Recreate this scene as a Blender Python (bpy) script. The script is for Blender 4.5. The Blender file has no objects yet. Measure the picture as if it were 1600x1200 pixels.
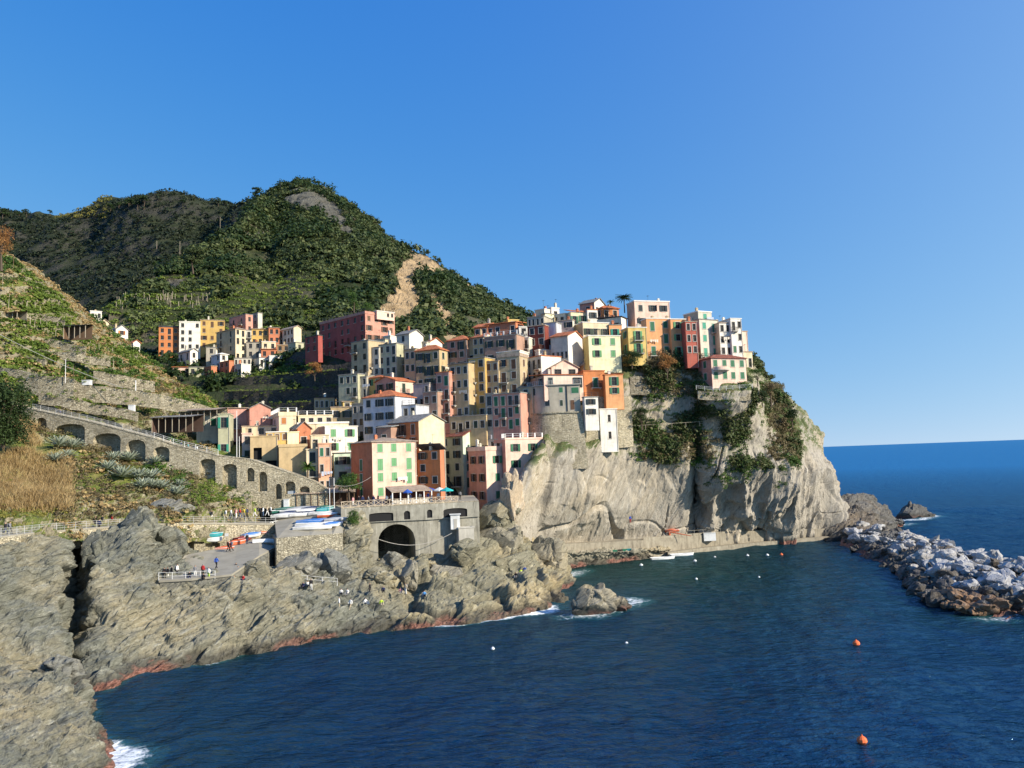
import bpy, bmesh, math, random
import numpy as np
from mathutils import Vector, Matrix
R = math.radians
scene = bpy.context.scene
COL = scene.collection
rng = np.random.default_rng(7)
random.seed(11)

# ------------------------------------------------------------------ camera
CAMH = 25.0
F_PX = 1200.0
PITCH, ROLL = math.atan(115/1200.0), R(2.07)
_F = Vector((0, math.cos(PITCH), math.sin(PITCH)))
_R0 = Vector((1, 0, 0)); _U0 = Vector((0, -math.sin(PITCH), math.cos(PITCH)))
_Rt = _R0*math.cos(ROLL) - _U0*math.sin(ROLL)
_Up = _U0*math.cos(ROLL) + _R0*math.sin(ROLL)
cam_data = bpy.data.cameras.new('camera'); cam = bpy.data.objects.new('camera', cam_data)
COL.objects.link(cam); scene.camera = cam
cam_data.sensor_width = 36; cam_data.lens = 36*F_PX/1600.0
cam_data.clip_start = 0.5; cam_data.clip_end = 60000
m = Matrix.Identity(4)
for i in range(3):
    m[i][0] = _Rt[i]; m[i][1] = _Up[i]; m[i][2] = -_F[i]
m[2][3] = CAMH
cam.matrix_world = m
scene.render.resolution_x = 1024; scene.render.resolution_y = 768

def ray(px, py):
    return _F + _Rt*((px-800)/F_PX) + _Up*((600-py)/F_PX)
def P(px, py, Y):
    d = ray(px, py); t = Y/d.y
    return Vector((0, 0, CAMH)) + d*t
def water_at(px, py, z=0.0):
    d = ray(px, py); t = (z-CAMH)/d.z
    return Vector((0, 0, CAMH)) + d*t

# ------------------------------------------------------------------ light
SUN_AZ, SUN_EL = 118.0, 26.0       # clockwise from the view direction (+Y)
sdir = Vector((math.sin(R(SUN_AZ))*math.cos(R(SUN_EL)), math.cos(R(SUN_AZ))*math.cos(R(SUN_EL)), math.sin(R(SUN_EL))))
sd = bpy.data.lights.new('sun', 'SUN'); sun = bpy.data.objects.new('sun', sd); COL.objects.link(sun)
sd.energy = 5.0; sd.angle = R(0.53); sd.color = (1.0, 0.90, 0.74)
sun.rotation_euler = (-sdir).to_track_quat('-Z', 'Y').to_euler()
world = bpy.data.worlds.new('World'); scene.world = world; world.use_nodes = True
wn = world.node_tree; wn.nodes.clear()
sky = wn.nodes.new('ShaderNodeTexSky'); sky.sky_type = 'NISHITA'; sky.sun_disc = False
sky.sun_elevation = R(SUN_EL); sky.sun_rotation = R(SUN_AZ)
sky.altitude = 0; sky.air_density = 1.0; sky.dust_density = 0.0; sky.ozone_density = 2.5
tcw = wn.nodes.new('ShaderNodeTexCoord'); mpw = wn.nodes.new('ShaderNodeMapping'); mpw.vector_type = 'POINT'
mpw.inputs['Scale'].default_value = (1, 1, .9); mpw.inputs['Location'].default_value = (0, 0, .16)
wn.links.new(tcw.outputs['Generated'], mpw.inputs[0]); wn.links.new(mpw.outputs[0], sky.inputs['Vector']) if 'Vector' in sky.inputs else None
sep = wn.nodes.new('ShaderNodeSeparateColor'); comb = wn.nodes.new('ShaderNodeCombineColor')
SK = .2121
for i, (gain, ex) in enumerate(((1.55, 1.95), (.73, .90), (.80, .24))):      # a deeper, clearer blue than the plain model
    a_ = wn.nodes.new('ShaderNodeMath'); a_.operation = 'MULTIPLY'; a_.inputs[1].default_value = SK; wn.links.new(sep.outputs[i], a_.inputs[0])
    b_ = wn.nodes.new('ShaderNodeMath'); b_.operation = 'POWER'; b_.inputs[1].default_value = ex; wn.links.new(a_.outputs[0], b_.inputs[0])
    c_ = wn.nodes.new('ShaderNodeMath'); c_.operation = 'MULTIPLY'; c_.inputs[1].default_value = gain/SK; wn.links.new(b_.outputs[0], c_.inputs[0])
    wn.links.new(c_.outputs[0], comb.inputs[i])
# broad pale aureole of hazy air round the sun
dt = wn.nodes.new('ShaderNodeVectorMath'); dt.operation = 'DOT_PRODUCT'; wn.links.new(tcw.outputs['Generated'], dt.inputs[0]); dt.inputs[1].default_value = Vector((math.sin(R(SUN_AZ-26)), math.cos(R(SUN_AZ-26)), -.05)).normalized()
a1 = wn.nodes.new('ShaderNodeMath'); a1.operation = 'MULTIPLY_ADD'; a1.inputs[1].default_value = .5; a1.inputs[2].default_value = .5; wn.links.new(dt.outputs['Value'], a1.inputs[0])
a2 = wn.nodes.new('ShaderNodeMath'); a2.operation = 'POWER'; a2.inputs[1].default_value = 4.0; wn.links.new(a1.outputs[0], a2.inputs[0])
sc = wn.nodes.new('ShaderNodeVectorMath'); sc.operation = 'SCALE'; sc.inputs[0].default_value = (1.6, 1.55, 1.1); wn.links.new(a2.outputs[0], sc.inputs['Scale'])
adds = wn.nodes.new('ShaderNodeVectorMath'); adds.operation = 'ADD'; wn.links.new(comb.outputs[0], adds.inputs[0]); wn.links.new(sc.outputs[0], adds.inputs[1])
bg = wn.nodes.new('ShaderNodeBackground'); bg.inputs['Strength'].default_value = 0.15
wo = wn.nodes.new('ShaderNodeOutputWorld')
wn.links.new(sky.outputs[0], sep.inputs[0]); wn.links.new(adds.outputs[0], bg.inputs[0]); wn.links.new(bg.outputs[0], wo.inputs[0])
vs = scene.view_settings; vs.view_transform = 'Standard'; vs.look = 'None'; vs.exposure = 0.52; vs.gamma = 1.0
vs.use_curve_mapping = False

# ------------------------------------------------------------------ tagging
def tag(o, label=None, cat=None, group=None, kind=None):
    if label: o['label'] = label
    if cat: o['category'] = cat
    if group: o['group'] = group
    if kind: o['kind'] = kind
    return o
def empty(name, loc, rz=0.0):
    o = bpy.data.objects.new(name, None); COL.objects.link(o)
    o.location = loc; o.rotation_euler = (0, 0, rz); o.empty_display_size = 0.3
    return o
def link_mesh(name, me, parent=None, loc=None, rz=None, mat=None):
    o = bpy.data.objects.new(name, me); COL.objects.link(o)
    if parent is not None: o.parent = parent
    if loc is not None: o.location = loc
    if rz is not None: o.rotation_euler = (0, 0, rz)
    if mat is not None:
        if len(me.materials) == 0: me.materials.append(mat)
        elif me.materials[0] is not mat:
            o.material_slots[0].link = 'OBJECT'; o.material_slots[0].material = mat
    return o
def np_mesh(name, V, Fq, mats=(), mi=None, smooth=False):
    V = np.asarray(V, dtype=np.float32); Fq = np.asarray(Fq, dtype=np.int32)
    n = Fq.shape[1]
    me = bpy.data.meshes.new(name)
    me.vertices.add(len(V)); me.vertices.foreach_set('co', V.ravel())
    me.loops.add(Fq.size); me.loops.foreach_set('vertex_index', Fq.ravel())
    me.polygons.add(len(Fq))
    me.polygons.foreach_set('loop_start', np.arange(0, Fq.size, n, dtype=np.int32))
    for mt in mats: me.materials.append(mt)
    if mi is not None: me.polygons.foreach_set('material_index', np.asarray(mi, dtype=np.int32))
    me.polygons.foreach_set('use_smooth', np.full(len(Fq), smooth))
    me.update(calc_edges=True); me.validate()
    return me
class MB:
    """collects polygons (with a material index) and builds one mesh"""
    def __init__(s): s.v = []; s.f = []; s.m = []
    def poly(s, pts, mi=0):
        b = len(s.v); s.v += [tuple(p) for p in pts]; s.f.append(tuple(range(b, b+len(pts)))); s.m.append(mi)
    def box(s, x0, x1, y0, y1, z0, z1, mi=0, M=None):
        c = [(x0,y0,z0),(x1,y0,z0),(x1,y1,z0),(x0,y1,z0),(x0,y0,z1),(x1,y0,z1),(x1,y1,z1),(x0,y1,z1)]
        if M is not None: c = [tuple(M @ Vector(p)) for p in c]
        b = len(s.v); s.v += c
        for q in ((0,3,2,1),(4,5,6,7),(0,1,5,4),(1,2,6,5),(2,3,7,6),(3,0,4,7)):
            s.f.append(tuple(b+i for i in q)); s.m.append(mi)
    def tube(s, p, q, r0, r1=None, n=6, mi=0):
        r1 = r0 if r1 is None else r1
        p = Vector(p); q = Vector(q); d = (q-p)
        if d.length < 1e-6: return
        d.normalize(); a = Vector((0,0,1)) if abs(d.z) < .9 else Vector((1,0,0))
        u = d.cross(a).normalized(); w = d.cross(u)
        b = len(s.v)
        for k in range(n):
            t = 2*math.pi*k/n; e = u*math.cos(t)+w*math.sin(t)
            s.v.append(tuple(p+e*r0)); s.v.append(tuple(q+e*r1))
        for k in range(n):
            i = b+2*k; j = b+2*((k+1) % n)
            s.f.append((i, j, j+1, i+1)); s.m.append(mi)
        s.f.append(tuple(b+2*k for k in range(n))); s.m.append(mi)
        s.f.append(tuple(b+2*k+1 for k in reversed(range(n)))); s.m.append(mi)
    def mesh(s, name, mats, smooth=False):
        me = bpy.data.meshes.new(name); me.from_pydata(s.v, [], s.f)
        for mt in mats: me.materials.append(mt)
        me.polygons.foreach_set('material_index', s.m)
        if smooth: me.polygons.foreach_set('use_smooth', [True]*len(s.f))
        me.update(); return me
    def build(s, name, mats, parent=None, loc=None, rz=None, smooth=False):
        if not isinstance(mats, (list, tuple)): mats = [mats]
        return link_mesh(name, s.mesh(name, mats, smooth), parent, loc, rz)

# ------------------------------------------------------------------ numpy noise
def _h(ix, iy, iz, seed):
    h = (ix.astype(np.uint32)*np.uint32(374761393) + iy.astype(np.uint32)*np.uint32(668265263)
         + iz.astype(np.uint32)*np.uint32(2147483647) + np.uint32((seed*3266489917) & 0xffffffff))
    h = (h ^ (h >> np.uint32(13)))*np.uint32(1274126177)
    h = (h ^ (h >> np.uint32(16)))*np.uint32(2246822519)
    h = h ^ (h >> np.uint32(15))
    return h
def _hf(ix, iy, iz, seed): return (_h(ix, iy, iz, seed) & np.uint32(0xffffff)).astype(np.float32)/16777215.0
def vnoise(p, seed=0):
    i = np.floor(p).astype(np.int64); f = (p-i).astype(np.float32); f = f*f*f*(f*(f*6-15)+10)
    out = 0
    for dx in (0,1):
        wx = f[:,0] if dx else 1-f[:,0]
        for dy in (0,1):
            wy = f[:,1] if dy else 1-f[:,1]
            for dz in (0,1):
                wz = f[:,2] if dz else 1-f[:,2]
                out = out + wx*wy*wz*_hf(i[:,0]+dx, i[:,1]+dy, i[:,2]+dz, seed)
    return out*2-1
def fbm(p, octv=4, seed=0, gain=.5, lac=2.03):
    a = 1.0; s = 0; q = p.copy()
    for k in range(octv):
        s = s + a*vnoise(q, seed+k*17); q = q*lac+3.7; a *= gain
    return s
def ridged(p, octv=4, seed=0):
    a = 1.0; s = 0; q = p.copy()
    for k in range(octv):
        s = s + a*(1-2*np.abs(vnoise(q, seed+k*17))); q = q*2.05+1.3; a *= .5
    return s
def facets(p, seed=0, tilt=.9):
    """angular rock blocks: each Voronoi cell is a tilted plane, with a crack between cells"""
    i = np.floor(p).astype(np.int64); f = p-i
    d1 = np.full(len(p), 9., np.float32); d2 = np.full(len(p), 9., np.float32); val = np.zeros(len(p), np.float32); ws = np.full(len(p), 1e-9, np.float32)
    for dx in (-1,0,1):
        for dy in (-1,0,1):
            for dz in (-1,0,1):
                cx, cy, cz = i[:,0]+dx, i[:,1]+dy, i[:,2]+dz
                jx = dx+_hf(cx,cy,cz,seed)-f[:,0]; jy = dy+_hf(cx,cy,cz,seed+1)-f[:,1]; jz = dz+_hf(cx,cy,cz,seed+2)-f[:,2]
                d = np.sqrt(jx*jx+jy*jy+jz*jz)
                tx = _hf(cx,cy,cz,seed+3)-.5; ty = _hf(cx,cy,cz,seed+4)-.5; tz = _hf(cx,cy,cz,seed+5)-.5
                v = (_hf(cx,cy,cz,seed+6)-.5) - tilt*2*(tx*jx+ty*jy+tz*jz)
                lt = d < d1
                d2 = np.where(lt, d1, np.minimum(d2, d)); d1 = np.where(lt, d, d1); w = np.exp(-22*d); val += w*v; ws += w
    crack = np.clip(1-(d2-d1)/.10, 0, 1)
    return val/ws - .28*crack
def rotm(ax, ay, az):
    from mathutils import Euler
    return np.array(Euler((R(ax), R(ay), R(az))).to_matrix())
def rock_disp(p, amp=1.0, size=6.0, seed=0, strata=(35, 20, 10), stretch=(1, 1, .35), fine=True, layer=.20, lax=2):
    """p Nx3 world metres -> displacement along the normal"""
    q = p @ rotm(*strata).T
    q = q + .12*size*np.stack([fbm(p/size*.7, 2, seed+51), fbm(p/size*.7, 2, seed+52), fbm(p/size*.7, 2, seed+53)], 1)
    s = np.array(stretch)
    d = facets(q/size/s, seed+1)*1.0 + facets(q/(size*.38)/s, seed+11)*.40
    if fine: d = d + facets(q/(size*.14)/s, seed+21)*.19
    d = d + ridged(p/size*.6, 4, seed+31)*.12
    if layer:      # broken ledges of tilted strata
        t = q[:, lax]/(size*.20) + fbm(p/size*1.3, 3, seed+71)*.8; f = t-np.floor(t); k = np.clip(fbm(p/size*.5, 2, seed+72)+.45, 0, 1)
        d = d + layer*k*(np.where(f < .8, f/.8, (1-f)/.2)-.5)
    return d*amp

# ------------------------------------------------------------------ lofted land
def catmull(A, n, axis=0):
    A = np.moveaxis(A, axis, 0); k = len(A)
    Pd = np.concatenate([2*A[:1]-A[1:2], A, 2*A[-1:]-A[-2:-1]])
    t = np.linspace(0, k-1, n); i = np.minimum(t.astype(int), k-2); u = (t-i).reshape([-1]+[1]*(A.ndim-1))
    p0, p1, p2, p3 = Pd[i], Pd[i+1], Pd[i+2], Pd[i+3]
    c = .5*((2*p1)+(-p0+p2)*u+(2*p0-5*p1+4*p2-p3)*u*u+(-p0+3*p1-3*p2+p3)*u**3)
    l = p1*(1-u)+p2*u
    return np.moveaxis(.55*c+.45*l, 0, axis)
def resample_cols(G, n):
    """even out spacing along axis 1"""
    d = np.linalg.norm(np.diff(G, axis=1), axis=2).mean(0); s = np.concatenate([[0], np.cumsum(d+1e-4)])
    t = np.linspace(0, s[-1], n); out = np.empty((G.shape[0], n, 3))
    for a in range(3):
        for r in range(G.shape[0]): out[r, :, a] = np.interp(t, s, G[r, :, a])
    return out
def grid_normals(G):
    du = np.gradient(G, axis=0); dv = np.gradient(G, axis=1)
    n = np.cross(du, dv); n /= (np.linalg.norm(n, axis=2, keepdims=True)+1e-9); return n
def loft(cols, nu, nv):
    A = np.array([[(tuple(P(*q)) if q[0] != 'w' else q[1:]) for q in c] for c in cols], dtype=float)
    G = catmull(A, max(nu, 40), 0); G = catmull(G, 160, 1)
    G = resample_cols(G, nv); G = np.swapaxes(resample_cols(np.swapaxes(G, 0, 1), nu), 0, 1)
    return G
def outward(G):
    n = grid_normals(G); c = n.reshape(-1, 3).mean(0)
    return n if (c[1] < 0 or (abs(c[1]) < .2 and c[2] > 0)) else -n
def grid_faces(nu, nv, flip=False):
    a = (np.arange(nu-1)[:, None]*nv+np.arange(nv-1)[None, :]).ravel()
    F = np.stack([a, a+nv, a+nv+1, a+1], 1)
    return F[:, ::-1] if flip else F
def grid_obj(name, G, mat, smooth=False, parent=None):
    nu, nv = G.shape[:2]
    n = grid_normals(G).reshape(-1, 3).mean(0); flip = not (n[1] < 0 or (abs(n[1]) < .2 and n[2] > 0))
    me = np_mesh(name, G.reshape(-1, 3), grid_faces(nu, nv, flip), [mat], None, smooth)
    return link_mesh(name, me, parent)
# ------------------------------------------------------------------ materials
def new_mat(name):
    m = bpy.data.materials.new(name); m.use_nodes = True; nt = m.node_tree
    b = nt.nodes['Principled BSDF']; return m, nt, b
def N(nt, t, **kw):
    n = nt.nodes.new(t)
    for k, v in kw.items():
        if k in n.inputs: n.inputs[k].default_value = v
        else: setattr(n, k, v)
    return n
def L(nt, a, b): nt.links.new(a, b)
def coords(nt, kind='Object', scale=None, rot=None):
    t = nt.nodes.new('ShaderNodeTexCoord')
    mp = nt.nodes.new('ShaderNodeMapping')
    if scale is not None: mp.inputs['Scale'].default_value = scale
    if rot is not None: mp.inputs['Rotation'].default_value = rot
    L(nt, t.outputs[kind], mp.inputs[0]); return mp.outputs[0]
def noise(nt, vec, scale, detail=6, rough=.6, dist=0):
    n = nt.nodes.new('ShaderNodeTexNoise'); n.inputs['Scale'].default_value = scale; n.inputs['Detail'].default_value = detail
    n.inputs['Roughness'].default_value = rough; n.inputs['Distortion'].default_value = dist
    L(nt, vec, n.inputs['Vector']); return n.outputs['Fac']
def ramp(nt, fac, stops):
    r = nt.nodes.new('ShaderNodeValToRGB'); e = r.color_ramp.elements
    while len(e) < len(stops): e.new(.5)
    for k, (p, c) in enumerate(stops):
        e[k].position = p; e[k].color = (*c, 1) if len(c) == 3 else c
    L(nt, fac, r.inputs[0]); return r.outputs[0]
def mixc(nt, fac, a, b, mode='MIX'):
    x = nt.nodes.new('ShaderNodeMix'); x.data_type = 'RGBA'; x.blend_type = mode
    for i, v in ((0, fac), (6, a), (7, b)):
        if isinstance(v, (int, float)): x.inputs[i].default_value = v
        elif isinstance(v, tuple): x.inputs[i].default_value = (*v, 1) if len(v) == 3 else v
        else: L(nt, v, x.inputs[i])
    return x.outputs[2]
def maprange(nt, v, a, b, c=0.0, d=1.0):
    x = nt.nodes.new('ShaderNodeMapRange'); L(nt, v, x.inputs[0])
    for i, q in enumerate((a, b, c, d)): x.inputs[i+1].default_value = q
    return x.outputs[0]
def bump(nt, b, h, strength=.5, dist=.1, normal=None):
    x = nt.nodes.new('ShaderNodeBump'); x.inputs['Strength'].default_value = strength; x.inputs['Distance'].default_value = dist
    L(nt, h, x.inputs['Height'])
    if normal is not None: L(nt, normal, x.inputs['Normal'])
    if b is not None: L(nt, x.outputs[0], b.inputs['Normal'])
    return x.outputs[0]
def sepz(nt, vec, i=2):
    s = nt.nodes.new('ShaderNodeSeparateXYZ'); L(nt, vec, s.inputs[0]); return s.outputs[i]
def math_(nt, op, a, b=0.0):
    x = nt.nodes.new('ShaderNodeMath'); x.operation = op
    for i, v in ((0, a), (1, b)):
        if isinstance(v, (int, float)): x.inputs[i].default_value = v
        else: L(nt, v, x.inputs[i])
    return x.outputs[0]

def rock_mat(name, dark, mid, light, tan, scale=1.0, wet=True, rot=(.15, .62, .1), veg=None, cr=.55, bs=1.0, east=None):
    m, nt, b = new_mat(name)
    ge = nt.nodes.new('ShaderNodeNewGeometry'); v = ge.outputs['Position']
    mr_ = nt.nodes.new('ShaderNodeMapping'); mr_.inputs['Rotation'].default_value = rot; L(nt, v, mr_.inputs[0])      # turn first, then squeeze: grain lies along the bedding
    mp_ = nt.nodes.new('ShaderNodeMapping'); mp_.inputs['Scale'].default_value = (.8, 1, 3.6); L(nt, mr_.outputs[0], mp_.inputs[0]); vs_ = mp_.outputs[0]
    big = noise(nt, v, .06*scale, 4, .6); n1 = noise(nt, vs_, .45*scale, 9, .68, .6); n2 = noise(nt, vs_, 2.2*scale, 8, .7, .3)
    c = ramp(nt, n1, [(.28, dark), (.45, mid), (.58, mid), (.74, light)])
    c = mixc(nt, maprange(nt, big, .46, .62), c, ramp(nt, n1, [(.3, mid), (.5, tan), (.75, light)]))
    c = mixc(nt, .55, c, mixc(nt, 1.0, c, ramp(nt, n2, [(.3, (.35, .35, .35)), (.5, (1, 1, 1)), (.75, (1.5, 1.5, 1.5))]), 'MULTIPLY'))
    ds = nt.nodes.new('ShaderNodeTexNoise'); ds.inputs['Scale'].default_value = .5*scale; ds.inputs['Detail'].default_value = 4; L(nt, v, ds.inputs['Vector'])
    ad = nt.nodes.new('ShaderNodeVectorMath'); ad.operation = 'MULTIPLY_ADD'; L(nt, ds.outputs['Color'], ad.inputs[0]); ad.inputs[1].default_value = (2.2, 2.2, 2.2); L(nt, vs_, ad.inputs[2])
    ck = []
    for sc_ in (.17*scale, .8*scale):
        ve = nt.nodes.new('ShaderNodeTexVoronoi'); ve.feature = 'DISTANCE_TO_EDGE'; ve.inputs['Scale'].default_value = sc_; L(nt, ad.outputs[0], ve.inputs['Vector']); ck.append(ve.outputs['Distance'])
    c = mixc(nt, math_(nt, 'MULTIPLY', maprange(nt, ck[0], .022, .0, 0, .8*cr), maprange(nt, n1, .60, .42)), c, tuple(.5*q for q in dark))
    if east is not None:      # the outer point is a paler, warmer rock
        ek = math_(nt, 'MULTIPLY', maprange(nt, math_(nt, 'ADD', sepz(nt, v, 0), math_(nt, 'MULTIPLY', big, 14)), east, east+8), .8)
        c = mixc(nt, ek, c, mixc(nt, 1.0, c, (1.42, 1.27, 1.05), 'MULTIPLY'))
    # white quartz veins
    vn = noise(nt, vs_, 1.1*scale, 3, .5, 2.2); vein = math_(nt, 'ABSOLUTE', math_(nt, 'SUBTRACT', vn, .5))
    vf = maprange(nt, vein, .014, .0, 0, .8); vf = math_(nt, 'MULTIPLY', vf, maprange(nt, n1, .45, .65))
    c = mixc(nt, vf, c, (.62, .60, .54))
    if wet:
        z = sepz(nt, v); zz = math_(nt, 'ADD', z, math_(nt, 'MULTIPLY', noise(nt, v, .5, 5), 2.4))
        # red-brown algae and wet band by the water line
        red = ramp(nt, zz, [(.0, (.030, .022, .018)), (.5, (.30, .115, .075)), (1, (.30, .13, .09))])
        c = mixc(nt, maprange(nt, zz, 3.1, 2.2, 0, .8), c, (.06, .055, .045))
        pn = noise(nt, v, .09, 3, .6)
        rf = math_(nt, 'MULTIPLY', maprange(nt, zz, 2.15, 1.8), maprange(nt, pn, .42, .56))
        c = mixc(nt, rf, c, ramp(nt, n2, [(.35, (.07, .03, .022)), (.5, (.22, .10, .075)), (.66, (.40, .22, .17))]))
    if veg is not None:
        g = nt.nodes.new('ShaderNodeNewGeometry'); nz = sepz(nt, g.outputs['Normal'])
        k = math_(nt, 'MULTIPLY', maprange(nt, nz, veg[1], veg[1]+.25), maprange(nt, math_(nt, 'ADD', sepz(nt, v), math_(nt, 'MULTIPLY', big, 20)), veg[2], veg[2]+3))
        vc = ramp(nt, noise(nt, v, .6, 6, .7), [(.3, veg[0]), (.5, tuple(1.7*q for q in veg[0])), (.7, (.16, .12, .06))])
        c = mixc(nt, k, c, vc)
    L(nt, c, b.inputs['Base Color']); b.inputs['Roughness'].default_value = .85; b.inputs['Specular IOR Level'].default_value = .25
    nb = bump(nt, None, n1, .9*bs, .5*bs/scale); nb = bump(nt, None, maprange(nt, ck[0], 0, .05), cr, .3, nb); nb = bump(nt, None, maprange(nt, ck[1], 0, .08), .5*cr, .08, nb); nb = bump(nt, None, n2, .7, .14/scale, nb)
    bump(nt, b, noise(nt, vs_, 9*scale, 4, .6), .5, .035, nb)
    return m
M = {}
M['rock_left'] = rock_mat('rock_left', (.035, .035, .028), (.165, .168, .135), (.40, .395, .32), (.29, .25, .16), 1.0, east=-18)
M['rock_shelf'] = rock_mat('rock_shelf', (.05, .05, .045), (.20, .20, .175), (.42, .415, .365), (.28, .25, .18), 1.0, east=-18)
M['rock_cliff'] = rock_mat('rock_cliff', (.20, .165, .12), (.44, .37, .275), (.62, .55, .43), (.50, .38, .25), .7, rot=(.1, 1.1, .2), cr=.2)
M['rock_dark'] = rock_mat('rock_dark', (.05, .048, .045), (.12, .115, .105), (.24, .23, .21), (.17, .13, .09), 1.3)
M['boulder_white'] = rock_mat('boulder_white', (.20, .20, .21), (.40, .40, .41), (.66, .66, .65), (.42, .39, .34), 1.2, wet=False)
M['boulder_dark'] = rock_mat('boulder_dark', (.04, .036, .03), (.10, .09, .08), (.22, .20, .18), (.13, .10, .07), 1.2, wet=False)
M['boulder_rust'] = rock_mat('boulder_rust', (.08, .045, .028), (.22, .14, .085), (.40, .30, .20), (.30, .15, .075), 1.2, wet=False)

def land_mat(name, low, mid, hi, soil, stone, s=1.0, steep=.72, bare=False):
    m, nt, b = new_mat(name); v = coords(nt)
    n = noise(nt, v, .35*s, 8, .7); nb_ = noise(nt, v, .05*s, 5, .6); nf = noise(nt, v, 3*s, 5, .7)
    c = ramp(nt, n, [(.3, low), (.48, mid), (.62, hi), (.75, soil)])
    c = mixc(nt, maprange(nt, nb_, .5, .62), c, ramp(nt, n, [(.3, mid), (.6, soil)]))
    g = nt.nodes.new('ShaderNodeNewGeometry'); nz = sepz(nt, g.outputs['True Normal'])
    sc = ramp(nt, nf, [(.3, tuple(.4*q for q in stone)), (.55, stone), (.75, tuple(min(1, 1.5*q) for q in stone))])
    k = math_(nt, 'MULTIPLY', maprange(nt, nz, steep, steep-.2), maprange(nt, n, .36, .5))
    c = mixc(nt, k, c, sc)
    if bare:
        for nm, cc in (('bare', (.46, .33, .19)), ('grey', (.13, .125, .105))):
            at = nt.nodes.new('ShaderNodeAttribute'); at.attribute_name = nm
            c = mixc(nt, maprange(nt, at.outputs['Fac'], .3, .7, 0, .9), c, ramp(nt, n, [(.3, tuple(.45*q for q in cc)), (.5, cc), (.7, tuple(1.25*q for q in cc))]))
    L(nt, c, b.inputs['Base Color']); b.inputs['Roughness'].default_value = .95; b.inputs['Specular IOR Level'].default_value = .15
    q = bump(nt, None, n, 1, 1.2/s); bump(nt, b, nf, .8, .2/s, q)
    return m
M['mountain'] = land_mat('mountain', (.016, .024, .010), (.035, .046, .018), (.06, .072, .028), (.10, .09, .05), (.16, .14, .10), .35, bare=True)
M['far_ridge'] = land_mat('far_ridge', (.014, .022, .011), (.028, .038, .018), (.042, .052, .027), (.045, .05, .03), (.065, .064, .052), .25)
M['hillside'] = land_mat('hillside', (.06, .085, .018), (.13, .17, .035), (.22, .22, .06), (.28, .22, .11), (.33, .29, .20), 1.0, .68)
M['village_ground'] = land_mat('village_ground', (.02, .025, .014), (.045, .05, .03), (.07, .07, .05), (.08, .07, .055), (.10, .09, .075), 1.0)
M['valley'] = land_mat('valley', (.02, .028, .012), (.04, .055, .02), (.06, .07, .03), (.07, .06, .045), (.075, .068, .06), .8)

def stone_mat(name, c0, c1, c2, mortar, s=1.0, row=.28, bw=.55):
    """rubble masonry: irregular courses of stones, stained"""
    m, nt, b = new_mat(name); ge = nt.nodes.new('ShaderNodeNewGeometry'); v = ge.outputs['Position']
    mp = nt.nodes.new('ShaderNodeMapping'); mp.inputs['Scale'].default_value = (1, 1, 1.9); L(nt, v, mp.inputs[0])
    vo = nt.nodes.new('ShaderNodeTexVoronoi'); vo.inputs['Scale'].default_value = 1.7/s; L(nt, mp.outputs[0], vo.inputs['Vector'])
    ve = nt.nodes.new('ShaderNodeTexVoronoi'); ve.feature = 'DISTANCE_TO_EDGE'; ve.inputs['Scale'].default_value = 1.7/s; L(nt, mp.outputs[0], ve.inputs['Vector'])
    rnd_ = sepz(nt, vo.outputs['Color'], 0)
    n = noise(nt, v, 2.6, 8, .7); nb_ = noise(nt, v, .22, 6, .7)
    c = ramp(nt, rnd_, [(.05, tuple(.62*q for q in c1)), (.35, c1), (.65, c0), (.95, c2)])
    c = mixc(nt, maprange(nt, n, .40, .7, 0, .6), c, c2)
    c = mixc(nt, maprange(nt, ve.outputs['Distance'], .05, .0, 0, .85), c, mortar)
    c = mixc(nt, maprange(nt, nb_, .48, .66, 0, .62), c, tuple(.42*q for q in c0))
    mz = nt.nodes.new('ShaderNodeMapping'); mz.inputs['Scale'].default_value = (1.2, 1.2, .12); L(nt, v, mz.inputs[0])
    c = mixc(nt, maprange(nt, noise(nt, mz.outputs[0], 1.1, 5, .7), .54, .72, 0, .5), c, (.10, .095, .065))
    L(nt, c, b.inputs['Base Color']); b.inputs['Roughness'].default_value = .95; b.inputs['Specular IOR Level'].default_value = .15
    q = bump(nt, None, maprange(nt, ve.outputs['Distance'], 0, .12), 1.0, .16); bump(nt, b, n, .8, .1, q)
    return m
M['stone'] = stone_mat('stone', (.62, .54, .37), (.52, .45, .31), (.70, .63, .47), (.30, .26, .18), .62)
M['stone_grey'] = stone_mat('stone_grey', (.50, .45, .33), (.40, .36, .26), (.60, .55, .42), (.20, .18, .14), .65)
M['dry_stone'] = stone_mat('dry_stone', (.50, .44, .31), (.34, .29, .20), (.60, .54, .40), (.09, .08, .06), .6, .25, .45)
M['stone_shade'] = stone_mat('stone_shade', (.13, .12, .10), (.10, .09, .08), (.16, .15, .12), (.04, .04, .035))  # shaded terrace walls: the shade is put into a darker stone colour

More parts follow.
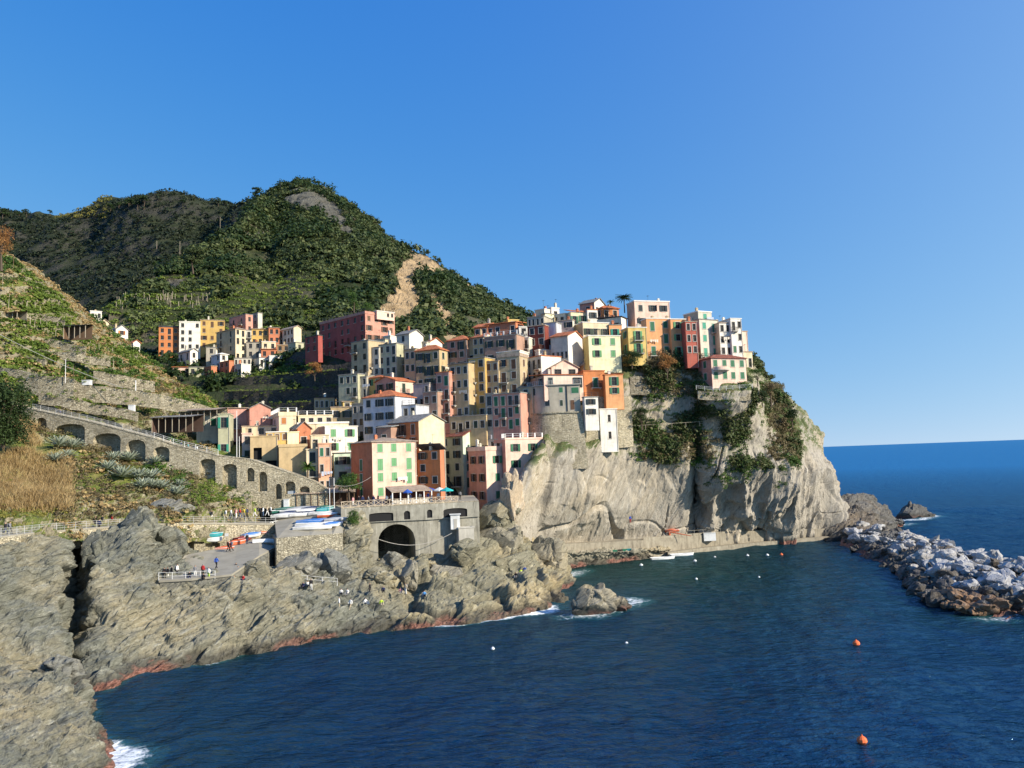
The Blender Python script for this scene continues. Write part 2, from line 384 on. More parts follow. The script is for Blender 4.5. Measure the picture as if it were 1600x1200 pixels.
def plain_mat(name, col, rough=.8, var=.5, s=1.0, spec=.3, bmp=.15, streak=True, dirt=(.25, .22, .18)):
    m, nt, b = new_mat(name); v = coords(nt)
    n = noise(nt, v, .5*s, 6, .65); f = noise(nt, v, 6*s, 4, .6)
    c = mixc(nt, var, col, ramp(nt, n, [(.3, tuple(.45*q for q in col)), (.5, col), (.72, tuple(min(.9, 1.3*q+.02) for q in col))]))
    if streak:
        vz = coords(nt, scale=(1.6, 1.6, .14)); st = noise(nt, vz, 1.3, 5, .7)
        c = mixc(nt, maprange(nt, st, .5, .72, 0, .6), c, tuple(.5*q+.5*d*.6 for q, d in zip(col, dirt)))
    L(nt, c, b.inputs['Base Color']); b.inputs['Roughness'].default_value = rough; b.inputs['Specular IOR Level'].default_value = spec
    bump(nt, b, f, bmp, .03)
    return m
_pm = {}
def paint(col, **kw):
    k = (tuple(round(c, 3) for c in col), tuple(sorted(kw.items())))
    if k not in _pm: _pm[k] = plain_mat('paint_%d' % len(_pm), col, **kw)
    return _pm[k]
M['concrete'] = plain_mat('concrete', (.42, .40, .35), .9, .5)
def streaked(name, dark, mid, pale):
    m, nt, b = new_mat(name); ge = nt.nodes.new('ShaderNodeNewGeometry'); v = ge.outputs['Position']
    mz = nt.nodes.new('ShaderNodeMapping'); mz.inputs['Scale'].default_value = (1.5, 1.5, .16); L(nt, v, mz.inputs[0])
    st = noise(nt, mz.outputs[0], 1.0, 7, .75); n = noise(nt, v, .7, 8, .7)
    c = ramp(nt, st, [(.34, dark), (.47, mid), (.56, mid), (.68, pale)])
    c = mixc(nt, maprange(nt, n, .45, .68, 0, .6), c, dark); L(nt, c, b.inputs['Base Color']); b.inputs['Roughness'].default_value = .92
    bump(nt, b, n, .8, .08); return m
M['concrete_dark'] = streaked('concrete_dark', (.14, .13, .105), (.31, .295, .24), (.50, .48, .41))
M['quay_stone'] = streaked('quay_stone', (.13, .11, .08), (.30, .265, .20), (.44, .40, .32))
M['paving'] = plain_mat('paving', (.31, .285, .225), .9, .35, streak=False)
M['asphalt'] = plain_mat('asphalt', (.20, .195, .18), .9, .35, streak=False)
M['white_metal'] = plain_mat('white_metal', (.74, .73, .70), .45, .1, streak=False)
M['rail'] = plain_mat('rail', (.46, .46, .44), .5, .1, streak=False)
M['dark_metal'] = plain_mat('dark_metal', (.05, .05, .05), .5, .2, streak=False)
M['wood'] = plain_mat('wood', (.16, .10, .06), .8, .5)
M['wood_pale'] = plain_mat('wood_pale', (.45, .38, .28), .8, .4)
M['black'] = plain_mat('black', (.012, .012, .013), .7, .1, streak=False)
M['sash'] = plain_mat('sash', (.13, .10, .07), .6, .2, streak=False)
M['frame'] = plain_mat('frame', (.46, .43, .37), .6, .2, streak=False)
def glass():
    m, nt, b = new_mat('window_glass'); b.inputs['Base Color'].default_value = (.018, .02, .022, 1); b.inputs['Roughness'].default_value = .12
    n = noise(nt, coords(nt), .8, 2); bump(nt, b, n, .15, .05); return m
M['glass'] = glass()
def roof_tile(name, c0, c1):
    m, nt, b = new_mat(name); v = coords(nt)
    w = nt.nodes.new('ShaderNodeTexWave'); w.wave_type = 'BANDS'; w.bands_direction = 'X'; w.inputs['Scale'].default_value = 1.3; w.inputs['Distortion'].default_value = .6
    L(nt, v, w.inputs['Vector'])
    n = noise(nt, v, 1.1, 8, .75); nf = noise(nt, v, 7, 3, .6)
    c = ramp(nt, n, [(.3, tuple(.35*q for q in c0)), (.48, c0), (.68, c1)])
    c = mixc(nt, .5, c, mixc(nt, 1.0, c, ramp(nt, nf, [(.3, (.45, .45, .45)), (.6, (1.25, 1.25, 1.25))]), 'MULTIPLY'))
    L(nt, c, b.inputs['Base Color']); b.inputs['Roughness'].default_value = .85
    q = bump(nt, None, w.outputs['Fac'], .7, .12); bump(nt, b, nf, .5, .05, q); return m
M['roof_orange'] = roof_tile('roof_orange', (.50, .145, .05), (.62, .25, .11))
M['roof_red'] = roof_tile('roof_red', (.26, .08, .05), (.36, .15, .10))
M['roof_grey'] = roof_tile('roof_grey', (.24, .23, .21), (.34, .33, .30))
M['roof_tan'] = roof_tile('roof_tan', (.40, .30, .22), (.50, .41, .31))
M['roof_dark'] = roof_tile('roof_dark', (.06, .06, .065), (.11, .11, .11))
M['roof_white'] = plain_mat('roof_white', (.70, .67, .60), .85, .3, streak=False)

def leaf_mat(name, cols, s=.25, rough=.6, trans=.25):
    """colour differs from bush to bush and leaf to leaf"""
    m, nt, b = new_mat(name); g = nt.nodes.new('ShaderNodeNewGeometry')
    pos = coords(nt); n = noise(nt, pos, s, 4, .7)
    f = math_(nt, 'ADD', math_(nt, 'MULTIPLY', n, 1.5), math_(nt, 'MULTIPLY', g.outputs['Random Per Island'], .35))
    f = math_(nt, 'SUBTRACT', f, .42)
    k = len(cols); c = ramp(nt, f, [(.15+.7*i/(k-1), q) for i, q in enumerate(cols)])
    L(nt, c, b.inputs['Base Color']); b.inputs['Roughness'].default_value = rough; b.inputs['Specular IOR Level'].default_value = .25
    if trans > 0:
        tr = nt.nodes.new('ShaderNodeBsdfTranslucent'); L(nt, c, tr.inputs[0])
        mx = nt.nodes.new('ShaderNodeMixShader'); mx.inputs[0].default_value = trans
        out = [q for q in nt.nodes if q.type == 'OUTPUT_MATERIAL'][0]
        L(nt, b.outputs[0], mx.inputs[1]); L(nt, tr.outputs[0], mx.inputs[2]); L(nt, mx.outputs[0], out.inputs[0])
    return m
M['leaf_mtn'] = leaf_mat('leaf_mtn', [(.020, .034, .012), (.045, .066, .022), (.078, .105, .032), (.14, .15, .055)], .10)
M['leaf_far'] = leaf_mat('leaf_far', [(.016, .026, .014), (.028, .042, .02), (.048, .062, .028)], .03)
M['leaf_terrace'] = leaf_mat('leaf_terrace', [(.05, .085, .014), (.11, .17, .025), (.18, .24, .04), (.26, .27, .07)], .12)
M['leaf_dry'] = leaf_mat('leaf_dry', [(.20, .13, .05), (.36, .25, .11), (.46, .34, .17), (.40, .33, .12)], .3)
M['leaf_yellow'] = leaf_mat('leaf_yellow', [(.12, .12, .03), (.26, .23, .05), (.18, .20, .045)], .5)
M['leaf_green'] = leaf_mat('leaf_green', [(.03, .06, .012), (.06, .12, .02), (.11, .18, .03)], .3)
M['leaf_dark'] = leaf_mat('leaf_dark', [(.015, .03, .008), (.03, .055, .014), (.05, .08, .02)], .3)
M['leaf_olive'] = leaf_mat('leaf_olive', [(.05, .07, .02), (.09, .12, .035), (.14, .17, .06), (.17, .17, .08)], .08)
M['leaf_shrub'] = leaf_mat('leaf_shrub', [(.022, .04, .012), (.05, .08, .022), (.09, .11, .035), (.15, .13, .06)], .35)
M['leaf_brown'] = leaf_mat('leaf_brown', [(.08, .06, .03), (.17, .13, .065), (.20, .17, .085), (.12, .13, .05)], .3)
M['leaf_rust'] = leaf_mat('leaf_rust', [(.20, .09, .03), (.34, .16, .05), (.38, .22, .08)], .5)
M['agave'] = leaf_mat('agave', [(.16, .20, .14), (.30, .34, .27), (.26, .30, .17)], .6, .5, 0)
M['bark'] = plain_mat('bark', (.09, .065, .045), .9, .5)
# ------------------------------------------------------------------ land bodies (columns of image x, image y, distance; lofted to world metres)
def body(name, cols, nu, nv, mat, disp=None, kind='structure', smooth=False, lab=None, taper=None):
    G = loft(cols, nu, nv)
    Nn = outward(G); p = G.reshape(-1, 3)
    if disp is not None:
        d = disp(p).reshape(G.shape[:2])
        G = G + Nn*d[..., None]
    o = grid_obj(name, G, mat, smooth); tag(o, kind=kind)
    return o, G

# --- far ridge (in shade, behind)
cols = []
for px, py, Y in [(-420,345,1150),(-200,340,1080),(-60,336,1020),(40,335,980),(100,333,940),(180,326,900),(240,323,860),(330,329,800),(400,316,740),(470,312,700),(540,345,690)]:
    cols.append([(px,py+40,Y+160),(px,py,Y),(px,py+50,Y-75),(px,py+110,Y-180),(px,py+190,Y-330),(px,py+270,Y-440 if Y>900 else Y-360)])
def d_far(p):
    return fbm(p/140., 4, 3)*16 + ridged(p*np.array([1,1,.3])/60., 3, 5)*5
far_ridge, G_far = body('far_hill', cols, 240, 170, M['far_ridge'], lambda p: d_far(p))

# --- near mountain with the vineyard spur
cols = [
 [(150,560,420),(160,500,330),(165,492,325),(168,498,320),(172,520,312),(180,545,305),(200,575,300)],
 [(220,480,440),(222,452,390),(225,450,380),(225,470,350),(225,495,325),(230,530,305),(240,575,290)],
 [(295,430,500),(292,413,450),(292,414,440),(290,440,400),(288,475,350),(290,520,310),(295,570,285)],
 [(375,380,560),(370,357,500),(368,355,490),(362,400,440),(360,450,380),(360,510,315),(360,565,285)],
 [(430,320,700),(425,311,640),(424,314,620),(425,370,520),(425,440,420),(425,510,320),(425,560,285)],
 [(470,300,700),(470,294,650),(472,300,620),(480,370,500),(480,440,400),(480,510,320),(480,560,280)],
 [(515,310,690),(512,313,640),(516,325,610),(530,375,500),(535,440,410),(540,510,315),(545,560,275)],
 [(560,350,650),(560,353,600),(562,360,580),(575,395,480),(585,450,400),(595,510,310),(600,560,270)],
 [(610,385,610),(608,388,560),(612,394,540),(622,425,440),(628,470,380),(632,515,310),(640,560,265)],
 [(665,405,590),(662,402,540),(665,408,520),(670,440,440),(675,485,370),(685,525,310),(690,560,265)],
 [(725,445,570),(722,438,520),(722,443,505),(722,470,440),(725,500,370),(730,530,315),(735,560,270)],
 [(785,480,560),(782,474,510),(780,478,495),(775,495,440),(775,515,380),(775,540,325),(775,565,280)],
 [(832,520,550),(826,503,500),(824,507,490),(820,512,440),(818,530,390),(815,550,335),(815,575,290)],
 [(900,600,540),(880,560,500),(878,560,490),(875,570,440),(870,580,390),(868,590,340),(865,600,300)],
]
def d_mtn(p):
    d = fbm(p/90., 4, 13)*6 + ridged(p*np.array([1,1,.5])/38., 3, 15)*3
    # terrace steps on the lower spur
    z = p[:,2]; m_ = np.clip((150-z)/40, 0, 1)*np.clip((40-p[:,0])/30+.3, 0, 1)
    f = (z/5.0) % 1.0; d = d*(1-.75*m_) + m_*(f-.5)*4.0
    return d
def project(p):
    q = p-np.array([0, 0, CAMH]); z = q @ np.array(_F)
    return 800+F_PX*(q @ np.array(_Rt))/z, 600-F_PX*(q @ np.array(_Up))/z
def in_poly(x, y, poly):
    r = np.zeros(len(x), bool); n = len(poly)
    for i in range(n):
        x0, y0 = poly[i]; x1, y1 = poly[(i+1) % n]
        c = ((y0 > y) != (y1 > y)) & (x < (x1-x0)*(y-y0)/((y1-y0) or 1e-9)+x0); r ^= c
    return r
BARE = [[(640,398),(660,400),(652,430),(640,440),(655,470),(640,500),(610,498),(585,492),(600,475),(618,450),(620,425),(632,410)],
        [(676,455),(690,470),(700,495),(712,525),(700,530),(686,508),(678,480)],[(648,395),(658,396),(690,420),(680,430),(660,425)],[(700,415),(712,424),(745,452),(738,456),(712,436)]]
GREY = [[(446,303),(470,298),(500,304),(528,325),(545,352),(560,372),(545,368),(520,350),(500,338),(470,324),(450,335)],[(370,370),(415,366),(416,376),(372,378)],[(262,440),(288,436),(288,452),(262,452)]]
def masks(p, polys, jit=7):
    x, y = project(p); n = vnoise(p/9., 3); n2 = vnoise(p/9.+50, 4); r = np.zeros(len(p), bool)
    for q in polys: r |= in_poly(x+n*jit, y+n2*jit, q)
    return r.astype(np.float32)
def d_mtn2(p):
    d = d_mtn(p); k = masks(p, BARE)+masks(p, GREY)
    return d + np.clip(k, 0, 1)*rock_disp(p, 2.6, 16., 19, strata=(0, 60, 10), stretch=(.6, 1, 1.8))
mountain, G_mtn = body('mountain', cols, 460, 350, M['mountain'], d_mtn2)
for nm, pl in (('bare', BARE), ('grey', GREY)):
    a = mountain.data.attributes.new(nm, 'FLOAT', 'POINT'); a.data.foreach_set('value', masks(G_mtn.reshape(-1, 3), pl))

# --- valley below the far quarter, in shade
cols = [
 [(170,505,345),(170,540,310),(180,560,290),(190,590,262),(200,630,240)],
 [(245,500,345),(245,530,300),(245,556,266),(245,590,246),(260,640,230)],
 [(330,505,340),(330,535,295),(330,568,258),(330,595,240),(340,660,215)],
 [(420,510,335),(420,540,282),(420,572,250),(415,600,234),(410,670,205)],
 [(500,515,330),(500,550,236),(500,580,224),(495,610,228),(490,680,195)],
 [(580,520,320),(585,550,226),(590,590,214),(590,620,215),(590,700,190)],
]
valley, G_val = body('valley_slope', cols, 200, 120, M['valley'], lambda p: fbm(p/12., 5, 23)*1.1 + (((p[:,2]/6.) % 1)-.5)*1.6)

# --- ground under the village
cols = [
 [(340,625,240),(345,650,200),(350,690,182),(370,730,170),(400,775,162),(400,820,160)],
 [(440,610,245),(440,650,205),(445,680,186),(450,720,174),(460,770,160),(470,815,156)],
 [(550,560,260),(550,620,214),(550,660,194),(550,700,180),(550,775,164),(550,820,160)],
 [(640,545,255),(640,590,203),(640,640,190),(640,690,182),(640,775,164),(640,815,164)],
 [(720,532,245),(720,560,206),(720,610,193),(720,680,188),(720,770,176),(720,810,174)],
 [(780,520,235),(780,556,203),(780,600,193),(780,670,189),(780,760,182),(780,800,180)],
 [(850,512,228),(850,540,206),(850,570,196),(850,620,189),(850,700,185),(850,760,184)],
 [(910,506,222),(910,530,204),(910,560,196),(910,620,189),(912,690,184),(912,740,182)],
 [(975,518,220),(975,532,204),(975,566,197),(975,612,190),(975,680,187),(975,720,186)],
 [(1000,556,222),(1000,570,206),(1000,590,200),(1000,625,194),(1000,690,192),(1000,720,192)],
]
village, G_vil = body('village_ground', cols, 220, 160, M['village_ground'], lambda p: fbm(p/5., 4, 33)*.5)

# --- promontory: plateau, planted slope and sea cliff
cols = [
 [(812,700,200),(812,715,196),(812,725,192),(810,740,186),(808,770,180),(806,800,174),(806,822,170),(806,840,166),(806,860,164),(806,900,164)],
 [(852,660,196),(850,664,182),(847,690,167),(836,715,164),(822,738,160),(808,765,156),(803,795,154),(803,820,154),(806,842,153),(808,880,152)],
 [(878,655,196),(876,660,182),(872,692,171),(868,715,169),(860,745,168),(853,775,168),(848,800,169),(846,822,171),(846,846,174),(848,884,174)],
 [(932,640,198),(932,650,184),(932,692,174),(930,718,173.5),(926,748,173.5),(920,780,174.5),(914,805,176),(908,826,178),(902,847,180),(902,890,180)],
 [(985,545,202),(985,553,188),(986,620,186),(986,694,183),(985,722,183),(980,760,184),(976,795,184),(972,820,186),(970,842,188),(970,885,188)],
 [(1030,545,204),(1030,553,189),(1030,610,186),(1035,660,185),(1038,700,185),(1038,750,188),(1036,795,191),(1035,818,192),(1035,836,193),(1035,880,193)],
 [(1066,548,206),(1066,556,190),(1066,610,187),(1068,660,186),(1070,710,186),(1073,750,190),(1074,795,194),(1074,815,196),(1074,832,197),(1074,880,197)],
 [(1084,550,208),(1084,560,190),(1084,612,186),(1086,660,187),(1088,712,192),(1086,750,202),(1086,795,204),(1084,815,205),(1084,832,206),(1084,880,206)],
 [(1102,552,208),(1102,564,191),(1102,611,181.5),(1104,665,186),(1106,718,189),(1104,750,191),(1104,795,195),(1102,815,198),(1102,831,199),(1102,880,199)],
 [(1140,555,208),(1140,566,192),(1140,612,181),(1142,670,186),(1142,725,189),(1140,755,192),(1140,795,197),(1140,815,200),(1140,830,202),(1140,880,202)],
 [(1172,560,210),(1172,572,194),(1176,612,184),(1178,675,191),(1180,735,191),(1182,758,194),(1182,795,200),(1182,815,203),(1182,829,205),(1182,880,206)],
 [(1200,590,216),(1200,596,210),(1205,640,202),(1210,685,198),(1215,730,196),(1218,758,197),(1220,795,200),(1222,812,202),(1224,828,205),(1224,880,206)],
 [(1235,625,218),(1234,632,212),(1238,665,205),(1244,700,202),(1250,735,201),(1253,762,202),(1258,795,205),(1262,812,207),(1266,827,209),(1268,880,210)],
 [(1266,655,224),(1264,662,217),(1268,690,212),(1274,715,209),(1280,740,208),(1286,765,209),(1292,790,210),(1296,808,211),(1300,827,212),(1302,880,213)],
 [(1283,678,236),(1282,684,228),(1284,700,226),(1290,720,224),(1295,742,222),(1303,765,221),(1312,788,220),(1318,806,219),(1322,828,218),(1324,880,218)],
 [(1276,680,262),(1274,690,255),(1278,705,250),(1283,722,245),(1288,745,240),(1296,768,238),(1306,790,236),(1312,806,234),(1318,828,232),(1318,880,232)],
]
def d_prom(p):
    a = rock_disp(p, 1.25, 9., 61, strata=(0, -24, 0), stretch=(.7, 1, 2.3), lax=0, layer=.10)
    b_ = fbm(p/6., 4, 63)*.8
    # cliff below ~z 27 on the left part, planted above
    top = np.clip((p[:,2]-(27-.10*p[:,0]))/5, 0, 1)
    smooth_slab = np.clip((p[:,0]-2)/8, 0, 1)*np.clip((46-p[:,0])/6, 0, 1)      # the pale smooth slabs
    a = a*(1-.38*smooth_slab)
    col_ = ridged(p*np.array([1., 1., .16])/7.5, 3, 66)*1.9*np.clip((p[:,0]-40)/8, 0, 1)
    u_ = vnoise(np.stack([p[:,0]/7.5-.045*p[:,2], p[:,1]/30., p[:,2]/22.], 1), 301); w_ = vnoise(np.stack([p[:,0]/9.-.05*p[:,2], p[:,1]/30., p[:,2]/12.], 1), 302)
    cr = (-2.0*np.clip(1-np.abs(u_)/.075, 0, 1)-.5*np.clip(1-np.abs(w_-.15)/.03, 0, 1))*np.clip(vnoise(p/14., 305)*2.5+1.1, 0, 1)
    return a*(1-.5*top)+b_*top+(col_+cr)*(1-top)
M['promontory'] = rock_mat('promontory', (.10, .085, .065), (.33, .298, .245), (.54, .50, .425), (.38, .315, .22), .7, rot=(.1, 1.1, .2), cr=.15, bs=.45, veg=((.05, .065, .022), .10, 33))
prom, G_prom = body('promontory_cliff', cols, 620, 330, M['promontory'], d_prom)

# --- left hillside
cols = [
 [(-260,330,230),(-260,345,215),(-240,420,190),(-230,500,172),(-220,590,150),(-200,680,130),(-190,760,112),(-190,835,94),(-190,850,90)],
 [(-110,370,220),(-110,385,205),(-110,450,186),(-110,520,170),(-110,610,152),(-110,690,136),(-110,760,117),(-110,833,99),(-110,850,97)],
 [(0,398,215),(0,412,196),(0,470,182),(0,540,168),(0,625,152),(0,700,138),(0,765,122),(0,828,106),(0,850,104)],
 [(55,425,222),(55,440,202),(58,490,188),(60,550,172),(60,630,157),(60,702,143),(66,765,126),(72,825,111),(72,850,109)],
 [(128,488,228),(126,497,208),(130,532,192),(130,575,176),(132,640,160),(135,708,146),(140,765,131),(150,818,120),(150,850,118)],
 [(205,548,230),(203,557,212),(200,580,197),(200,610,182),(202,655,166),(205,712,149),(212,765,136),(220,812,126),(220,850,124)],
 [(268,595,230),(264,603,214),(262,618,198),(262,640,184),(262,672,166),(262,722,150),(270,770,140),(280,811,130),(280,850,128)],
 [(335,634,225),(332,642,208),(332,656,190),(332,674,178),(332,700,164),(335,742,153),(345,778,144),(350,811,136),(350,850,134)],
 [(400,690,215),(398,700,198),(398,708,184),(400,716,174),(402,728,164),(408,757,154),(420,782,152),(428,800,152),(432,850,152)],
 [(480,745,200),(480,752,186),(480,758,178),(480,762,170),(480,768,162),(482,780,157),(485,795,157),(488,812,156),(490,850,156)],
]
def d_hill(p):
    z = p[:,2]; d = fbm(p/14., 4, 43)*1.3 + fbm(p/3., 3, 44)*.25
    zz = z + fbm(p/22., 2, 45)*1.5
    f = (zz/3.6) % 1.0; step = np.where(f < .75, f/.75, (1-f)/.25)-.5
    m_ = np.clip((z-24)/6, 0, 1)
    low = np.clip((24-z)/4, 0, 1)
    return d*(1-.3*m_) - step*1.25*m_ + low*rock_disp(p, .7, 4., 46)
hillside, G_hill = body('terraced_hillside', cols, 520, 330, M['hillside'], d_hill)

# --- left coastal cliff and shelf down to the water
cols = [
 [(-190,835,108),(-190,840,95),(-190,900,88),(-190,980,80),(-170,1060,72),(-160,1150,66),(-150,1250,62),(-150,1330,60)],
 [(-60,835,112),(-60,842,99),(-60,900,92),(-60,980,86),(-50,1050,80),(-45,1110,76),(-45,1150,74),(-45,1260,72)],
 [(0,830,116),(0,842,103),(0,900,97),(0,970,91),(0,1035,86),(0,1080,84),(0,1110,83),(0,1180,80)],
 [(55,828,118),(55,840,108),(58,895,101),(62,960,95),(66,1020,90),(70,1055,88),(72,1085,87),(72,1150,85)],
 [(100,830,122),(100,845,110),(100,890,103),(98,950,98),(96,1010,93),(96,1045,90),(96,1080,88),(96,1140,87)],
 [(117,840,134),(118,862,124),(119,905,120),(117,950,113),(112,1005,104),(108,1040,97),(106,1078,90),(106,1140,88)],
 [(136,830,128),(138,842,116),(142,890,108),(142,940,104),(136,1000,99),(130,1040,95),(128,1070,91),(128,1140,89)],
 [(170,822,130),(172,835,116),(176,880,110),(180,940,104),(178,1000,99),(172,1035,95),(168,1066,92),(168,1130,90)],
 [(222,804,130),(220,812,118),(222,860,113),(226,920,108),(226,975,104),(224,1020,100),(222,1046,97),(222,1110,94)],
 [(256,818,132),(252,828,122),(246,870,116),(250,908,111),(275,955,107),(285,1000,103),(292,1032,100),(294,1100,98)],
 [(330,900,134),(330,904,122),(326,908,113.5),(332,911,111.4),(345,945,109),(352,985,106),(358,1018,104),(360,1090,102)],
 [(400,890,136),(396,896,126),(392,906,118),(392,916,114),(402,938,112),(410,975,109),(414,1004,107.5),(416,1070,106)],
 [(455,870,150),(452,876,133),(450,892,124),(450,910,118),(455,935,115),(462,968,112),(466,992,111),(468,1060,110)],
 [(520,850,150),(516,868,134),(514,890,128),(512,914,121),(518,938,117),(524,965,115.5),(528,986,114),(530,1050,113)],
 [(572,812,150),(568,842,137),(566,888,132),(560,915,125),(562,938,120),(566,960,118),(570,981,116.5),(572,1040,116)],
 [(612,868,170),(610,874,158),(608,890,140),(606,915,129),(606,936,123),(608,958,119),(610,976,118),(612,1040,117)],
 [(655,850,168),(655,862,150),(652,885,138),(650,912,131),(652,936,125),(655,955,120.5),(658,973,119),(660,1035,118)],
 [(705,830,165),(705,845,152),(704,878,141),(702,908,133),(704,932,127),(706,952,121.5),(708,969,119.8),(710,1030,119)],
 [(752,812,168),(752,826,156),(752,862,146),(750,900,136),(750,926,129),(752,946,124),(755,964,121.5),(757,1025,121)],
 [(795,812,168),(796,828,157),(800,858,149),(802,895,139),(802,922,131),(804,942,126),(806,958,124),(808,1020,123)],
 [(828,832,168),(830,848,160),(838,872,153),(838,896,142),(838,920,135),(840,936,131),(842,952,128),(844,1015,127)],
 [(856,842,168),(860,856,163),(870,878,157),(866,900,147),(862,918,139),(864,930,134),(868,942,132),(872,1000,131)],
 [(886,862,172),(888,874,168),(892,888,164),(896,905,156),(892,920,148),(890,932,142),(890,944,137),(892,1000,135)],
]
def d_coast(p):
    a = rock_disp(p, 1.5, 5.4, 71, strata=(8, 36, 0), stretch=(2.1, 1.1, .75), layer=.24)
    k = np.clip((p[:, 0]+30)/10, 0, 1)
    return a*(1-.25*k)+k*facets((p @ rotm(8, 30, 0).T)/np.array([9., 6., 5.]), 171)*2.2
coast, G_coast = body('coastal_rock', cols, 760, 300, M['rock_left'], d_coast)

# --- nearest rock, bottom left corner
cols = [
 [(-120,1010,84),(-110,1050,74),(-100,1100,66),(-90,1160,58),(-80,1230,52),(-70,1330,46)],
 [(-20,1040,84),(-20,1066,76),(-15,1100,68),(-10,1150,60),(0,1220,54),(10,1330,48)],
 [(50,1055,84),(50,1066,78),(52,1095,71),(58,1140,64),(66,1200,58),(70,1330,53)],
 [(95,1058,84),(92,1070,80),(95,1095,74),(100,1135,68),(110,1190,62),(116,1330,57)],
 [(130,1070,84),(126,1082,80),(128,1105,76),(138,1140,70),(150,1180,65),(156,1330,60)],
 [(147,1095,86),(142,1108,82),(144,1122,78),(155,1145,73),(168,1180,68),(180,1330,63)],
 [(150,1130,90),(150,1140,87),(152,1152,83),(165,1165,78),(182,1190,73),(196,1330,68)],
]
near_rock, G_near = body('near_rock', cols, 300, 240, M['rock_left'], lambda p: rock_disp(p, .95, 3.8, 81, strata=(8, 36, 0), stretch=(2.1, 1.1, .75), layer=.24))

# --- headland rocks beside the breakwater
cols = [
 [(1262,800,232),(1268,812,220),(1276,822,214),(1285,835,209),(1290,848,206),(1290,900,204)],
 [(1300,782,236),(1305,795,222),(1312,808,214),(1318,822,210),(1324,840,206),(1326,900,204)],
 [(1330,772,238),(1332,784,224),(1334,798,216),(1338,812,212),(1342,830,208),(1345,900,204)],
 [(1355,774,240),(1358,782,228),(1362,794,220),(1365,806,216),(1368,818,213),(1372,900,208)],
 [(1378,790,242),(1382,796,234),(1388,804,228),(1392,812,223),(1394,820,218),(1398,900,212)],
 [(1392,806,252),(1396,812,244),(1400,816,238),(1402,820,232),(1404,826,226),(1408,900,220)],
]
head, G_head = body('headland_rock', cols, 150, 100, M['rock_dark'], lambda p: rock_disp(p, 1.1, 6.5, 91))

# ------------------------------------------------------------------ sea
def sea_mat():
    m, nt, b = new_mat('sea'); v = coords(nt)
    b.inputs['Roughness'].default_value = .10; b.inputs['IOR'].default_value = 1.333; b.inputs['Specular IOR Level'].default_value = .22; b.inputs['Specular Tint'].default_value = (.55, .8, 1, 1)
    big = noise(nt, v, .012, 3, .5)
    at = nt.nodes.new('ShaderNodeAttribute'); at.attribute_name = 'cliff_tint'
    c = mixc(nt, at.outputs['Fac'], (.0015, .0165, .036), (.010, .034, .028))
    c = mixc(nt, maprange(nt, big, .4, .6, 0, .35), c, (.003, .022, .055))
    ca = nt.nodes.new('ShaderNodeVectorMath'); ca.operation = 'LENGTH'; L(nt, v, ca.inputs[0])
    c = mixc(nt, maprange(nt, ca.outputs['Value'], 190, 900), c, (.013, .135, .32))       # paler, bluer open sea; the bay's dark cliff reflection is put into colour
    fo = nt.nodes.new('ShaderNodeAttribute'); fo.attribute_name = 'foam'
    fn = noise(nt, v, .9, 7, .75, .8)
    ff = maprange(nt, math_(nt, 'ADD', fo.outputs['Fac'], math_(nt, 'MULTIPLY', math_(nt, 'SUBTRACT', fn, .5), 1.7)), .50, .80)
    ff = math_(nt, 'MULTIPLY', ff, maprange(nt, fo.outputs['Fac'], .02, .2))
    c2 = mixc(nt, maprange(nt, fo.outputs['Fac'], .1, .6, 0, .45), c, (.05, .20, .21))
    c2 = mixc(nt, ff, c2, (.82, .86, .88))
    L(nt, c2, b.inputs['Base Color']); L(nt, maprange(nt, ff, 0, 1, .16, .7), b.inputs['Roughness'])
    vw = coords(nt, scale=(1.0, .55, 1), rot=(0, 0, .5)); vw2 = coords(nt, scale=(.7, 1.5, 1), rot=(0, 0, -.35))
    w1 = noise(nt, vw, .16, 3, .55, .2); w2 = noise(nt, vw2, .75, 4, .6, .3); w3 = noise(nt, vw, 3.2, 3, .6, .2)
    q = bump(nt, None, w1, 1.0, 1.15); q = bump(nt, None, w2, 1.0, .58, q); nn = bump(nt, b, w3, .6, .05, q)
    b.inputs['Specular IOR Level'].default_value = 0
    gl = nt.nodes.new('ShaderNodeBsdfGlossy'); gl.inputs['Color'].default_value = (.50, .78, 1, 1); gl.inputs['Roughness'].default_value = .10; L(nt, nn, gl.inputs['Normal'])
    fr = nt.nodes.new('ShaderNodeFresnel'); fr.inputs[0].default_value = 1.33; L(nt, nn, fr.inputs['Normal'])
    k = math_(nt, 'MULTIPLY', math_(nt, 'MINIMUM', fr.outputs[0], .30), math_(nt, 'SUBTRACT', .66, math_(nt, 'MULTIPLY', ff, .6)))
    mx = nt.nodes.new('ShaderNodeMixShader'); L(nt, k, mx.inputs[0]); L(nt, b.outputs[0], mx.inputs[1]); L(nt, gl.outputs[0], mx.inputs[2])
    L(nt, mx.outputs[0], [q_ for q_ in nt.nodes if q_.type == 'OUTPUT_MATERIAL'][0].inputs[0])
    return m
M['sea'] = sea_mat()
shore = [(0,1215,.5),(170,1200,1),(185,1185,1),(160,1150,.2),(150,1090,.25),(200,1060,.25),(250,1042,.4),(320,1029,1),(370,1015,.7),(420,1001,.3),(470,992,.3),(560,983,.3),(640,975,.3),(690,972,1),(760,966,.8),(810,957,.9),(850,953,1),(872,945,.5),(888,930,0),(850,910,.7),(890,899,1),(905,892,.9),(915,886,0),(870,882,0),(1000,871,0)]
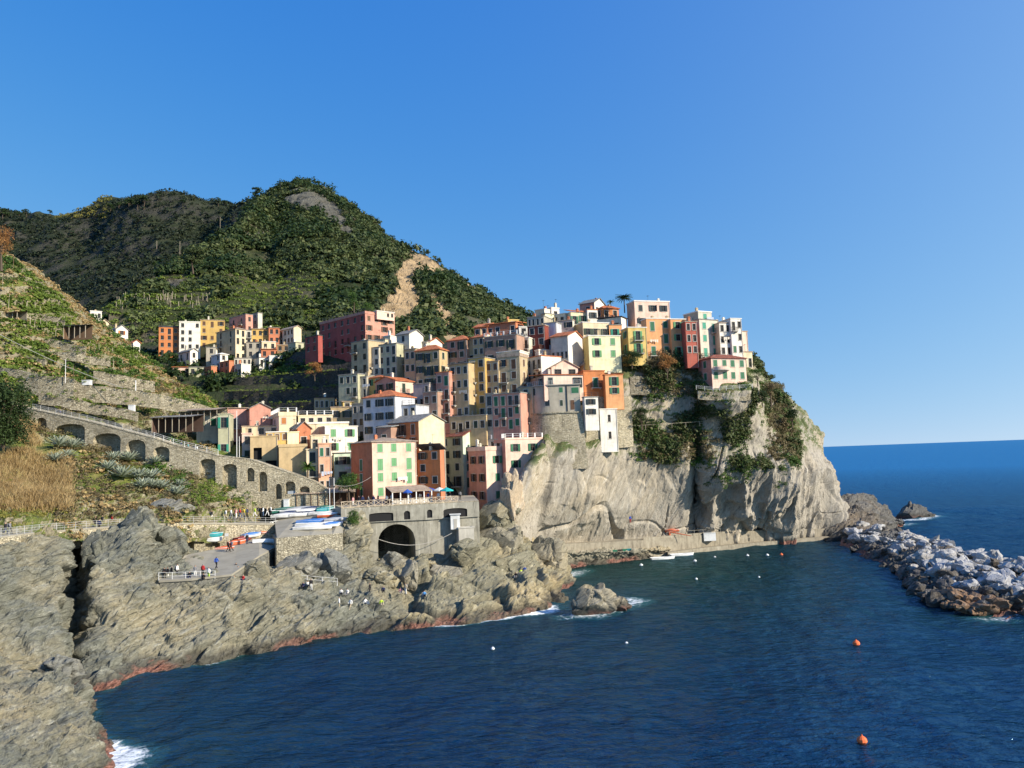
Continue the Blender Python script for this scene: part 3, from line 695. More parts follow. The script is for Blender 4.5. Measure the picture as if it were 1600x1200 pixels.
def build_sea():
    pts = [water_at(a, b_) for a, b_, _ in shore]; w = [q[2] for q in shore]
    xs = np.arange(-110, 190, .62); ys = np.arange(30, 300, .62)
    X, Yy = np.meshgrid(xs, ys, indexing='ij'); p = np.stack([X.ravel(), Yy.ravel(), 0*X.ravel()], 1)
    foam = np.zeros(len(p)); dist_all = np.full(len(p), 1e9)
    def seg(a, b_, wa, wb, width):
        nonlocal foam, dist_all
        a = np.array(a[:2]); b_ = np.array(b_[:2]); ab = b_-a
        t = np.clip(((p[:, :2]-a) @ ab)/(ab @ ab+1e-9), 0, 1)
        d = np.linalg.norm(p[:, :2]-(a+t[:, None]*ab), axis=1)
        ww = wa+(wb-wa)*t
        foam = np.maximum(foam, ww*np.clip(1-d/(width*(.45+ww)), 0, 1)**.7); dist_all = np.minimum(dist_all, d)
    for k in range(len(pts)-1): seg(pts[k], pts[k+1], w[k], w[k+1], 3.2)
    for loop, wt in (([(893,962),(930,962),(965,950),(995,940),(985,936)], .95), ([(1405,812),(1440,812),(1462,806)], 1.0), ([(1380,790),(1396,793)], .8), ([(1395,824),(1425,818)], .8),
                     ([(1540,966),(1600,962)], .8), ([(1100,960),(1106,960)], .25)):
        lp = [water_at(*q) for q in loop]
        for k in range(len(lp)-1): seg(lp[k], lp[k+1], wt, wt, 3.0)
    from mathutils.kdtree import KDTree
    wet = np.concatenate([G.reshape(-1, 3) for G in (G_coast, G_near, G_prom, G_head)]); wet = wet[np.abs(wet[:, 2]) < .22]
    kd = KDTree(len(wet)); [kd.insert((q[0], q[1], 0), i) for i, q in enumerate(wet)]; kd.balance()
    cand = np.nonzero((dist_all < 9))[0]; dact = np.full(len(p), 9.)
    for i in cand: dact[i] = kd.find((p[i, 0], p[i, 1], 0))[2]
    wf = np.clip(foam*1.6, .22, 1); gust = np.clip(.75+.8*fbm(p/6., 2, 77), .2, 1.5)
    foam = np.maximum(foam*.75, wf*np.clip(1-dact/(.5+4.6*wf**1.4*gust), 0, 1)**.8)
    h = fbm(p/7.5*np.array([1, .6, 1]), 3, 5)*.24 + fbm(p/2.2, 2, 9)*.09
    edge = np.clip(np.minimum.reduce([p[:,0]+110, 189-p[:,0], p[:,1]-30, 299-p[:,1]])/10, 0, 1)
    # harbour greener: the cliffs' reflection is put into the water colour
    cx, cy = 22., 165.
    sh = np.clip(1.25-np.hypot((p[:,0]-cx)/60, (p[:,1]-cy)/75), 0, 1)**.8
    sh = np.maximum(sh, np.clip(1-dist_all/22, 0, 1)*.7)*edge
    V = np.stack([p[:,0], p[:,1], h*edge], 1)
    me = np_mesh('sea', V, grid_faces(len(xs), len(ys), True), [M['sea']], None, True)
    for nm, arr in (('foam', foam), ('cliff_tint', sh)):
        a = me.attributes.new(nm, 'FLOAT', 'POINT'); a.data.foreach_set('value', arr.astype(np.float32))
    # outer sheet to the horizon, butted to the inner sheet
    x0, x1, y0, y1 = xs[0], xs[-1], ys[0], ys[-1]; B = 45000
    bm = bmesh.new(); bm.from_mesh(me)
    o = [bm.verts.new(c) for c in ((-B,-B,0),(B,-B,0),(B,B,0),(-B,B,0),(x0,y0,0),(x1,y0,0),(x1,y1,0),(x0,y1,0))]
    for q in ((0,1,5,4),(1,2,6,5),(2,3,7,6),(3,0,4,7)): bm.faces.new([o[i] for i in q]).smooth = True
    bm.normal_update()
    bm.to_mesh(me); bm.free()
    return tag(link_mesh('sea', me), kind='structure')
build_sea()
# ------------------------------------------------------------------ houses
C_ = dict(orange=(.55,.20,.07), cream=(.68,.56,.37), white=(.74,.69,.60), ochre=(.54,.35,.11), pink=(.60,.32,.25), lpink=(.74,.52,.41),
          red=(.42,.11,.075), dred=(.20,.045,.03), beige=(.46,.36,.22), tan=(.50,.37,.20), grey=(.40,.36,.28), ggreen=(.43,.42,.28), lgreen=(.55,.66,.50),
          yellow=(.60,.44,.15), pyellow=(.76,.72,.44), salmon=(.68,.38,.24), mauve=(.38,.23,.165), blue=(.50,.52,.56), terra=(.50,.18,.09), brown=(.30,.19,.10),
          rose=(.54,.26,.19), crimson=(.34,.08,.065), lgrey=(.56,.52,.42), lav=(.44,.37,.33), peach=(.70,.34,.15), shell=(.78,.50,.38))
S_ = dict(g=(.035,.15,.075), d=(.03,.05,.035), b=(.13,.07,.04), t=(.05,.30,.20), lg=(.13,.32,.14), o=(.45,.17,.05), n=None, k=(.02,.035,.04))
_wm = {}
def window_mesh(w, h, kind):
    k = (round(w, 2), round(h, 2), kind)
    if k in _wm: return _wm[k]
    b = MB(); t = .05
    b.poly([(-w/2,.16,0),(w/2,.16,0),(w/2,.16,h),(-w/2,.16,h)], 0)
    for x0, x1, z0, z1 in ((-w/2,-w/2+t,0,h),(w/2-t,w/2,0,h),(-t/2,t/2,t,h-t),(-w/2+t,w/2-t,h-t,h),(-w/2+t,w/2-t,0,t),(-w/2+t,-t/2,h*.6,h*.6+.05),(t/2,w/2-t,h*.6,h*.6+.05)):
        b.box(x0, x1, .10, .155, z0, z1, 2)
    b.box(-w/2-.12, w/2+.12, -.12, .09, -.10, -.003, 1)
    if kind == 1:    # raised surround
        b.box(-w/2-.14, -w/2-.003, -.035, .02, 0, h+.14, 1); b.box(w/2+.003, w/2+.14, -.035, .02, 0, h+.14, 1); b.box(-w/2-.003, w/2+.003, -.035, .02, h+.003, h+.14, 1)
    me = b.mesh('window', [M['glass'], M['frame'], M['sash']]); _wm[k] = me; return me
_sm = {}
def shutter_mesh(w, h):
    k = (round(w, 2), round(h, 2))
    if k in _sm: return _sm[k]
    b = MB(); b.box(0, w, 0, .045, 0, h)
    n = max(4, int(h/.16))
    for i in range(n): b.box(.05, w-.05, -.02, -.001, .04+i*(h-.08)/n, .04+(i+.62)*(h-.08)/n)
    me = b.mesh('shutter', [M['frame']]); _sm[k] = me; return me
_bm = {}
def balcony_meshes(w, d):
    k = (round(w, 1), round(d, 1))
    if k in _bm: return _bm[k]
    b = MB(); b.box(-w/2, w/2, -d, -.003, -.16, 0, 0)
    for x in (-w/2+.2, w/2-.2): b.box(x-.07, x+.07, -d*.7, -.003, -.42, -.163, 0)
    r = MB(); n = max(5, int(w/.22))
    for i in range(n+1):
        x = -w/2+.03+(w-.06)*i/n; r.box(x-.014, x+.014, -d+.02, -d+.05, .0, .93)
    for x in (-w/2+.02, w/2-.05):
        for j in range(4): r.box(x, x+.03, -d+.05+j*(d-.1)/4+.1, -d+.08+j*(d-.1)/4+.1, 0, .93)
    r.box(-w/2, w/2, -d+.005, -d+.065, .933, .98); r.box(-w/2, -w/2+.05, -d+.067, -.003, .933, .98); r.box(w/2-.05, w/2, -d+.067, -.003, .933, .98)
    _bm[k] = (b.mesh('balcony', [M['concrete']]), r.mesh('railing', [M['dark_metal']])); return _bm[k]

def face_holes(b, o, u, w, z0, z1, holes, mi, depth=.17):
    """wall face from o along u with real openings; holes = (x0,x1,za,zb)"""
    xs = sorted(set([0.0, w]+[q for h in holes for q in h[:2]])); zs = sorted(set([z0, z1]+[q for h in holes for q in h[2:]]))
    o = Vector(o); u = Vector(u); inn = Vector((-u.y, u.x, 0))*depth
    def pt(x, z, d=0): return o+u*x+Vector((0,0,z))+(inn if d else Vector((0,0,0)))
    for i in range(len(xs)-1):
        for j in range(len(zs)-1):
            cx, cz = (xs[i]+xs[i+1])/2, (zs[j]+zs[j+1])/2
            if any(h[0] < cx < h[1] and h[2] < cz < h[3] for h in holes): continue
            b.poly([pt(xs[i],zs[j]), pt(xs[i+1],zs[j]), pt(xs[i+1],zs[j+1]), pt(xs[i],zs[j+1])], mi)
    for x0, x1, a, c in holes:
        b.poly([pt(x0,a), pt(x0,a,1), pt(x0,c,1), pt(x0,c)], mi); b.poly([pt(x1,a), pt(x1,c), pt(x1,c,1), pt(x1,a,1)], mi)
        b.poly([pt(x0,a), pt(x1,a), pt(x1,a,1), pt(x0,a,1)], mi); b.poly([pt(x0,c), pt(x0,c,1), pt(x1,c,1), pt(x1,c)], mi)

HOUSES = []
def house(label, cR, cL, xl, xc, xr, yt, yb, Y, th, roof='flat', rmat='roof_grey', nL=0, nR=0, sL='n', sR=None, drop=3.0, deep=7.0, wide=6.0,
          wdw=1.12, fh=2.85, rise=None, para=.0, chim=1, french=.28, balc=.5, cat='house', name='house', fl=None, rail=False, hole=None, trim=True, pillars=False, closed=.3, grid=1, noise_=True, roof_over=.35):
    rnd = random.Random(int(xc*7+yt*13+Y)); ym = (yt+yb)/2; t = R(th)
    if sR is None: sR = sL
    Ct = P(xc, yt, Y); Cb = P(xc, yb, Y); Cm = P(xc, ym, Y)
    u = Vector((math.cos(t), math.sin(t), 0)); v = Vector((-math.sin(t), math.cos(t), 0))
    def reach(px, d):
        h = ray(px, ym); cr = lambda a, b_: a.x*b_.y-a.y*b_.x
        den = cr(d, h); return -cr(Cm, h)/den if abs(den) > 1e-6 else None
    W = reach(xr, u) if xr > xc+.5 else wide
    D = reach(xl, v) if xl < xc-.5 else deep
    if W is None or W <= .3 or W > 40: W = wide
    if D is None or D <= .3 or D > 60: D = deep
    # a face seen almost edge-on is given the depth a real building has
    W = max(W, 1.6); D = max(D, 1.6)
    zb = Cb.z-drop; H = Ct.z-zb; vis = Ct.z-Cb.z
    root = empty(name, (Cm.x, Cm.y, zb), t); tag(root, label, cat)
    HOUSES.append((root, W, D, H))
    mL = paint(C_[cL]) if isinstance(cL, str) and cL in C_ else M[cL]; mR = paint(C_[cR]) if isinstance(cR, str) and cR in C_ else M[cR]  # many two-tone houses: left face painted darker for shade, right lighter for sun
    b = MB(); nf = fl or max(1, int(round(vis/fh))); f_h = vis/nf
    wins = []
    def mk(face, n, w):
        holes = []
        if n <= 0: return holes
        ww = min(wdw, w/n*.52)
        for i in range(n):
            cx = (i+.5)*w/n + (rnd.random()-.5)*.12*w/n
            for k in range(nf):
                if rnd.random() < .06: continue
                fr = rnd.random() < french and f_h > 2.5; z0 = H-(k+1)*f_h
                hh = min(2.25, f_h*.78) if fr else min(1.6, f_h*.56)
                zz = z0+(.06 if fr else f_h*.27)
                holes.append((cx-ww/2, cx+ww/2, zz, zz+hh)); wins.append((face, cx, zz, ww, hh, fr, w/n))
        return holes
    hR = mk('R', nR, W); hL = mk('L', nL, D)
    if hole:
        for face, a, c, e, g in hole:      # fractions of the width, metres below the eave
            w = W if face == 'R' else D; hh = (a*w, c*w, H-g, H-e)
            if face == 'R': hR = [q for q in hR if not (q[1] > hh[0] and q[0] < hh[1] and q[3] > hh[2] and q[2] < hh[3])]+[hh]
            else: hL = [q for q in hL if not (q[1] > hh[0] and q[0] < hh[1] and q[3] > hh[2] and q[2] < hh[3])]+[hh]
            wins = [q for q in wins if not (q[0] == face and hh[0] < q[1]+.5 and q[1]-.5 < hh[1] and hh[2] < q[2]+q[4] and q[2] < hh[3])]
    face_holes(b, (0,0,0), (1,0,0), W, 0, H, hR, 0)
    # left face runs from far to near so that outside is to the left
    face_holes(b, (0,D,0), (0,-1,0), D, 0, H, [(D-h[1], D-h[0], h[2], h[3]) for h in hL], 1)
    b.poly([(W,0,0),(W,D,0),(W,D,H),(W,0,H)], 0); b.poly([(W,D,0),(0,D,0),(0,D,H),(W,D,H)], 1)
    b.poly([(.1,.1,H-.06),(W-.1,.1,H-.06),(W-.1,D-.1,H-.06),(.1,D-.1,H-.06)], 0)
    for side in ((hR, 'R'), (hL, 'L')):
        if hole:
            for face, a, c, e, g in hole:
                if face == side[1]:
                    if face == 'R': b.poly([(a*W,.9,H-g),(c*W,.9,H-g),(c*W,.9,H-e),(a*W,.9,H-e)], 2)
                    else: b.poly([(.9,a*D,H-g),(.9,c*D,H-g),(.9,c*D,H-e),(.9,a*D,H-e)], 2)  # black sheet stands in for the dark inside an opening
    if roof in ('gR', 'gL'):
        span = W if roof == 'gR' else D; rs = rise if rise is not None else span*.24
        if roof == 'gR':
            for y in (0, D): b.poly([(0,y,H),(W,y,H),(W/2,y,H+rs)], 0 if y == 0 else 1)
        else:
            for x in (0, W): b.poly([(x,0,H),(x,D,H),(x,D/2,H+rs)], 1 if x == 0 else 0)
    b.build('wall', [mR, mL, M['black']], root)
    # roof
    r = MB(); o = roof_over; T = .16; rm = mR if rmat == 'wall' else M[rmat]; topz = H
    if roof == 'gR':
        z = lambda x: H+rs*(1-abs(x-W/2)/(W/2))+.02
        for s0, s1 in ((-o, W/2), (W/2, W+o)):
            za, zc = z(s0), z(s1)
            q = [(s0,-o,za),(s1,-o,zc),(s1,D+o,zc),(s0,D+o,za)]; top = [(x,y,zz+T) for x,y,zz in q]
            r.poly(top); r.poly(q[::-1])
            for i in range(4):
                j = (i+1) % 4; r.poly([q[i],q[j],top[j],top[i]])
        topz = H+rs
    elif roof == 'gL':
        z = lambda y: H+rs*(1-abs(y-D/2)/(D/2))+.02
        for s0, s1 in ((-o, D/2), (D/2, D+o)):
            za, zc = z(s0), z(s1)
            q = [(-o,s0,za),(W+o,s0,za),(W+o,s1,zc),(-o,s1,zc)]; top = [(x,y,zz+T) for x,y,zz in q]
            r.poly(top); r.poly(q[::-1])
            for i in range(4):
                j = (i+1) % 4; r.poly([q[i],q[j],top[j],top[i]])
        topz = H+rs
    elif roof == 'hip':
        rs = rise if rise is not None else min(W, D)*.22; m_ = min(W, D)/2
        e = [(-o,-o,H+.02),(W+o,-o,H+.02),(W+o,D+o,H+.02),(-o,D+o,H+.02)]
        if W > D: a, c = (m_,D/2,H+rs), (W-m_,D/2,H+rs); polys = [[e[0],e[1],c,a],[e[1],e[2],c],[e[2],e[3],a,c],[e[3],e[0],a]]
        else: a, c = (W/2,m_,H+rs), (W/2,D-m_,H+rs); polys = [[e[0],e[1],a],[e[1],e[2],c,a],[e[2],e[3],c],[e[3],e[0],a,c]]
        for q in polys: r.poly(q)
        lo = [(x,y,zz-.14) for x,y,zz in e]; r.poly(lo[::-1])
        for i in range(4):
            j = (i+1) % 4; r.poly([lo[i],lo[j],e[j],e[i]])
        topz = H+rs
    elif roof in ('shed', 'shedL'):
        rs = rise if rise is not None else 1.0
        q = [(-o,-o,H+.03),(W+o,-o,H+.03),(W+o,D+o,H+rs),(-o,D+o,H+rs)] if roof == 'shed' else [(-o,-o,H+rs),(W+o,-o,H+.03),(W+o,D+o,H+.03),(-o,D+o,H+rs)]
        top = [(x,y,zz+T) for x,y,zz in q]; r.poly(top); r.poly(q[::-1])
        for i in range(4):
            j = (i+1) % 4; r.poly([q[i],q[j],top[j],top[i]])
        if roof == 'shed': topz = H+rs*.5
    else:
        h2 = para if para > 0 else .22
        oo = .12; w_ = .22
        r.box(-oo, W+oo, -oo, w_, H+.003, H+h2); r.box(-oo, W+oo, D-w_, D+oo, H+.003, H+h2)
        r.box(-oo, w_, w_+.002, D-w_-.002, H+.003, H+h2); r.box(W-w_, W+oo, w_+.002, D-w_-.002, H+.003, H+h2)
        r.poly([(w_,w_,H+.05),(W-w_,w_,H+.05),(W-w_,D-w_,H+.05),(w_,D-w_,H+.05)])
        if para > 0: rm = mR if rmat == 'wall' else rm
        elif rmat == 'wall': rm = mR
        topz = H+.05
    ro = r.build('roof', rm, root)
    for k in range(chim):
        if rnd.random() < .75:
            cx = W*(.2+.6*rnd.random()); cy = D*(.25+.5*rnd.random()); hh = .8+.7*rnd.random()
            zc = H+.1
            if roof == 'gR': zc = z(cx)
            elif roof == 'gL': zc = z(cy)
            elif roof == 'hip': zc = H+.3
            c = MB(); c.box(cx-.28, cx+.28, cy-.25, cy+.25, zc-.3, zc+hh, 0); c.box(cx-.36, cx+.36, cy-.33, cy+.33, zc+hh+.003, zc+hh+.1, 0)
            c.box(cx-.2, cx+.2, cy-.18, cy+.18, zc+hh+.103, zc+hh+.28, 0)
            c.build('chimney', paint(C_[rnd.choice(['white','lgrey','terra','beige'])]), ro)
    if Y < 215 and rnd.random() < .55:      # television aerial
        q = MB(); ax, ay, hh = W*(.2+.6*rnd.random()), D*(.3+.4*rnd.random()), 1.6+1.2*rnd.random(); z0 = H-.1
        q.tube((ax, ay, z0), (ax, ay, z0+hh+.6), .025, n=4)
        for k in range(5): q.tube((ax-.35+.03*k, ay-.3+.15*k, z0+hh+.45), (ax+.35-.03*k, ay-.3+.15*k, z0+hh+.45), .014, n=3)
        q.tube((ax, ay-.35, z0+hh+.45), (ax, ay+.4, z0+hh+.45), .018, n=3); q.build('aerial', M['dark_metal'], ro)
    if Y < 200 and rnd.random() < .25 and nR > 0:
        q = MB(); cx = W*rnd.random()*.6+.5; zz = H-vis*(.35+.3*rnd.random())
        for k in range(4): q.box(cx+k*.55, cx+k*.55+.42, -.55, -.53, zz-.1-.5*rnd.random()-.3, zz)
        q.tube((cx-.2, -.54, zz), (cx+2.3, -.54, zz), .012, n=3); q.build('laundry', paint(rnd.choice([(.7,.7,.68),(.45,.5,.6),(.65,.6,.5)]), streak=False), root)
    if rail:
        q = MB(); zt = H+h2 if roof == 'flat' else H
        for (p0, p1) in (((0,0),(W,0)), ((0,0),(0,D))):
            ln = math.dist(p0, p1); n = max(2, int(ln/1.6))
            for i in range(n+1):
                x = p0[0]+(p1[0]-p0[0])*i/n; y = p0[1]+(p1[1]-p0[1])*i/n
                s = .13 if pillars else .03
                q.box(x-s+.05, x+s+.05, y-s+.05, y+s+.05, zt+.002, zt+.95)
            if not pillars or True:
                for zz in (.45, .9): q.tube((p0[0]+.05, p0[1]+.05, zt+zz), (p1[0]+.05, p1[1]+.05, zt+zz), .025, n=4)
        q.build('roof_railing', M['white_metal'] if pillars else M['dark_metal'], ro)
    # windows with shutters and balconies
    for face, cx, zz, ww, hh, fr, cell in wins:
        me = window_mesh(ww, hh, 1 if trim and Y < 215 else 0)
        wo_ = link_mesh('window', me, root); 
        if face == 'R': wo_.location = (cx, 0, zz)
        else: wo_.location = (0, cx, zz); wo_.rotation_euler = (0, 0, -math.pi/2)
        s = S_[sR if face == 'R' else sL]
        if s is not None:
            sm = paint(s, streak=False, rough=.6)
            cl = rnd.random() < closed
            if cl:
                a = link_mesh('shutter', shutter_mesh(ww/2-.01, hh), wo_, (-ww/2, 0, 0), None, sm); link_mesh('shutter', shutter_mesh(ww/2-.01, hh), wo_, (.01, 0, 0), None, sm)
            elif cell > ww*2.0:
                link_mesh('shutter', shutter_mesh(ww/2-.01, hh), wo_, (-ww-.02, -.10, 0), rnd.uniform(-.12,.12), sm); link_mesh('shutter', shutter_mesh(ww/2-.01, hh), wo_, (ww/2+.03, -.10, 0), rnd.choice([0,0,-.25,-.7,-.1]), sm)
        if fr and rnd.random() < balc and H-zz > 2.6:
            bw = min(cell*.95, 2.4); bs, rl = balcony_meshes(bw, .9)
            bo = link_mesh('balcony', bs, root)
            if face == 'R': bo.location = (cx, -.01, zz-.08)
            else: bo.location = (-.01, cx, zz-.08); bo.rotation_euler = (0, 0, -math.pi/2)
            link_mesh('railing', rl, bo)
    if vis > 6 and Y < 215:
        q = MB(); q.tube((W-.15, -.09, .2), (W-.15, -.09, H-.1), .05, n=5); q.build('drainpipe', M['frame'], root)
    return root

Hh = house
# ---- far quarter on the left, across the valley
FV = dict(fh=2.7, trim=False, wdw=1.0)
Hh('orange four storey house at the left end of the far row', 'orange','orange',248,248,280,511,556,262,20,'flat','roof_dark',0,3,'n',para=.5,rail=True,**FV)
Hh('cream white four storey house between the orange and ochre fronts', 'white','white',280,280,313,503,547,262,20,'flat','wall',0,3,'n',balc=1,french=.6,para=.3,**FV)
Hh('ochre yellow house behind the tall beige block in the far row', 'ochre','ochre',313,313,351,500,545,265,20,'flat','roof_tan',0,3,'b',**FV)
Hh('tall beige corner block standing forward of the far row', 'cream','beige',338,368,384,513,562,254,52,'hip','roof_tan',2,2,'n',rise=.8,french=.5,**FV)
Hh('rose pink house with lit side wall, highest of the far row', 'rose','rose',358,384,395,491,520,270,50,'flat','roof_grey',2,1,'n',**FV)
Hh('small white box house right of the rose pink one on the far slope', 'lgrey','grey',394,403,410,489,508,275,48,'flat','roof_grey',1,0,'n',chim=0,**FV)
Hh('narrow pale house with stacked balconies beside the ochre front', 'lgrey','lgrey',383,384,393,516,540,262,22,'flat','roof_grey',0,1,'n',balc=1,french=.9,**FV)
Hh('low ochre house in the middle of the far right row', 'ochre','ochre',393,393,420,514,540,264,20,'shed','roof_tan',0,3,'n',**FV)
Hh('brick red house between ochre and cream far fronts', 'terra','terra',420,420,437,512,538,264,20,'shed','roof_tan',0,2,'n',**FV)
Hh('cream house with sunlit gable at the right end of the far row', 'cream','lgrey',437,459,471,512,537,262,50,'gR','roof_tan',4,0,'n',rise=.9,**FV)
Hh('pale pink house with lit side at the lower left of the far quarter', 'white','lpink',279,297,309,548,576,250,52,'gR','roof_grey',2,1,'n',rise=.8,**FV)
Hh('dark grey narrow house in shade under the beige corner block', 'grey','grey',322,322,337,543,568,252,15,'flat','roof_grey',0,1,'n',**FV)
Hh('small white house with lit flank below the beige corner block', 'white','blue',330,344,356,553,577,246,50,'hip','roof_white',2,1,'n',rise=.7,**FV)
Hh('low tomato red house below the far white house', 'terra','terra',343,358,365,564,586,242,50,'flat','roof_orange',2,0,'n',**FV)
Hh('long low pinkish shed at the bottom left of the far quarter', 'lpink','lpink',270,270,296,574,584,245,18,'shed','roof_orange',0,0,'n',fl=1,chim=0,**FV)
Hh('low grey green outbuilding beside the pinkish shed', 'ggreen','ggreen',295,295,319,574,588,244,18,'flat','roof_grey',0,2,'n',fl=1,chim=0,**FV)
Hh('small red house with orange side next to the grey green outbuilding', 'terra','terra',318,330,339,572,587,243,50,'flat','roof_tan',1,0,'n',chim=0,**FV)
Hh('white cube house at the valley edge under the far row', 'white','lgrey',366,377,392,569,588,240,50,'flat','roof_white',2,0,'n',**FV)
Hh('white low house in a row above the white cube', 'lgrey','lgrey',366,366,392,560,573,246,12,'flat','roof_grey',0,4,'n',fl=1,**FV)
Hh('long low white house with many small windows above the valley', 'white','lgrey',392,405,421,559,573,246,40,'flat','roof_grey',2,2,'n',fl=1,**FV)
Hh('bright white rounded house at the right end of the low white row', 'white','white',421,421,441,556,570,246,26,'flat','roof_white',0,1,'n',fl=1,chim=0,**FV)
Hh('small brick red house above the low white row', 'terra','terra',408,408,431,546,560,252,15,'shed','roof_orange',0,2,'n',fl=1,**FV)
Hh('grey house with flat dark roof under the ochre far front', 'grey','grey',385,385,409,535,560,256,10,'flat','roof_dark',0,2,'n',**FV)
Hh('cream roof terrace house under the brick red far front', 'cream','cream',409,409,431,534,548,256,20,'flat','roof_white',0,2,'n',fl=1,**FV)
Hh('small brown house under the cream gable of the far row', 'brown','brown',433,433,452,539,562,254,15,'flat','roof_tan',0,2,'n',**FV)
Hh('grey green tower like house near the crimson block', 'ggreen','ggreen',450,462,475,535,565,247,50,'flat','roof_grey',1,1,'n',**FV)
Hh('small white house with balcony below the left hillside ridge', 'white','white',170,181,200,514,537,240,48,'gR','roof_grey',1,1,'o',rise=1.4,**FV)
Hh('low white house with orange roof edge in front of the ridge house', 'white','white',197,208,219,535,550,232,48,'gR','roof_orange',1,0,'n',rise=.8,chim=0,fl=1,**FV)
Hh('tiny white cube house with two windows high behind the ridge', 'white','white',137,141,159,486,500,250,35,'flat','roof_white',0,2,'n',fl=1,chim=1,**FV)
Hh('cream gable end peeping over the ridge beside the tiny white cube', 'cream','cream',152,157,170,503,518,244,42,'gR','roof_tan',0,0,'n',rise=.9,chim=0,fl=1,**FV)
# ---- crimson block
Hh('long crimson block with roof terrace chimneys, its end wall in sun', 'rose','crimson',500,571,617,490,549,218,48,'flat','wall',7,4,'n','b',para=.8,chim=2,french=.15,fh=2.9,rail=True)
Hh('small crimson house at the left foot of the long crimson block', 'crimson','crimson',477,497,501,524,550,224,50,'flat','roof_dark',2,0,'n',fh=2.9)
Hh('long cream roof terrace over the crimson block end', 'lpink','lpink',588,589,616,486,496,220,42,'flat','roof_white',0,4,'n',drop=.5,fl=1,chim=1)
# ---- upper left of the old town (shade)
Hh('unfinished beige tower house with banded walls at the shaded end', 'beige','beige',549,549,576,536,586,200,-34,'flat','roof_grey',0,2,'n',fh=3.2,trim=False)
Hh('tall grey white house right of the banded beige tower house', 'lgrey','grey',575,575,593,545,590,198,-28,'flat','roof_grey',0,2,'d')
Hh('grey green house with pale back wall above the grey white one', 'cream','ggreen',578,602,608,530,560,203,66,'flat','roof_grey',2,0,'n',drop=6)
Hh('pale green house with wide upper window in the shaded terrace row', 'ggreen','ggreen',592,592,620,540,590,197,-28,'flat','roof_grey',0,3,'d')
Hh('cream parapet house with sunlit wall behind the pale green one', 'white','cream',600,610,620,525,545,204,62,'flat','roof_white',0,0,'n',chim=1)
Hh('white gable house with dazzling sunlit end over the shaded row', 'white','lgrey',620,640,662,521,585,196,60,'gR','roof_grey',1,0,'k',rise=1.3,wdw=.8)
Hh('grey strip house between the white gable and the orange roof', 'lgrey','grey',640,667,672,534,560,200,66,'flat','roof_grey',4,0,'d',drop=6)
Hh('small white gable behind the orange hipped roof', 'white','white',668,672,691,534,548,203,52,'gR','roof_orange',0,0,'n',rise=1.2)
Hh('narrow tan house left of the beige house with orange hipped roof', 'tan','tan',632,632,650,547,606,192,-26,'flat','roof_grey',0,2,'d')
Hh('broad beige house with orange hipped roof above the pink gable', 'tan','tan',650,687,700,545,606,187,66,'hip','roof_orange',3,1,'d',rise=1.5,french=.45)
Hh('cream cottage with roof tank low in the shaded gully', 'ggreen','ggreen',529,529,559,587,622,190,-24,'flat','roof_grey',0,3,'d',fh=3.2)
Hh('grey cottage joined to the cream cottage in the gully', 'grey','grey',558,558,573,590,622,189,-24,'flat','roof_grey',0,2,'n')
Hh('ochre brown house with yellow roof parapet behind the pink balcony house', 'brown','ochre',571,597,618,589,622,187,62,'hip','roof_orange',2,0,'g',rise=.9)
Hh('pink house with long balcony and orange roof, right wall half in sun', 'lpink','rose',587,618,646,594,632,184,56,'gL','roof_orange',2,1,'d',rise=1.1,balc=1,french=.7)
Hh('lavender house with wash lines right of the pink gable', 'lav','lav',646,646,671,601,640,182,-24,'flat','roof_grey',0,3,'k')
Hh('blue white house with bright orange roof above the burnt orange house', 'blue','blue',568,568,618,622,684,176,-26,'hip','roof_orange',0,3,'k',rise=1.8,deep=8,french=.35)
Hh('low blue white wing with terrace right of the bright orange roof', 'blue','blue',618,618,650,635,676,175,-24,'flat','roof_grey',0,3,'k',rail=True)
Hh('dusky pink house squeezed below the lavender one', 'mauve','mauve',661,661,684,614,660,179,-26,'flat','roof_grey',0,2,'d',rail=True)
# ---- row at lower left of the old town
Hh('beige row house under the dark terraces with purple band', 'tan','tan',491,491,523,622,662,196,8,'flat','roof_dark',0,4,'d')
Hh('beige house with ochre loft and a yellow awning', 'tan','tan',517,517,551,637,680,186,8,'flat','roof_tan',0,2,'d',rise=.8)
Hh('ochre loft on top of the beige house, with yellow lit panel', 'yellow','ochre',526,536,550,628,640,187,20,'shed','roof_tan',0,1,'o',drop=.3,fl=1,chim=0)
Hh('grey cluttered terrace house between beige and blue white fronts', 'grey','grey',550,550,570,632,690,184,-22,'flat','roof_grey',0,2,'n',rail=True)
# ---- centre (deep shade)
Hh('brown brick house with orange roof on the skyline row of the centre', 'mauve','mauve',699,699,730,533,580,192,-26,'hip','roof_orange',0,2,'d',rise=1.6,balc=1,french=.5)
Hh('narrow ochre grey house right of the brown brick one', 'tan','tan',728,728,741,529,572,191,-26,'shed','roof_orange',0,1,'d')
Hh('ochre beige gable house with sunlit right end in the centre', 'cream','tan',739,756,774,526,572,188,62,'gR','roof_orange',2,0,'d',rise=1.1)
Hh('mauve pink house with white roof pergola', 'mauve','mauve',757,757,808,528,572,187,-24,'flat','roof_grey',0,3,'d',rail=True,pillars=True)
Hh('pale blue house with roof rail right of the mauve pink house', 'lgrey','blue',805,805,827,530,580,189,-24,'flat','roof_white',0,2,'n',rail=True)
Hh('dark wine red block near the top of the centre', 'dred','dred',825,825,852,511,562,190,-24,'flat','roof_tan',0,2,'n','n',trim=True,french=0)
Hh('pale blue narrow house beside the wine red block', 'blue','blue',851,851,870,506,545,191,-24,'flat','roof_grey',0,1,'k')
Hh('grey mauve house with dark square openings near the top', 'lgrey','lav',868,895,898,500,530,192,70,'flat','roof_tan',2,0,'k')
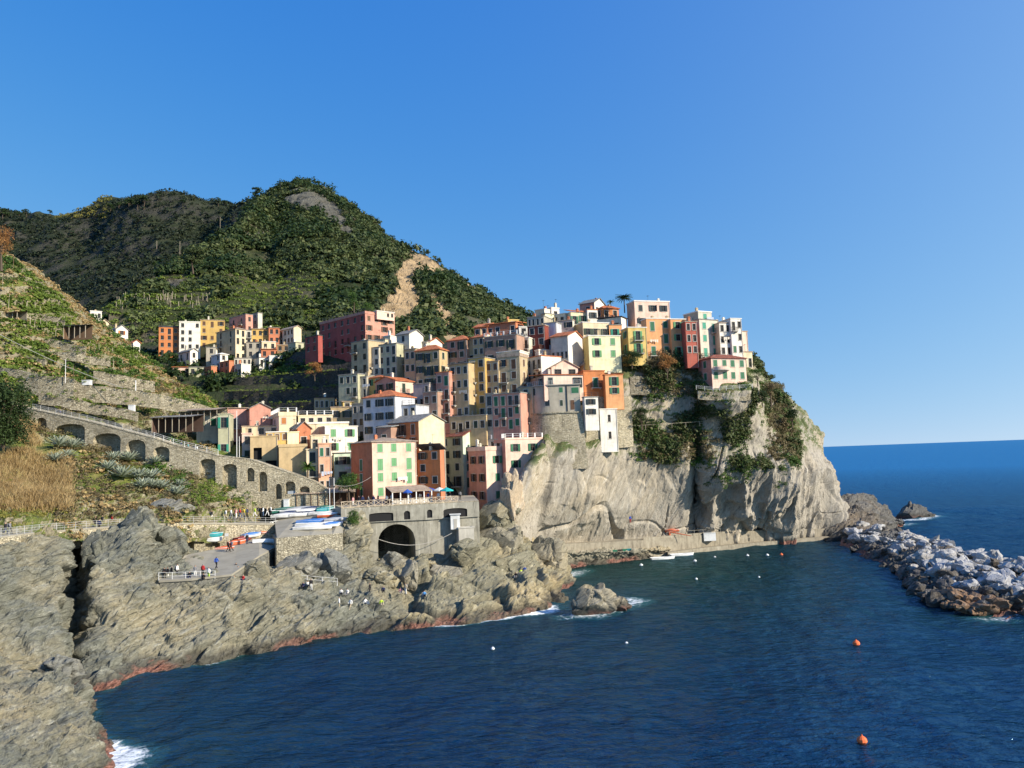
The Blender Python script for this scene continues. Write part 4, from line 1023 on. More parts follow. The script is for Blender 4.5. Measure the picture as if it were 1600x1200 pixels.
Hh('red house on the upper back row with orange roof', 'terra','terra',741,741,762,512,530,204,-22,'gL','roof_orange',0,2,'n',rise=1.3)
Hh('long red brown house on the upper back row', 'terra','terra',760,760,806,508,528,203,-22,'shed','roof_orange',0,4,'n',rise=.8)
Hh('yellow parapet attic on the upper back row', 'yellow','yellow',786,794,811,500,512,206,20,'flat','wall',0,1,'n',fl=1)
Hh('white attic with parapet left of the wine red block', 'white','white',811,811,827,511,524,199,10,'flat','wall',0,1,'n',fl=1)
Hh('grey house with a row of dark openings under the skyline', 'grey','grey',824,824,850,497,512,200,-24,'flat','roof_grey',0,4,'n',fl=1,wdw=1.4,french=1,balc=0)
Hh('cream penthouse block at the left end of the skyline', 'white','cream',836,851,862,483,505,206,55,'flat','wall',1,1,'n',wdw=1.6)
Hh('pale yellow block directly under the cream penthouse', 'pyellow','tan',849,852,866,490,510,202,40,'flat','roof_grey',0,0,'n',chim=0)
Hh('white box with roof terrace right of the cream penthouse', 'white','white',858,862,874,481,500,208,35,'flat','wall',0,1,'n',fl=1)
Hh('white and grey stepped house under the skyline terraces', 'white','lgrey',864,883,892,490,508,203,58,'flat','roof_white',2,1,'n',wdw=1.2)
Hh('yellow and green house with small balcony left of the tan tall house', 'ochre','ochre',733,733,759,561,655,181,-26,'flat','roof_grey',0,2,'d',fh=2.9,balc=.8,french=.4)
Hh('yellow tall house with white balconies in the shaded centre', 'tan','ochre',703,703,733,570,655,180,-26,'shed','roof_grey',0,3,'d',fh=2.9,balc=.8,french=.5)
Hh('pink tall house left of the yellow tall house', 'rose','mauve',682,682,703,583,668,180,-26,'flat','roof_orange',0,2,'g',fh=2.9,french=.5,balc=.8)
Hh('tan narrow tall house with brown shutters', 'tan','tan',759,759,780,566,640,180,-26,'flat','roof_tan',0,2,'b',fh=2.9,closed=.8,french=0)
Hh('tall grey beige house with brown shutters and tan roof terrace', 'beige','beige',778,813,826,556,636,177,68,'flat','roof_tan',2,1,'b',fh=3.0,closed=.8,para=.8,french=.3)
Hh('cream roof parapet house with lit corner over the grey beige house', 'white','cream',776,812,826,548,558,181,66,'flat','wall',0,0,'n',drop=1,chim=1,fl=1)
Hh('rosy house with dark doors low in the shaded centre', 'rose','mauve',770,770,814,617,672,174,-26,'flat','roof_grey',0,4,'g',fh=3.0,french=.5)
Hh('dark narrow grey house left of the rosy house', 'grey','grey',759,759,772,616,672,175,-26,'flat','roof_grey',0,1,'n')
Hh('grey recessed wall house between rosy house and bastion', 'beige','beige',812,812,834,606,680,176,-32,'flat','roof_grey',0,1,'n')
Hh('ochre ground floor terrace house below the yellow tall house', 'tan','ochre',703,703,760,652,678,178,-24,'flat','roof_grey',0,5,'d',fl=1)
# ---- around the bastion
Hh('white gable house with orange roof, its blind end in full sun', 'white','lgrey',861,888,912,524,572,183,60,'gR','roof_orange',4,0,'k',rise=1.5,french=0,fh=5.2,wdw=.8)
Hh('long white terrace building below the white gable house', 'white','lgrey',823,846,897,556,596,180,38,'flat','roof_orange',3,0,'k',rail=True)
Hh('white upper wing with parapet behind the long terrace building', 'white','white',836,842,868,547,562,186,30,'flat','wall',0,0,'n',chim=1)
Hh('pale pink house with wide gabled loft windows above the bastion', 'lpink','lpink',858,862,903,574,592,179,18,'gR','roof_tan',0,2,'n',rise=1.7,fl=1,wdw=2.2,french=0)
Hh('pale pink terrace house standing on the round grey bastion', 'lpink','mauve',829,850,911,586,606,172,18,'shed','roof_orange',2,3,'k',fl=1,rise=.8,french=.8,balc=0)
Hh('beige blind gable behind the burnt orange cliff house', 'cream','peach',901,912,937,570,590,186,22,'gR','roof_tan',0,0,'n',rise=1.4,chim=0)
Hh('tall cream blind wall right of the beige gable', 'cream','cream',937,938,968,559,592,186,14,'flat','wall',0,0,'n',chim=0)
Hh('burnt orange house with green door shutters above the white terrace', 'orange','orange',901,912,945,580,606,178,14,'flat','roof_orange',0,1,'g',fl=1,french=1,balc=1)
Hh('orange house with two green shuttered windows at the cliff wall', 'peach','orange',944,946,974,586,620,176,10,'flat','roof_orange',0,1,'g',closed=.0)
Hh('white narrow house with blue grey shutters above the bastion wall', 'white','white',911,914,935,621,652,171,14,'flat','roof_grey',0,1,'k',rail=True,closed=0)
# ---- top right
Hh('dusty pink gable house highest on the left of the palm', 'white','rose',906,929,945,472,492,208,55,'gR','roof_grey',1,2,'n',rise=1.4)
Hh('cream house with arched loggia below the dusty pink gable', 'cream','cream',884,892,917,487,507,202,25,'shed','roof_orange',1,2,'g',rise=1.0)
Hh('small white house with grey door right of the cream loggia house', 'white','white',916,918,934,484,502,203,20,'flat','roof_orange',0,1,'k',fl=1)
Hh('rust brown low house with tan roof under the palm', 'orange','orange',932,940,967,481,498,206,22,'hip','roof_orange',1,2,'n',rise=1.0,chim=1)
Hh('grey cream shaded house with sunlit chimney wall under the palm', 'white','lgrey',933,971,980,495,520,196,62,'shed','roof_dark',2,0,'k',fl=1,rise=.4)
Hh('terrace house with orange brown wall and green awning', 'peach','brown',950,952,972,508,530,192,10,'flat','roof_grey',0,1,'t',fl=1)
Hh('cream house with white roof slab above the pale yellow house', 'cream','tan',896,911,952,504,530,190,20,'flat','roof_white',1,3,'d',fl=1,closed=.2)
Hh('pale yellow house with ochre side and white framed shutters', 'pyellow','yellow',912,920,970,525,563,183,14,'flat','roof_white',0,2,'lg',closed=.15,french=0)
Hh('salmon villa with flat white roof, right of the palm', 'lpink','salmon',980,992,1047,471,512,198,16,'flat','roof_white',0,3,'k',closed=.2,fh=3.4,para=.35)
Hh('deep yellow house with green shutters and small balcony', 'yellow','ochre',971,982,1011,512,552,185,14,'flat','roof_white',1,1,'lg',french=.8,balc=1,closed=0)
Hh('broad orange house with green shutters and long balcony', 'peach','peach',1003,1011,1049,498,556,187,14,'flat','roof_white',0,2,'g',french=.6,balc=.8,closed=1)
Hh('orange house half a step taller, right of the balcony one', 'peach','peach',1049,1049,1073,499,557,187,14,'flat','roof_white',0,1,'lg',closed=.4)
Hh('raspberry red house with pale window surrounds', 'red','red',1072,1072,1090,503,556,185,10,'flat','roof_tan',0,2,'n',french=0)
Hh('grey house with turquoise shutters and dark shaded gable', 'lgrey','grey',1062,1094,1124,499,558,190,28,'flat','roof_grey',0,2,'t',closed=1,french=.6,balc=.7)
Hh('top storey with turquoise shutters and white roof slab', 'lgrey','grey',1068,1091,1112,487,502,193,28,'flat','roof_white',0,1,'t',drop=1,closed=1,fl=1,para=.3)
Hh('plain cream white tall house beside the turquoise shutters', 'white','cream',1124,1125,1143,505,558,190,16,'flat','roof_tan',0,2,'n',french=0)
Hh('white tall house with green balcony at the seaward end', 'white','white',1142,1143,1160,498,556,190,18,'flat','roof_white',0,2,'g',french=.4,balc=.6)
Hh('pale pink sliver house at the far seaward end of the row', 'lpink','lpink',1159,1160,1169,518,560,194,20,'flat','roof_tan',0,0,'n',chim=0)
Hh('low cream house with pillared porch at the seaward corner', 'cream','white',1148,1150,1176,550,574,192,18,'flat','roof_tan',0,3,'n',fl=1,pillars=True,wdw=1.6,french=1,balc=0)
Hh('pink villa with curved balcony, alone below the seaward row', 'lpink','rose',1091,1112,1166,559,597,182,20,'hip','roof_red',1,4,'g',rise=1.2,closed=1,french=0,fh=2.9)
Hh('stone ground floor with green doors under the pink villa', 'stone','stone',1108,1114,1170,597,608,182.5,20,'flat','roof_grey',0,3,'t',fl=1,chim=0,closed=1,french=1,balc=0)
# ---- lower front
Hh('tall front house with red left wall and cream front, green shutters', 'shell','terra',549,582,651,690,782,150,36,'hip','roof_tan',1,3,'g','lg',fh=3.0,closed=1,french=.4,balc=.25,rise=1.0)
Hh('burnt orange house with tall cream gable end in sun', 'cream','orange',607,655,696,658,742,164,50,'gR','roof_grey',3,0,'b',rise=1.6,french=.8,balc=.2)
Hh('small pinkish annex left of the burnt orange house', 'mauve','mauve',589,589,611,669,700,166,-22,'shed','roof_grey',0,1,'d')
Hh('green house with red roof, painted olive on its shaded side and pale on its sunlit gable end', 'lgreen','ggreen',688,724,778,681,760,174,52,'gR','roof_red',2,1,'k',rise=2.6,french=.5,balc=.3)
Hh('terracotta house with slate roof and long balcony above the square', 'terra','orange',653,688,694,703,760,154,60,'shedL','roof_dark',2,0,'k',french=.8,balc=1,rise=1.2)
Hh('narrow pink house tucked beside the pale green gable', 'salmon','rose',724,751,758,699,762,173,60,'flat','roof_grey',2,0,'d',french=.4)
Hh('pink house with green shutters, stepped terrace and left side painted dark for shade', 'lpink','rose',733,760,792,704,788,166,36,'flat','wall',2,1,'b','g',fh=3.6,closed=.3,french=0,para=.9)
Hh('taller pink half with roof terrace rails against the cliff', 'lpink','rose',786,791,849,687,790,166.5,26,'flat','wall',0,2,'g',fh=3.8,closed=.3,french=0,para=.4,rail=True,pillars=True)
Hh('grey terrace house with white posts behind the pink house', 'lgrey','grey',752,756,793,688,720,175,-22,'flat','roof_grey',0,4,'n',rail=True,pillars=True)
Hh('bright white house with left side painted dark for shade above the salmon front', 'white','grey',490,508,559,667,710,166,34,'flat','wall',0,2,'lg',french=0,closed=.4,deep=7)
Hh('pale green ground floor with dark windows below the white house', 'lgreen','ggreen',520,522,550,709,756,163,20,'flat','roof_dark',0,1,'d',wdw=1.6)
Hh('salmon narrow house with paired shutters by the square', 'salmon','salmon',497,498,518,694,772,152,18,'flat','wall',0,2,'g',french=.2)
Hh('cream narrow house left of the salmon one, behind the palm', 'cream','cream',478,479,497,703,766,153,18,'flat','wall',0,1,'k')
Hh('blank tan wall house above the arched ramp', 'tan','tan',432,436,480,699,760,154,18,'flat','wall',0,0,'n',para=.6)
Hh('beige modern house with big square opening beside the ramp', 'tan','tan',388,391,434,683,730,157,18,'flat','wall',0,0,'n',chim=0,hole=[('R',.12,.42,2.2,4.6),('R',.55,.98,4.9,7.4)])
Hh('brown shuttered upper floor on the beige modern house', 'ochre','tan',412,416,450,676,692,159,18,'flat','roof_white',0,3,'b',closed=1,fl=1,drop=.5,chim=0)
Hh('pistachio cube with green door beside the brown shuttered floor', 'pyellow','pyellow',448,449,467,676,696,160,20,'flat','wall',0,1,'t',fl=1,chim=0,closed=1)
Hh('rust red gable house with green terrace screen', 'terra','terra',452,465,486,669,700,163,25,'gR','roof_tan',0,1,'n',rise=1.3,fl=1)
Hh('small cream house with tan shutters right of the rust gable', 'cream','cream',484,486,514,681,706,160,20,'flat','wall',0,2,'g',fl=1)
Hh('cream tower house with orange shutters and battlement posts', 'cream','lpink',423,436,463,650,684,168,25,'flat','wall',1,2,'o',closed=1,french=0,para=.9,chim=2,rail=True,pillars=True)
Hh('long cream house with white posts on its roof', 'cream','tan',463,466,520,650,670,174,16,'flat','wall',0,4,'n',fl=1,wdw=1.6,rail=True,pillars=True)
Hh('long white terrace wall house under the posted roof', 'cream','cream',463,465,545,663,684,168,14,'flat','roof_white',0,0,'n',chim=2,para=.4)
Hh('rose pink gable house with one brown shutter in the hollow', 'rose','rose',383,390,423,638,672,175,25,'gR','roof_grey',0,1,'o',rise=1.2,closed=1,fl=1)
Hh('brown sided pink house with tan roof left of the rose gable', 'pink','brown',347,352,386,638,670,178,22,'gL','roof_tan',1,1,'n',rise=1.0,fl=1)
Hh('cream low roofs below the rose pink gable', 'cream','cream',374,378,437,667,700,170,14,'flat','roof_tan',0,3,'n',chim=2,fl=2)
Hh('cream narrow house front left of the beige modern house', 'lpink','cream',376,378,394,678,722,163,18,'flat','wall',0,1,'d')
Hh('white green cottage with two green shutters over the ramp', 'lgrey','lgrey',305,307,342,650,672,166,14,'flat','roof_tan',0,2,'g',closed=1,french=0,fl=1,chim=0)
Hh('pale green stone tower house at the top bend of the ramp', 'ggreen','ggreen',339,341,359,648,712,163,14,'flat','wall',0,1,'t',fh=3.4,rail=True)
# ------------------------------------------------------------------ paths, quay, walls, bridge
def PZ(px, Y, z):
    """world point in column px at distance Y and height z"""
    p = P(px, 740, Y); return Vector((p.x, Y, z))
def solve_z(px, py, z): return water_at(px, py, z)
def slab(name, front, back, mat, thick=1.0, kind='structure', sub=3):
    """sheet between two polylines with a real thickness"""
    A = np.array([[tuple(a), tuple(b_)] for a, b_ in zip(front, back)]); b = MB(); n = len(A)
    for i in range(n-1):
        f0, k0, f1, k1 = [Vector(q) for q in (A[i][0], A[i][1], A[i+1][0], A[i+1][1])]; d = Vector((0, 0, thick))
        b.poly([f0, f1, k1, k0]); b.poly([f0-d, f1-d, f1, f0]); b.poly([k1-d, k0-d, k0, k1])
    for i in (0, n-1):
        f, k = Vector(A[i][0]), Vector(A[i][1]); b.poly([f, k, k-Vector((0,0,thick)), f-Vector((0,0,thick))])
    o = b.build(name, mat)
    if kind: tag(o, kind=kind)
    return o
def arch_wall(name, label, pts, zb, mat, arches=(), depth=1.0, thick=1.2, back=None, cat='wall', coping=True, step=.35, mat_in=None):
    """pts: [(Vector top)], zb: bottom heights; arches: (s0, s1, z_spring, z_crown, z_floor) by distance along the wall; real recesses"""
    T = [Vector(p) for p in pts]; S = [0.]
    for i in range(1, len(T)): S.append(S[-1]+(T[i].xy-T[i-1].xy).length)
    ev = set(np.arange(0, S[-1], step).tolist()+S+[a for q in arches for a in q[:2]]); ev = sorted(ev)
    def at(s):
        i = max(0, min(len(S)-2, next((k for k in range(len(S)-1) if s <= S[k+1]+1e-9), len(S)-2)))
        t = (s-S[i])/max(1e-6, S[i+1]-S[i]); p = T[i].lerp(T[i+1], t); z0 = zb[i]+(zb[i+1]-zb[i])*t
        d = (T[i+1].xy-T[i].xy).normalized(); inn = Vector((-d.y, d.x, 0)); return p, z0, inn
    def arch_at(s0, s1):
        m_ = (s0+s1)/2
        for a in arches:
            if a[0]-1e-6 < m_ < a[1]+1e-6: return a
        return None
    def az(a, s):
        u = (s-(a[0]+a[1])/2)/((a[1]-a[0])/2); return a[2]+(a[3]-a[2])*math.sqrt(max(0, 1-u*u))
    b = MB(); up = lambda p, z: Vector((p.x, p.y, z))
    for s0, s1 in zip(ev[:-1], ev[1:]):
        if s1-s0 < 1e-5: continue
        p0, z0, n0 = at(s0); p1, z1, n1 = at(s1); a = arch_at(s0, s1)
        if a is None: b.poly([up(p0,z0), up(p1,z1), p1, p0])
        else:
            h0, h1 = az(a, s0), az(a, s1); f0, f1 = a[4], a[4]; dd = a[5] if len(a) > 5 else depth
            b.poly([up(p0,h0), up(p1,h1), p1, p0]);
            if f0 > z0+.05: b.poly([up(p0,z0), up(p1,z1), up(p1,f1), up(p0,f0)])
            b.poly([up(p0,h0), up(p0+n0*dd,h0), up(p1+n1*dd,h1), up(p1,h1)], 0)
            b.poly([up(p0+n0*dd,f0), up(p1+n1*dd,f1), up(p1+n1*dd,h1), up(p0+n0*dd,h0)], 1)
            b.poly([up(p0,f0), up(p1,f1), up(p1+n1*dd,f1), up(p0+n0*dd,f0)], 0)
            for s, p, n in ((s0, p0, n0), (s1, p1, n1)):
                if abs(s-a[0]) < 1e-6 or abs(s-a[1]) < 1e-6: b.poly([up(p,a[4]), up(p+n*dd,a[4]), up(p+n*dd,a[2]), up(p,a[2])], 0)
        b.poly([p0, p1, p1+n1*thick, p0+n0*thick]); b.poly([up(p1+n1*thick,z1), up(p0+n0*thick,z0), p0+n0*thick, p1+n1*thick])
    for s in (0, S[-1]):
        p, z, n = at(s); b.poly([up(p,z), p, p+n*thick, up(p+n*thick,z)])
    root = empty(name, T[0].lerp(T[-1], .5).xy.to_3d()+Vector((0,0,min(zb)))); tag(root, label, cat)
    inv = root.location
    def loc(mb): mb.v = [(x-inv.x, y-inv.y, z-inv.z) for x, y, z in mb.v]
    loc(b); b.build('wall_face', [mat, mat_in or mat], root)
    if coping:
        c = MB()
        for i in range(len(T)-1):
            p, q = T[i], T[i+1]; d = (q-p).xy.normalized(); n = Vector((-d.y, d.x, 0)); e = Vector((0,0,.12)); l = Vector((0,0,.004))
            c_ = [p-n*.06+l, q-n*.06+l, q+n*(thick+.06)+l, p+n*(thick+.06)+l]; t_ = [w+e for w in c_]
            c.poly(t_); [c.poly([c_[k], c_[(k+1)%4], t_[(k+1)%4], t_[k]]) for k in range(4)]
        loc(c); c.build('coping', M['stone'], root)
    return root
def railing(label, pts, h=1.0, sp=2.0, mat=None, rails=(.35, .68, 1.0), balus=0, r=.035, cat='railing', cross=False, pmat=None):
    T = [Vector(p) for p in pts]; root = empty('railing', T[0]); tag(root, label, cat); mat = mat or M['white_metal']
    o = T[0]; q = MB(); posts = []
    for a, c in zip(T[:-1], T[1:]):
        n = max(1, int(round((c-a).length/sp)))
        for i in range(n): posts.append(a.lerp(c, i/n))
        for z in rails: q.tube(a-o+Vector((0,0,z*h)), c-o+Vector((0,0,z*h)), r*.8, n=5)
        if balus:
            m_ = int((c-a).length/balus)
            for i in range(m_):
                p = a.lerp(c, (i+.5)/m_)-o; q.tube(p+Vector((0,0,.05)), p+Vector((0,0,h)), r*.4, n=4)
        if cross:
            for i in range(n):
                p, w = a.lerp(c, i/n)-o, a.lerp(c, (i+1)/n)-o
                q.tube(p+Vector((0,0,.1)), w+Vector((0,0,h)), r*.8, n=4); q.tube(p+Vector((0,0,h)), w+Vector((0,0,.1)), r*.8, n=4)
    posts.append(T[-1]); q.build('rail', mat, root)
    pb = MB(); pb.tube((0,0,-.1), (0,0,h+.04), r*1.3, n=6); pb.box(-.08,.08,-.08,.08,-.05,.0); pm = pb.mesh('post', [pmat or mat])
    for p in posts[:100]: link_mesh('post', pm, root, p-o)
    return root

# promenade along the foot of the left hillside
fr = [P(-90,846,96.5), P(0,838,101), P(60,831,109), P(100,828,113), P(150,824,118), P(220,819,124), P(285,817,128), P(350,817,133), P(430,818,139)]
inn = [Vector((.55, .83, 0))*0 + Vector((-.35, .94, 0))*4.2 for _ in fr]
slab('path', fr, [a+b_ for a, b_ in zip(fr, inn)], M['paving'], .25)
slab('path_base', [a+Vector((0,.12,-.254)) for a in fr], [a+b_+Vector((0,0,-.254)) for a, b_ in zip(fr, inn)], M['stone'], 2.6)
railing('white railing along the cliff path at the left edge of the picture', [a+Vector((0,.15,0)) for a in fr[:4]], sp=1.6, balus=.25, r=.026, mat=M['rail'])
railing('white railing along the cliff path above the big rocks, middle stretch', [a+Vector((0,.15,0)) for a in fr[3:6]], sp=1.8, r=.026, mat=M['rail'])
railing('white railing on the path above the two arched boat stores', [a+Vector((0,.15,0)) for a in fr[6:]], sp=2.0, r=.026, mat=M['rail'])
# wall with the two boat stores
tw = [P(262,820,126.2), P(285,818,128.1), P(350,818,133.1), P(430,819,139.1)]
def s_of(tp, px, Y):  # distance along the wall for an image column
    best = None; S = 0
    for a, c in zip(tp[:-1], tp[1:]):
        L_ = (c-a).xy.length
        for k in range(41):
            p = a.lerp(c, k/40); q = np.array([[p.x, p.y, p.z]]); x, y = project(q)
            if best is None or abs(x[0]-px) < best[0]: best = (abs(x[0]-px), S+L_*k/40)
        S += L_
    return best[1]
zt = tw[1].z
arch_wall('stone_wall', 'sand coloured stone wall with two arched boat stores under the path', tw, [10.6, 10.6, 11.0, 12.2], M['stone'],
    [(s_of(tw,281,0), s_of(tw,303,0), 14.0, 15.2, 11.0, 3.5), (s_of(tw,321,0), s_of(tw,343,0), 14.2, 15.3, 11.3, 3.5)], mat_in=M['black'])  # black backs stand in for the darkness inside the stores
# slipway and boat yard
fa = [P(248,907,110.5), P(300,904,111), P(362,897,112.5), P(405,868,123), P(430,855,133), P(434,840,140), P(470,826,143)]
ba = [P(258,876,118), P(296,866,124.5), P(340,857,129.5), P(372,849,133.5), P(405,838,138.5), P(428,828,143), P(440,815,148)]
slab('slipway', fa, ba, M['paving'], .3)
slab('slipway_base', [a+Vector((.1,.2,-.304)) for a in fa], [a+Vector((0,0,-.304)) for a in ba], M['rock_shelf'], 3.5)
ya = [P(433,841,128), P(485,837,131), P(520,834.5,133), P(536,833,134)]
yb = [P(428,806,145.5), P(470,800,146), P(512,800,144), P(534,806,139.3)]
slab('boat_yard', ya, yb, M['paving'], 1.0)
arch_wall('retaining_wall', 'rough sunlit stone wall holding up the boat yard', [ya[0]+Vector((0,-.1,.05)), ya[1]+Vector((0,-.1,.05)), ya[2]+Vector((0,-.1,.05)), ya[3]+Vector((0,-.1,.05))], [6.5, 6.5, 7.0, 7.0], M['stone_grey'], coping=False)
sw = [P(424,830,142)+Vector((0,0,-.3)), ya[0]+Vector((-.12,-.1,.05))]
arch_wall('retaining_wall', 'shaded side wall of the boat yard beside the slipway', sw, [8.5, 7.0], M['stone_grey'], coping=False)
# long arched ramp
rp = [(20,634,151),(50,640,150),(135,658,148),(190,672,147),(240,685,146),(270,695,146),(340,712,146),(390,718,146.5),(440,735,147),(490,752,147.5),(512,766,148)]
rt = [P(*q) for q in rp]; rz = [P(px, py, Y).z for px, py, Y in ((20,690,151),(50,690,150),(135,712,148),(190,726,147),(240,742,146),(270,752,146),(340,782,146),(390,792,146.5),(440,796,147),(490,800,147.5),(512,802,148))]
def arch_px(x0, x1, y_spr, y_cr, y_fl, Y=146.5, dep=1.3):
    s0, s1 = s_of(rt, x0, 0), s_of(rt, x1, 0); xm = (x0+x1)/2
    return (s0, s1, P(xm, y_spr, Y).z, P(xm, y_cr, Y).z, P(xm, y_fl, Y).z, dep)
arch_wall('arched_ramp', 'long stone ramp wall pierced by a row of arches, climbing to the left', rt, rz, M['stone'],
    [arch_px(57,74,660,652,690,149), arch_px(85,133,671,662,700,148), arch_px(146,189,686,677,712,147.5), arch_px(198,228,696,687,722,146.5), arch_px(240,265,704,698,722),
     arch_px(312,337,723,717,764), arch_px(347,370,731,725,764), arch_px(385,397,736,731,752), arch_px(404,417,744,737,768), arch_px(430,440,762,756,780), arch_px(445,461,758,752,772), arch_px(468,484,765,760,772)], thick=2.5, coping=True)
railing('white railing with thin bars on the upper left bend of the arched ramp', [a+Vector((0,.2,.12)) for a in rt[1:5]], sp=1.7, balus=.22, r=.028, mat=M['rail'])
railing('plain white railing on the lower half of the arched ramp', [a+Vector((0,.2,.12)) for a in rt[4:7]], sp=2.0)
slab('ramp_path', [a+Vector((0,2.5,-.25)) for a in rt], [a+Vector((-.6,6.5,-.1)) for a in rt], M['paving'], 1.0)
# dry stone terrace walls on the left hillside
WALLPTS = []
def dwall(label, tops, hs, mat='dry_stone', thick=.6, **k):
    T0 = [P(*q) for q in tops]; T = []; H2 = []; g_ = random.Random(len(label))
    for (a, c), (h0, h1) in zip(zip(T0[:-1], T0[1:]), zip(hs[:-1], hs[1:])):
        n = max(1, int((c-a).length/1.8))
        for i_ in range(n):
            t = i_/n; T.append(a.lerp(c, t)+Vector((0, g_.uniform(-.12,.12) if i_ else 0, g_.uniform(-.30,.22) if mat == 'dry_stone' else 0))); H2.append(h0+(h1-h0)*t)
    T.append(T0[-1]); H2.append(hs[-1]); hs = H2
    if T0[0].x < -45: WALLPTS.extend((T[i_], hs[i_]) for i_ in range(len(T)))
    return arch_wall('stone_wall', label, T, [t.z-h for t, h in zip(T, hs)], M[mat], thick=thick, coping=False, **k)
dwall('tall dry stone terrace wall just above the arched ramp at the left edge', [(-60,566,161),(0,574,160),(60,583,159),(115,592,159)], [4.5,4.2,4.5,4])
dwall('dry stone wall behind the two thin poles on the left hillside', [(108,596,161),(150,602,162),(196,609,163.5)], [3.8,3.6,3.2])
dwall('upper dry stone wall on the left hillside below the green strip', [(-40,514,180),(20,521,179),(80,531,178),(132,541,178)], [2.6,2.4,2.6,2])
dwall('short stone wall between two green terraces near the wooden shed', [(40,496,186),(72,505,186)], [2,2])
dwall('dry stone terrace wall right of the white box on the hillside', [(146,579,170),(190,586,172),(242,596,176)], [2.8,2.8,2.5])
dwall('long pale stone wall above the trattoria roof', [(190,607,167),(250,616,168),(310,630,170),(350,644,172)], [3.4,3.2,3,2.6],'stone')
dwall('stone terrace wall with bright bushes below the tall ramp arches', [(322,770,143),(360,768,143),(392,772,143.5)], [5,5,5],'stone')
dwall('short dry stone wall over the long green strip on the left slope', [(60,545,173),(120,552,173.5),(172,561,176)], [2,2,1.8])
dwall('dry stone wall at the left edge between two grass terraces', [(-40,546,169),(20,553,167.5),(70,560,167)], [2.2,2.2,2])
dwall('highest short dry stone wall under the vine stakes', [(10,482,188),(60,488,188),(100,500,189)], [1.8,1.8,1.6])
dwall('low broken terrace wall on the brown slope above the cafe', [(60,612,156),(110,622,156),(165,634,157),(215,644,158)], [2.2,2.2,2,2])
dwall('stone wall with dirt band beneath the orange and yellow houses', [(984,590,185),(1010,588,185),(1030,590,186)], [4.5,4.5,4])
dwall('rugged stone retaining wall beside the white tower house', [(934,620,177.5),(962,620,179),(986,618,181)], [12,12,12],'stone',thick=1.5)
dwall('terrace wall holding the garden under the pink villa', [(1090,612,181),(1130,614,181),(1172,612,183)], [2,2,2])
dwall('tall stone parapet along the garden under the orange houses', [(990,556,187),(1040,558,187),(1086,562,188)], [2.5,2.5,2.5])
dwall('straight terrace wall across the planted cliff slope', [(985,655,184.5),(1030,657,185),(1060,658,186)], [2.2,2.2,2])
dwall('dark terrace wall below the far quarter, upper tier', [(365,590,236),(430,586,232),(480,582,224),(545,578,212)], [6,6,6,6],'stone_shade')
dwall('dark terrace wall below the far quarter, middle tier', [(350,612,224),(420,610,218),(490,606,210),(535,602,206)], [4,4,4,4],'stone_shade')
dwall('dark terrace wall below the far quarter, lowest tier', [(355,632,214),(420,630,208),(500,628,202)], [4,4,4],'stone_shade')
# bridge and little square
bl = [P(533,793,139.5), P(573,792.5,141), P(620,790,142.5), P(668,787,144), P(714,783.5,146), P(748,781,147)]
zd = 17.0; bl = [Vector((p.x, p.y, zd)) for p in bl]
def ab(x0, x1, ys, yc, yf, Y, dep): return (s_of(bl,x0,0), s_of(bl,x1,0), P((x0+x1)/2,ys,Y).z, P((x0+x1)/2,yc,Y).z, P((x0+x1)/2,yf,Y).z, dep)
class _B: pass
big = ab(590,648,846,819,905,142.5,9)
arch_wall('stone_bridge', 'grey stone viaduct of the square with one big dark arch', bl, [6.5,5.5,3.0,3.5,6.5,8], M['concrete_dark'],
    [big], thick=9, coping=True, mat_in=M['black'], cat='bridge')  # black back stands in for the darkness deep in the arch
# upper openings, framed boxes standing 2 mm proud with black backs painted for their darkness: a second, shallower wall skin with its own arches
tz = P(600,795,142).z
b2 = [p+Vector((.05,-.35,-.02)) for p in bl]
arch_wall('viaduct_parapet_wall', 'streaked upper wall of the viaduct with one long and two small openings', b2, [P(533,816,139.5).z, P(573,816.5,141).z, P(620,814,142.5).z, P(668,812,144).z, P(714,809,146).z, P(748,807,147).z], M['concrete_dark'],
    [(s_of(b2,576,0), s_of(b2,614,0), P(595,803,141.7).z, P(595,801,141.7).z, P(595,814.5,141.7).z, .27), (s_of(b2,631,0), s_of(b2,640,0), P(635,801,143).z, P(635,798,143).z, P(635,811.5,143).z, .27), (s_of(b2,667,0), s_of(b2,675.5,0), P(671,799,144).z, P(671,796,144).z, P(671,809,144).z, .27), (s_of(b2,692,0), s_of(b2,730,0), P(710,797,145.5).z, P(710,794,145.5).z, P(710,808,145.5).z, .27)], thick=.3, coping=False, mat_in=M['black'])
slab('square', [p+Vector((0,.2,.13)) for p in bl], [Vector((p.x-2, 166, zd+.3)) for p in bl], M['paving'], 1.0)
slab('square', [P(495,796,147.4), P(518,795,144.6), Vector((bl[0].x, bl[0].y+.2, zd+.12))], [Vector((P(480,790,164).x,164,17.2)), Vector((P(505,790,166).x,166,17.2)), Vector((bl[0].x-2,166,zd+.3))], M['paving'], 1.0)
railing('cream balustrade of crossed bars along the edge of the little square', [p+Vector((0,.3,.13)) for p in bl[:5]], h=1.05, sp=1.35, cross=True, rails=(.06,1.0), r=.06, mat=paint((.55,.45,.33),streak=False))
pier = house('pale concrete pier block at the right foot of the viaduct', 'concrete','concrete',715,717,741,826,854,143.5,20,'flat','concrete',0,0,'n',chim=0,drop=1.5,cat='pier',name='concrete_pier')
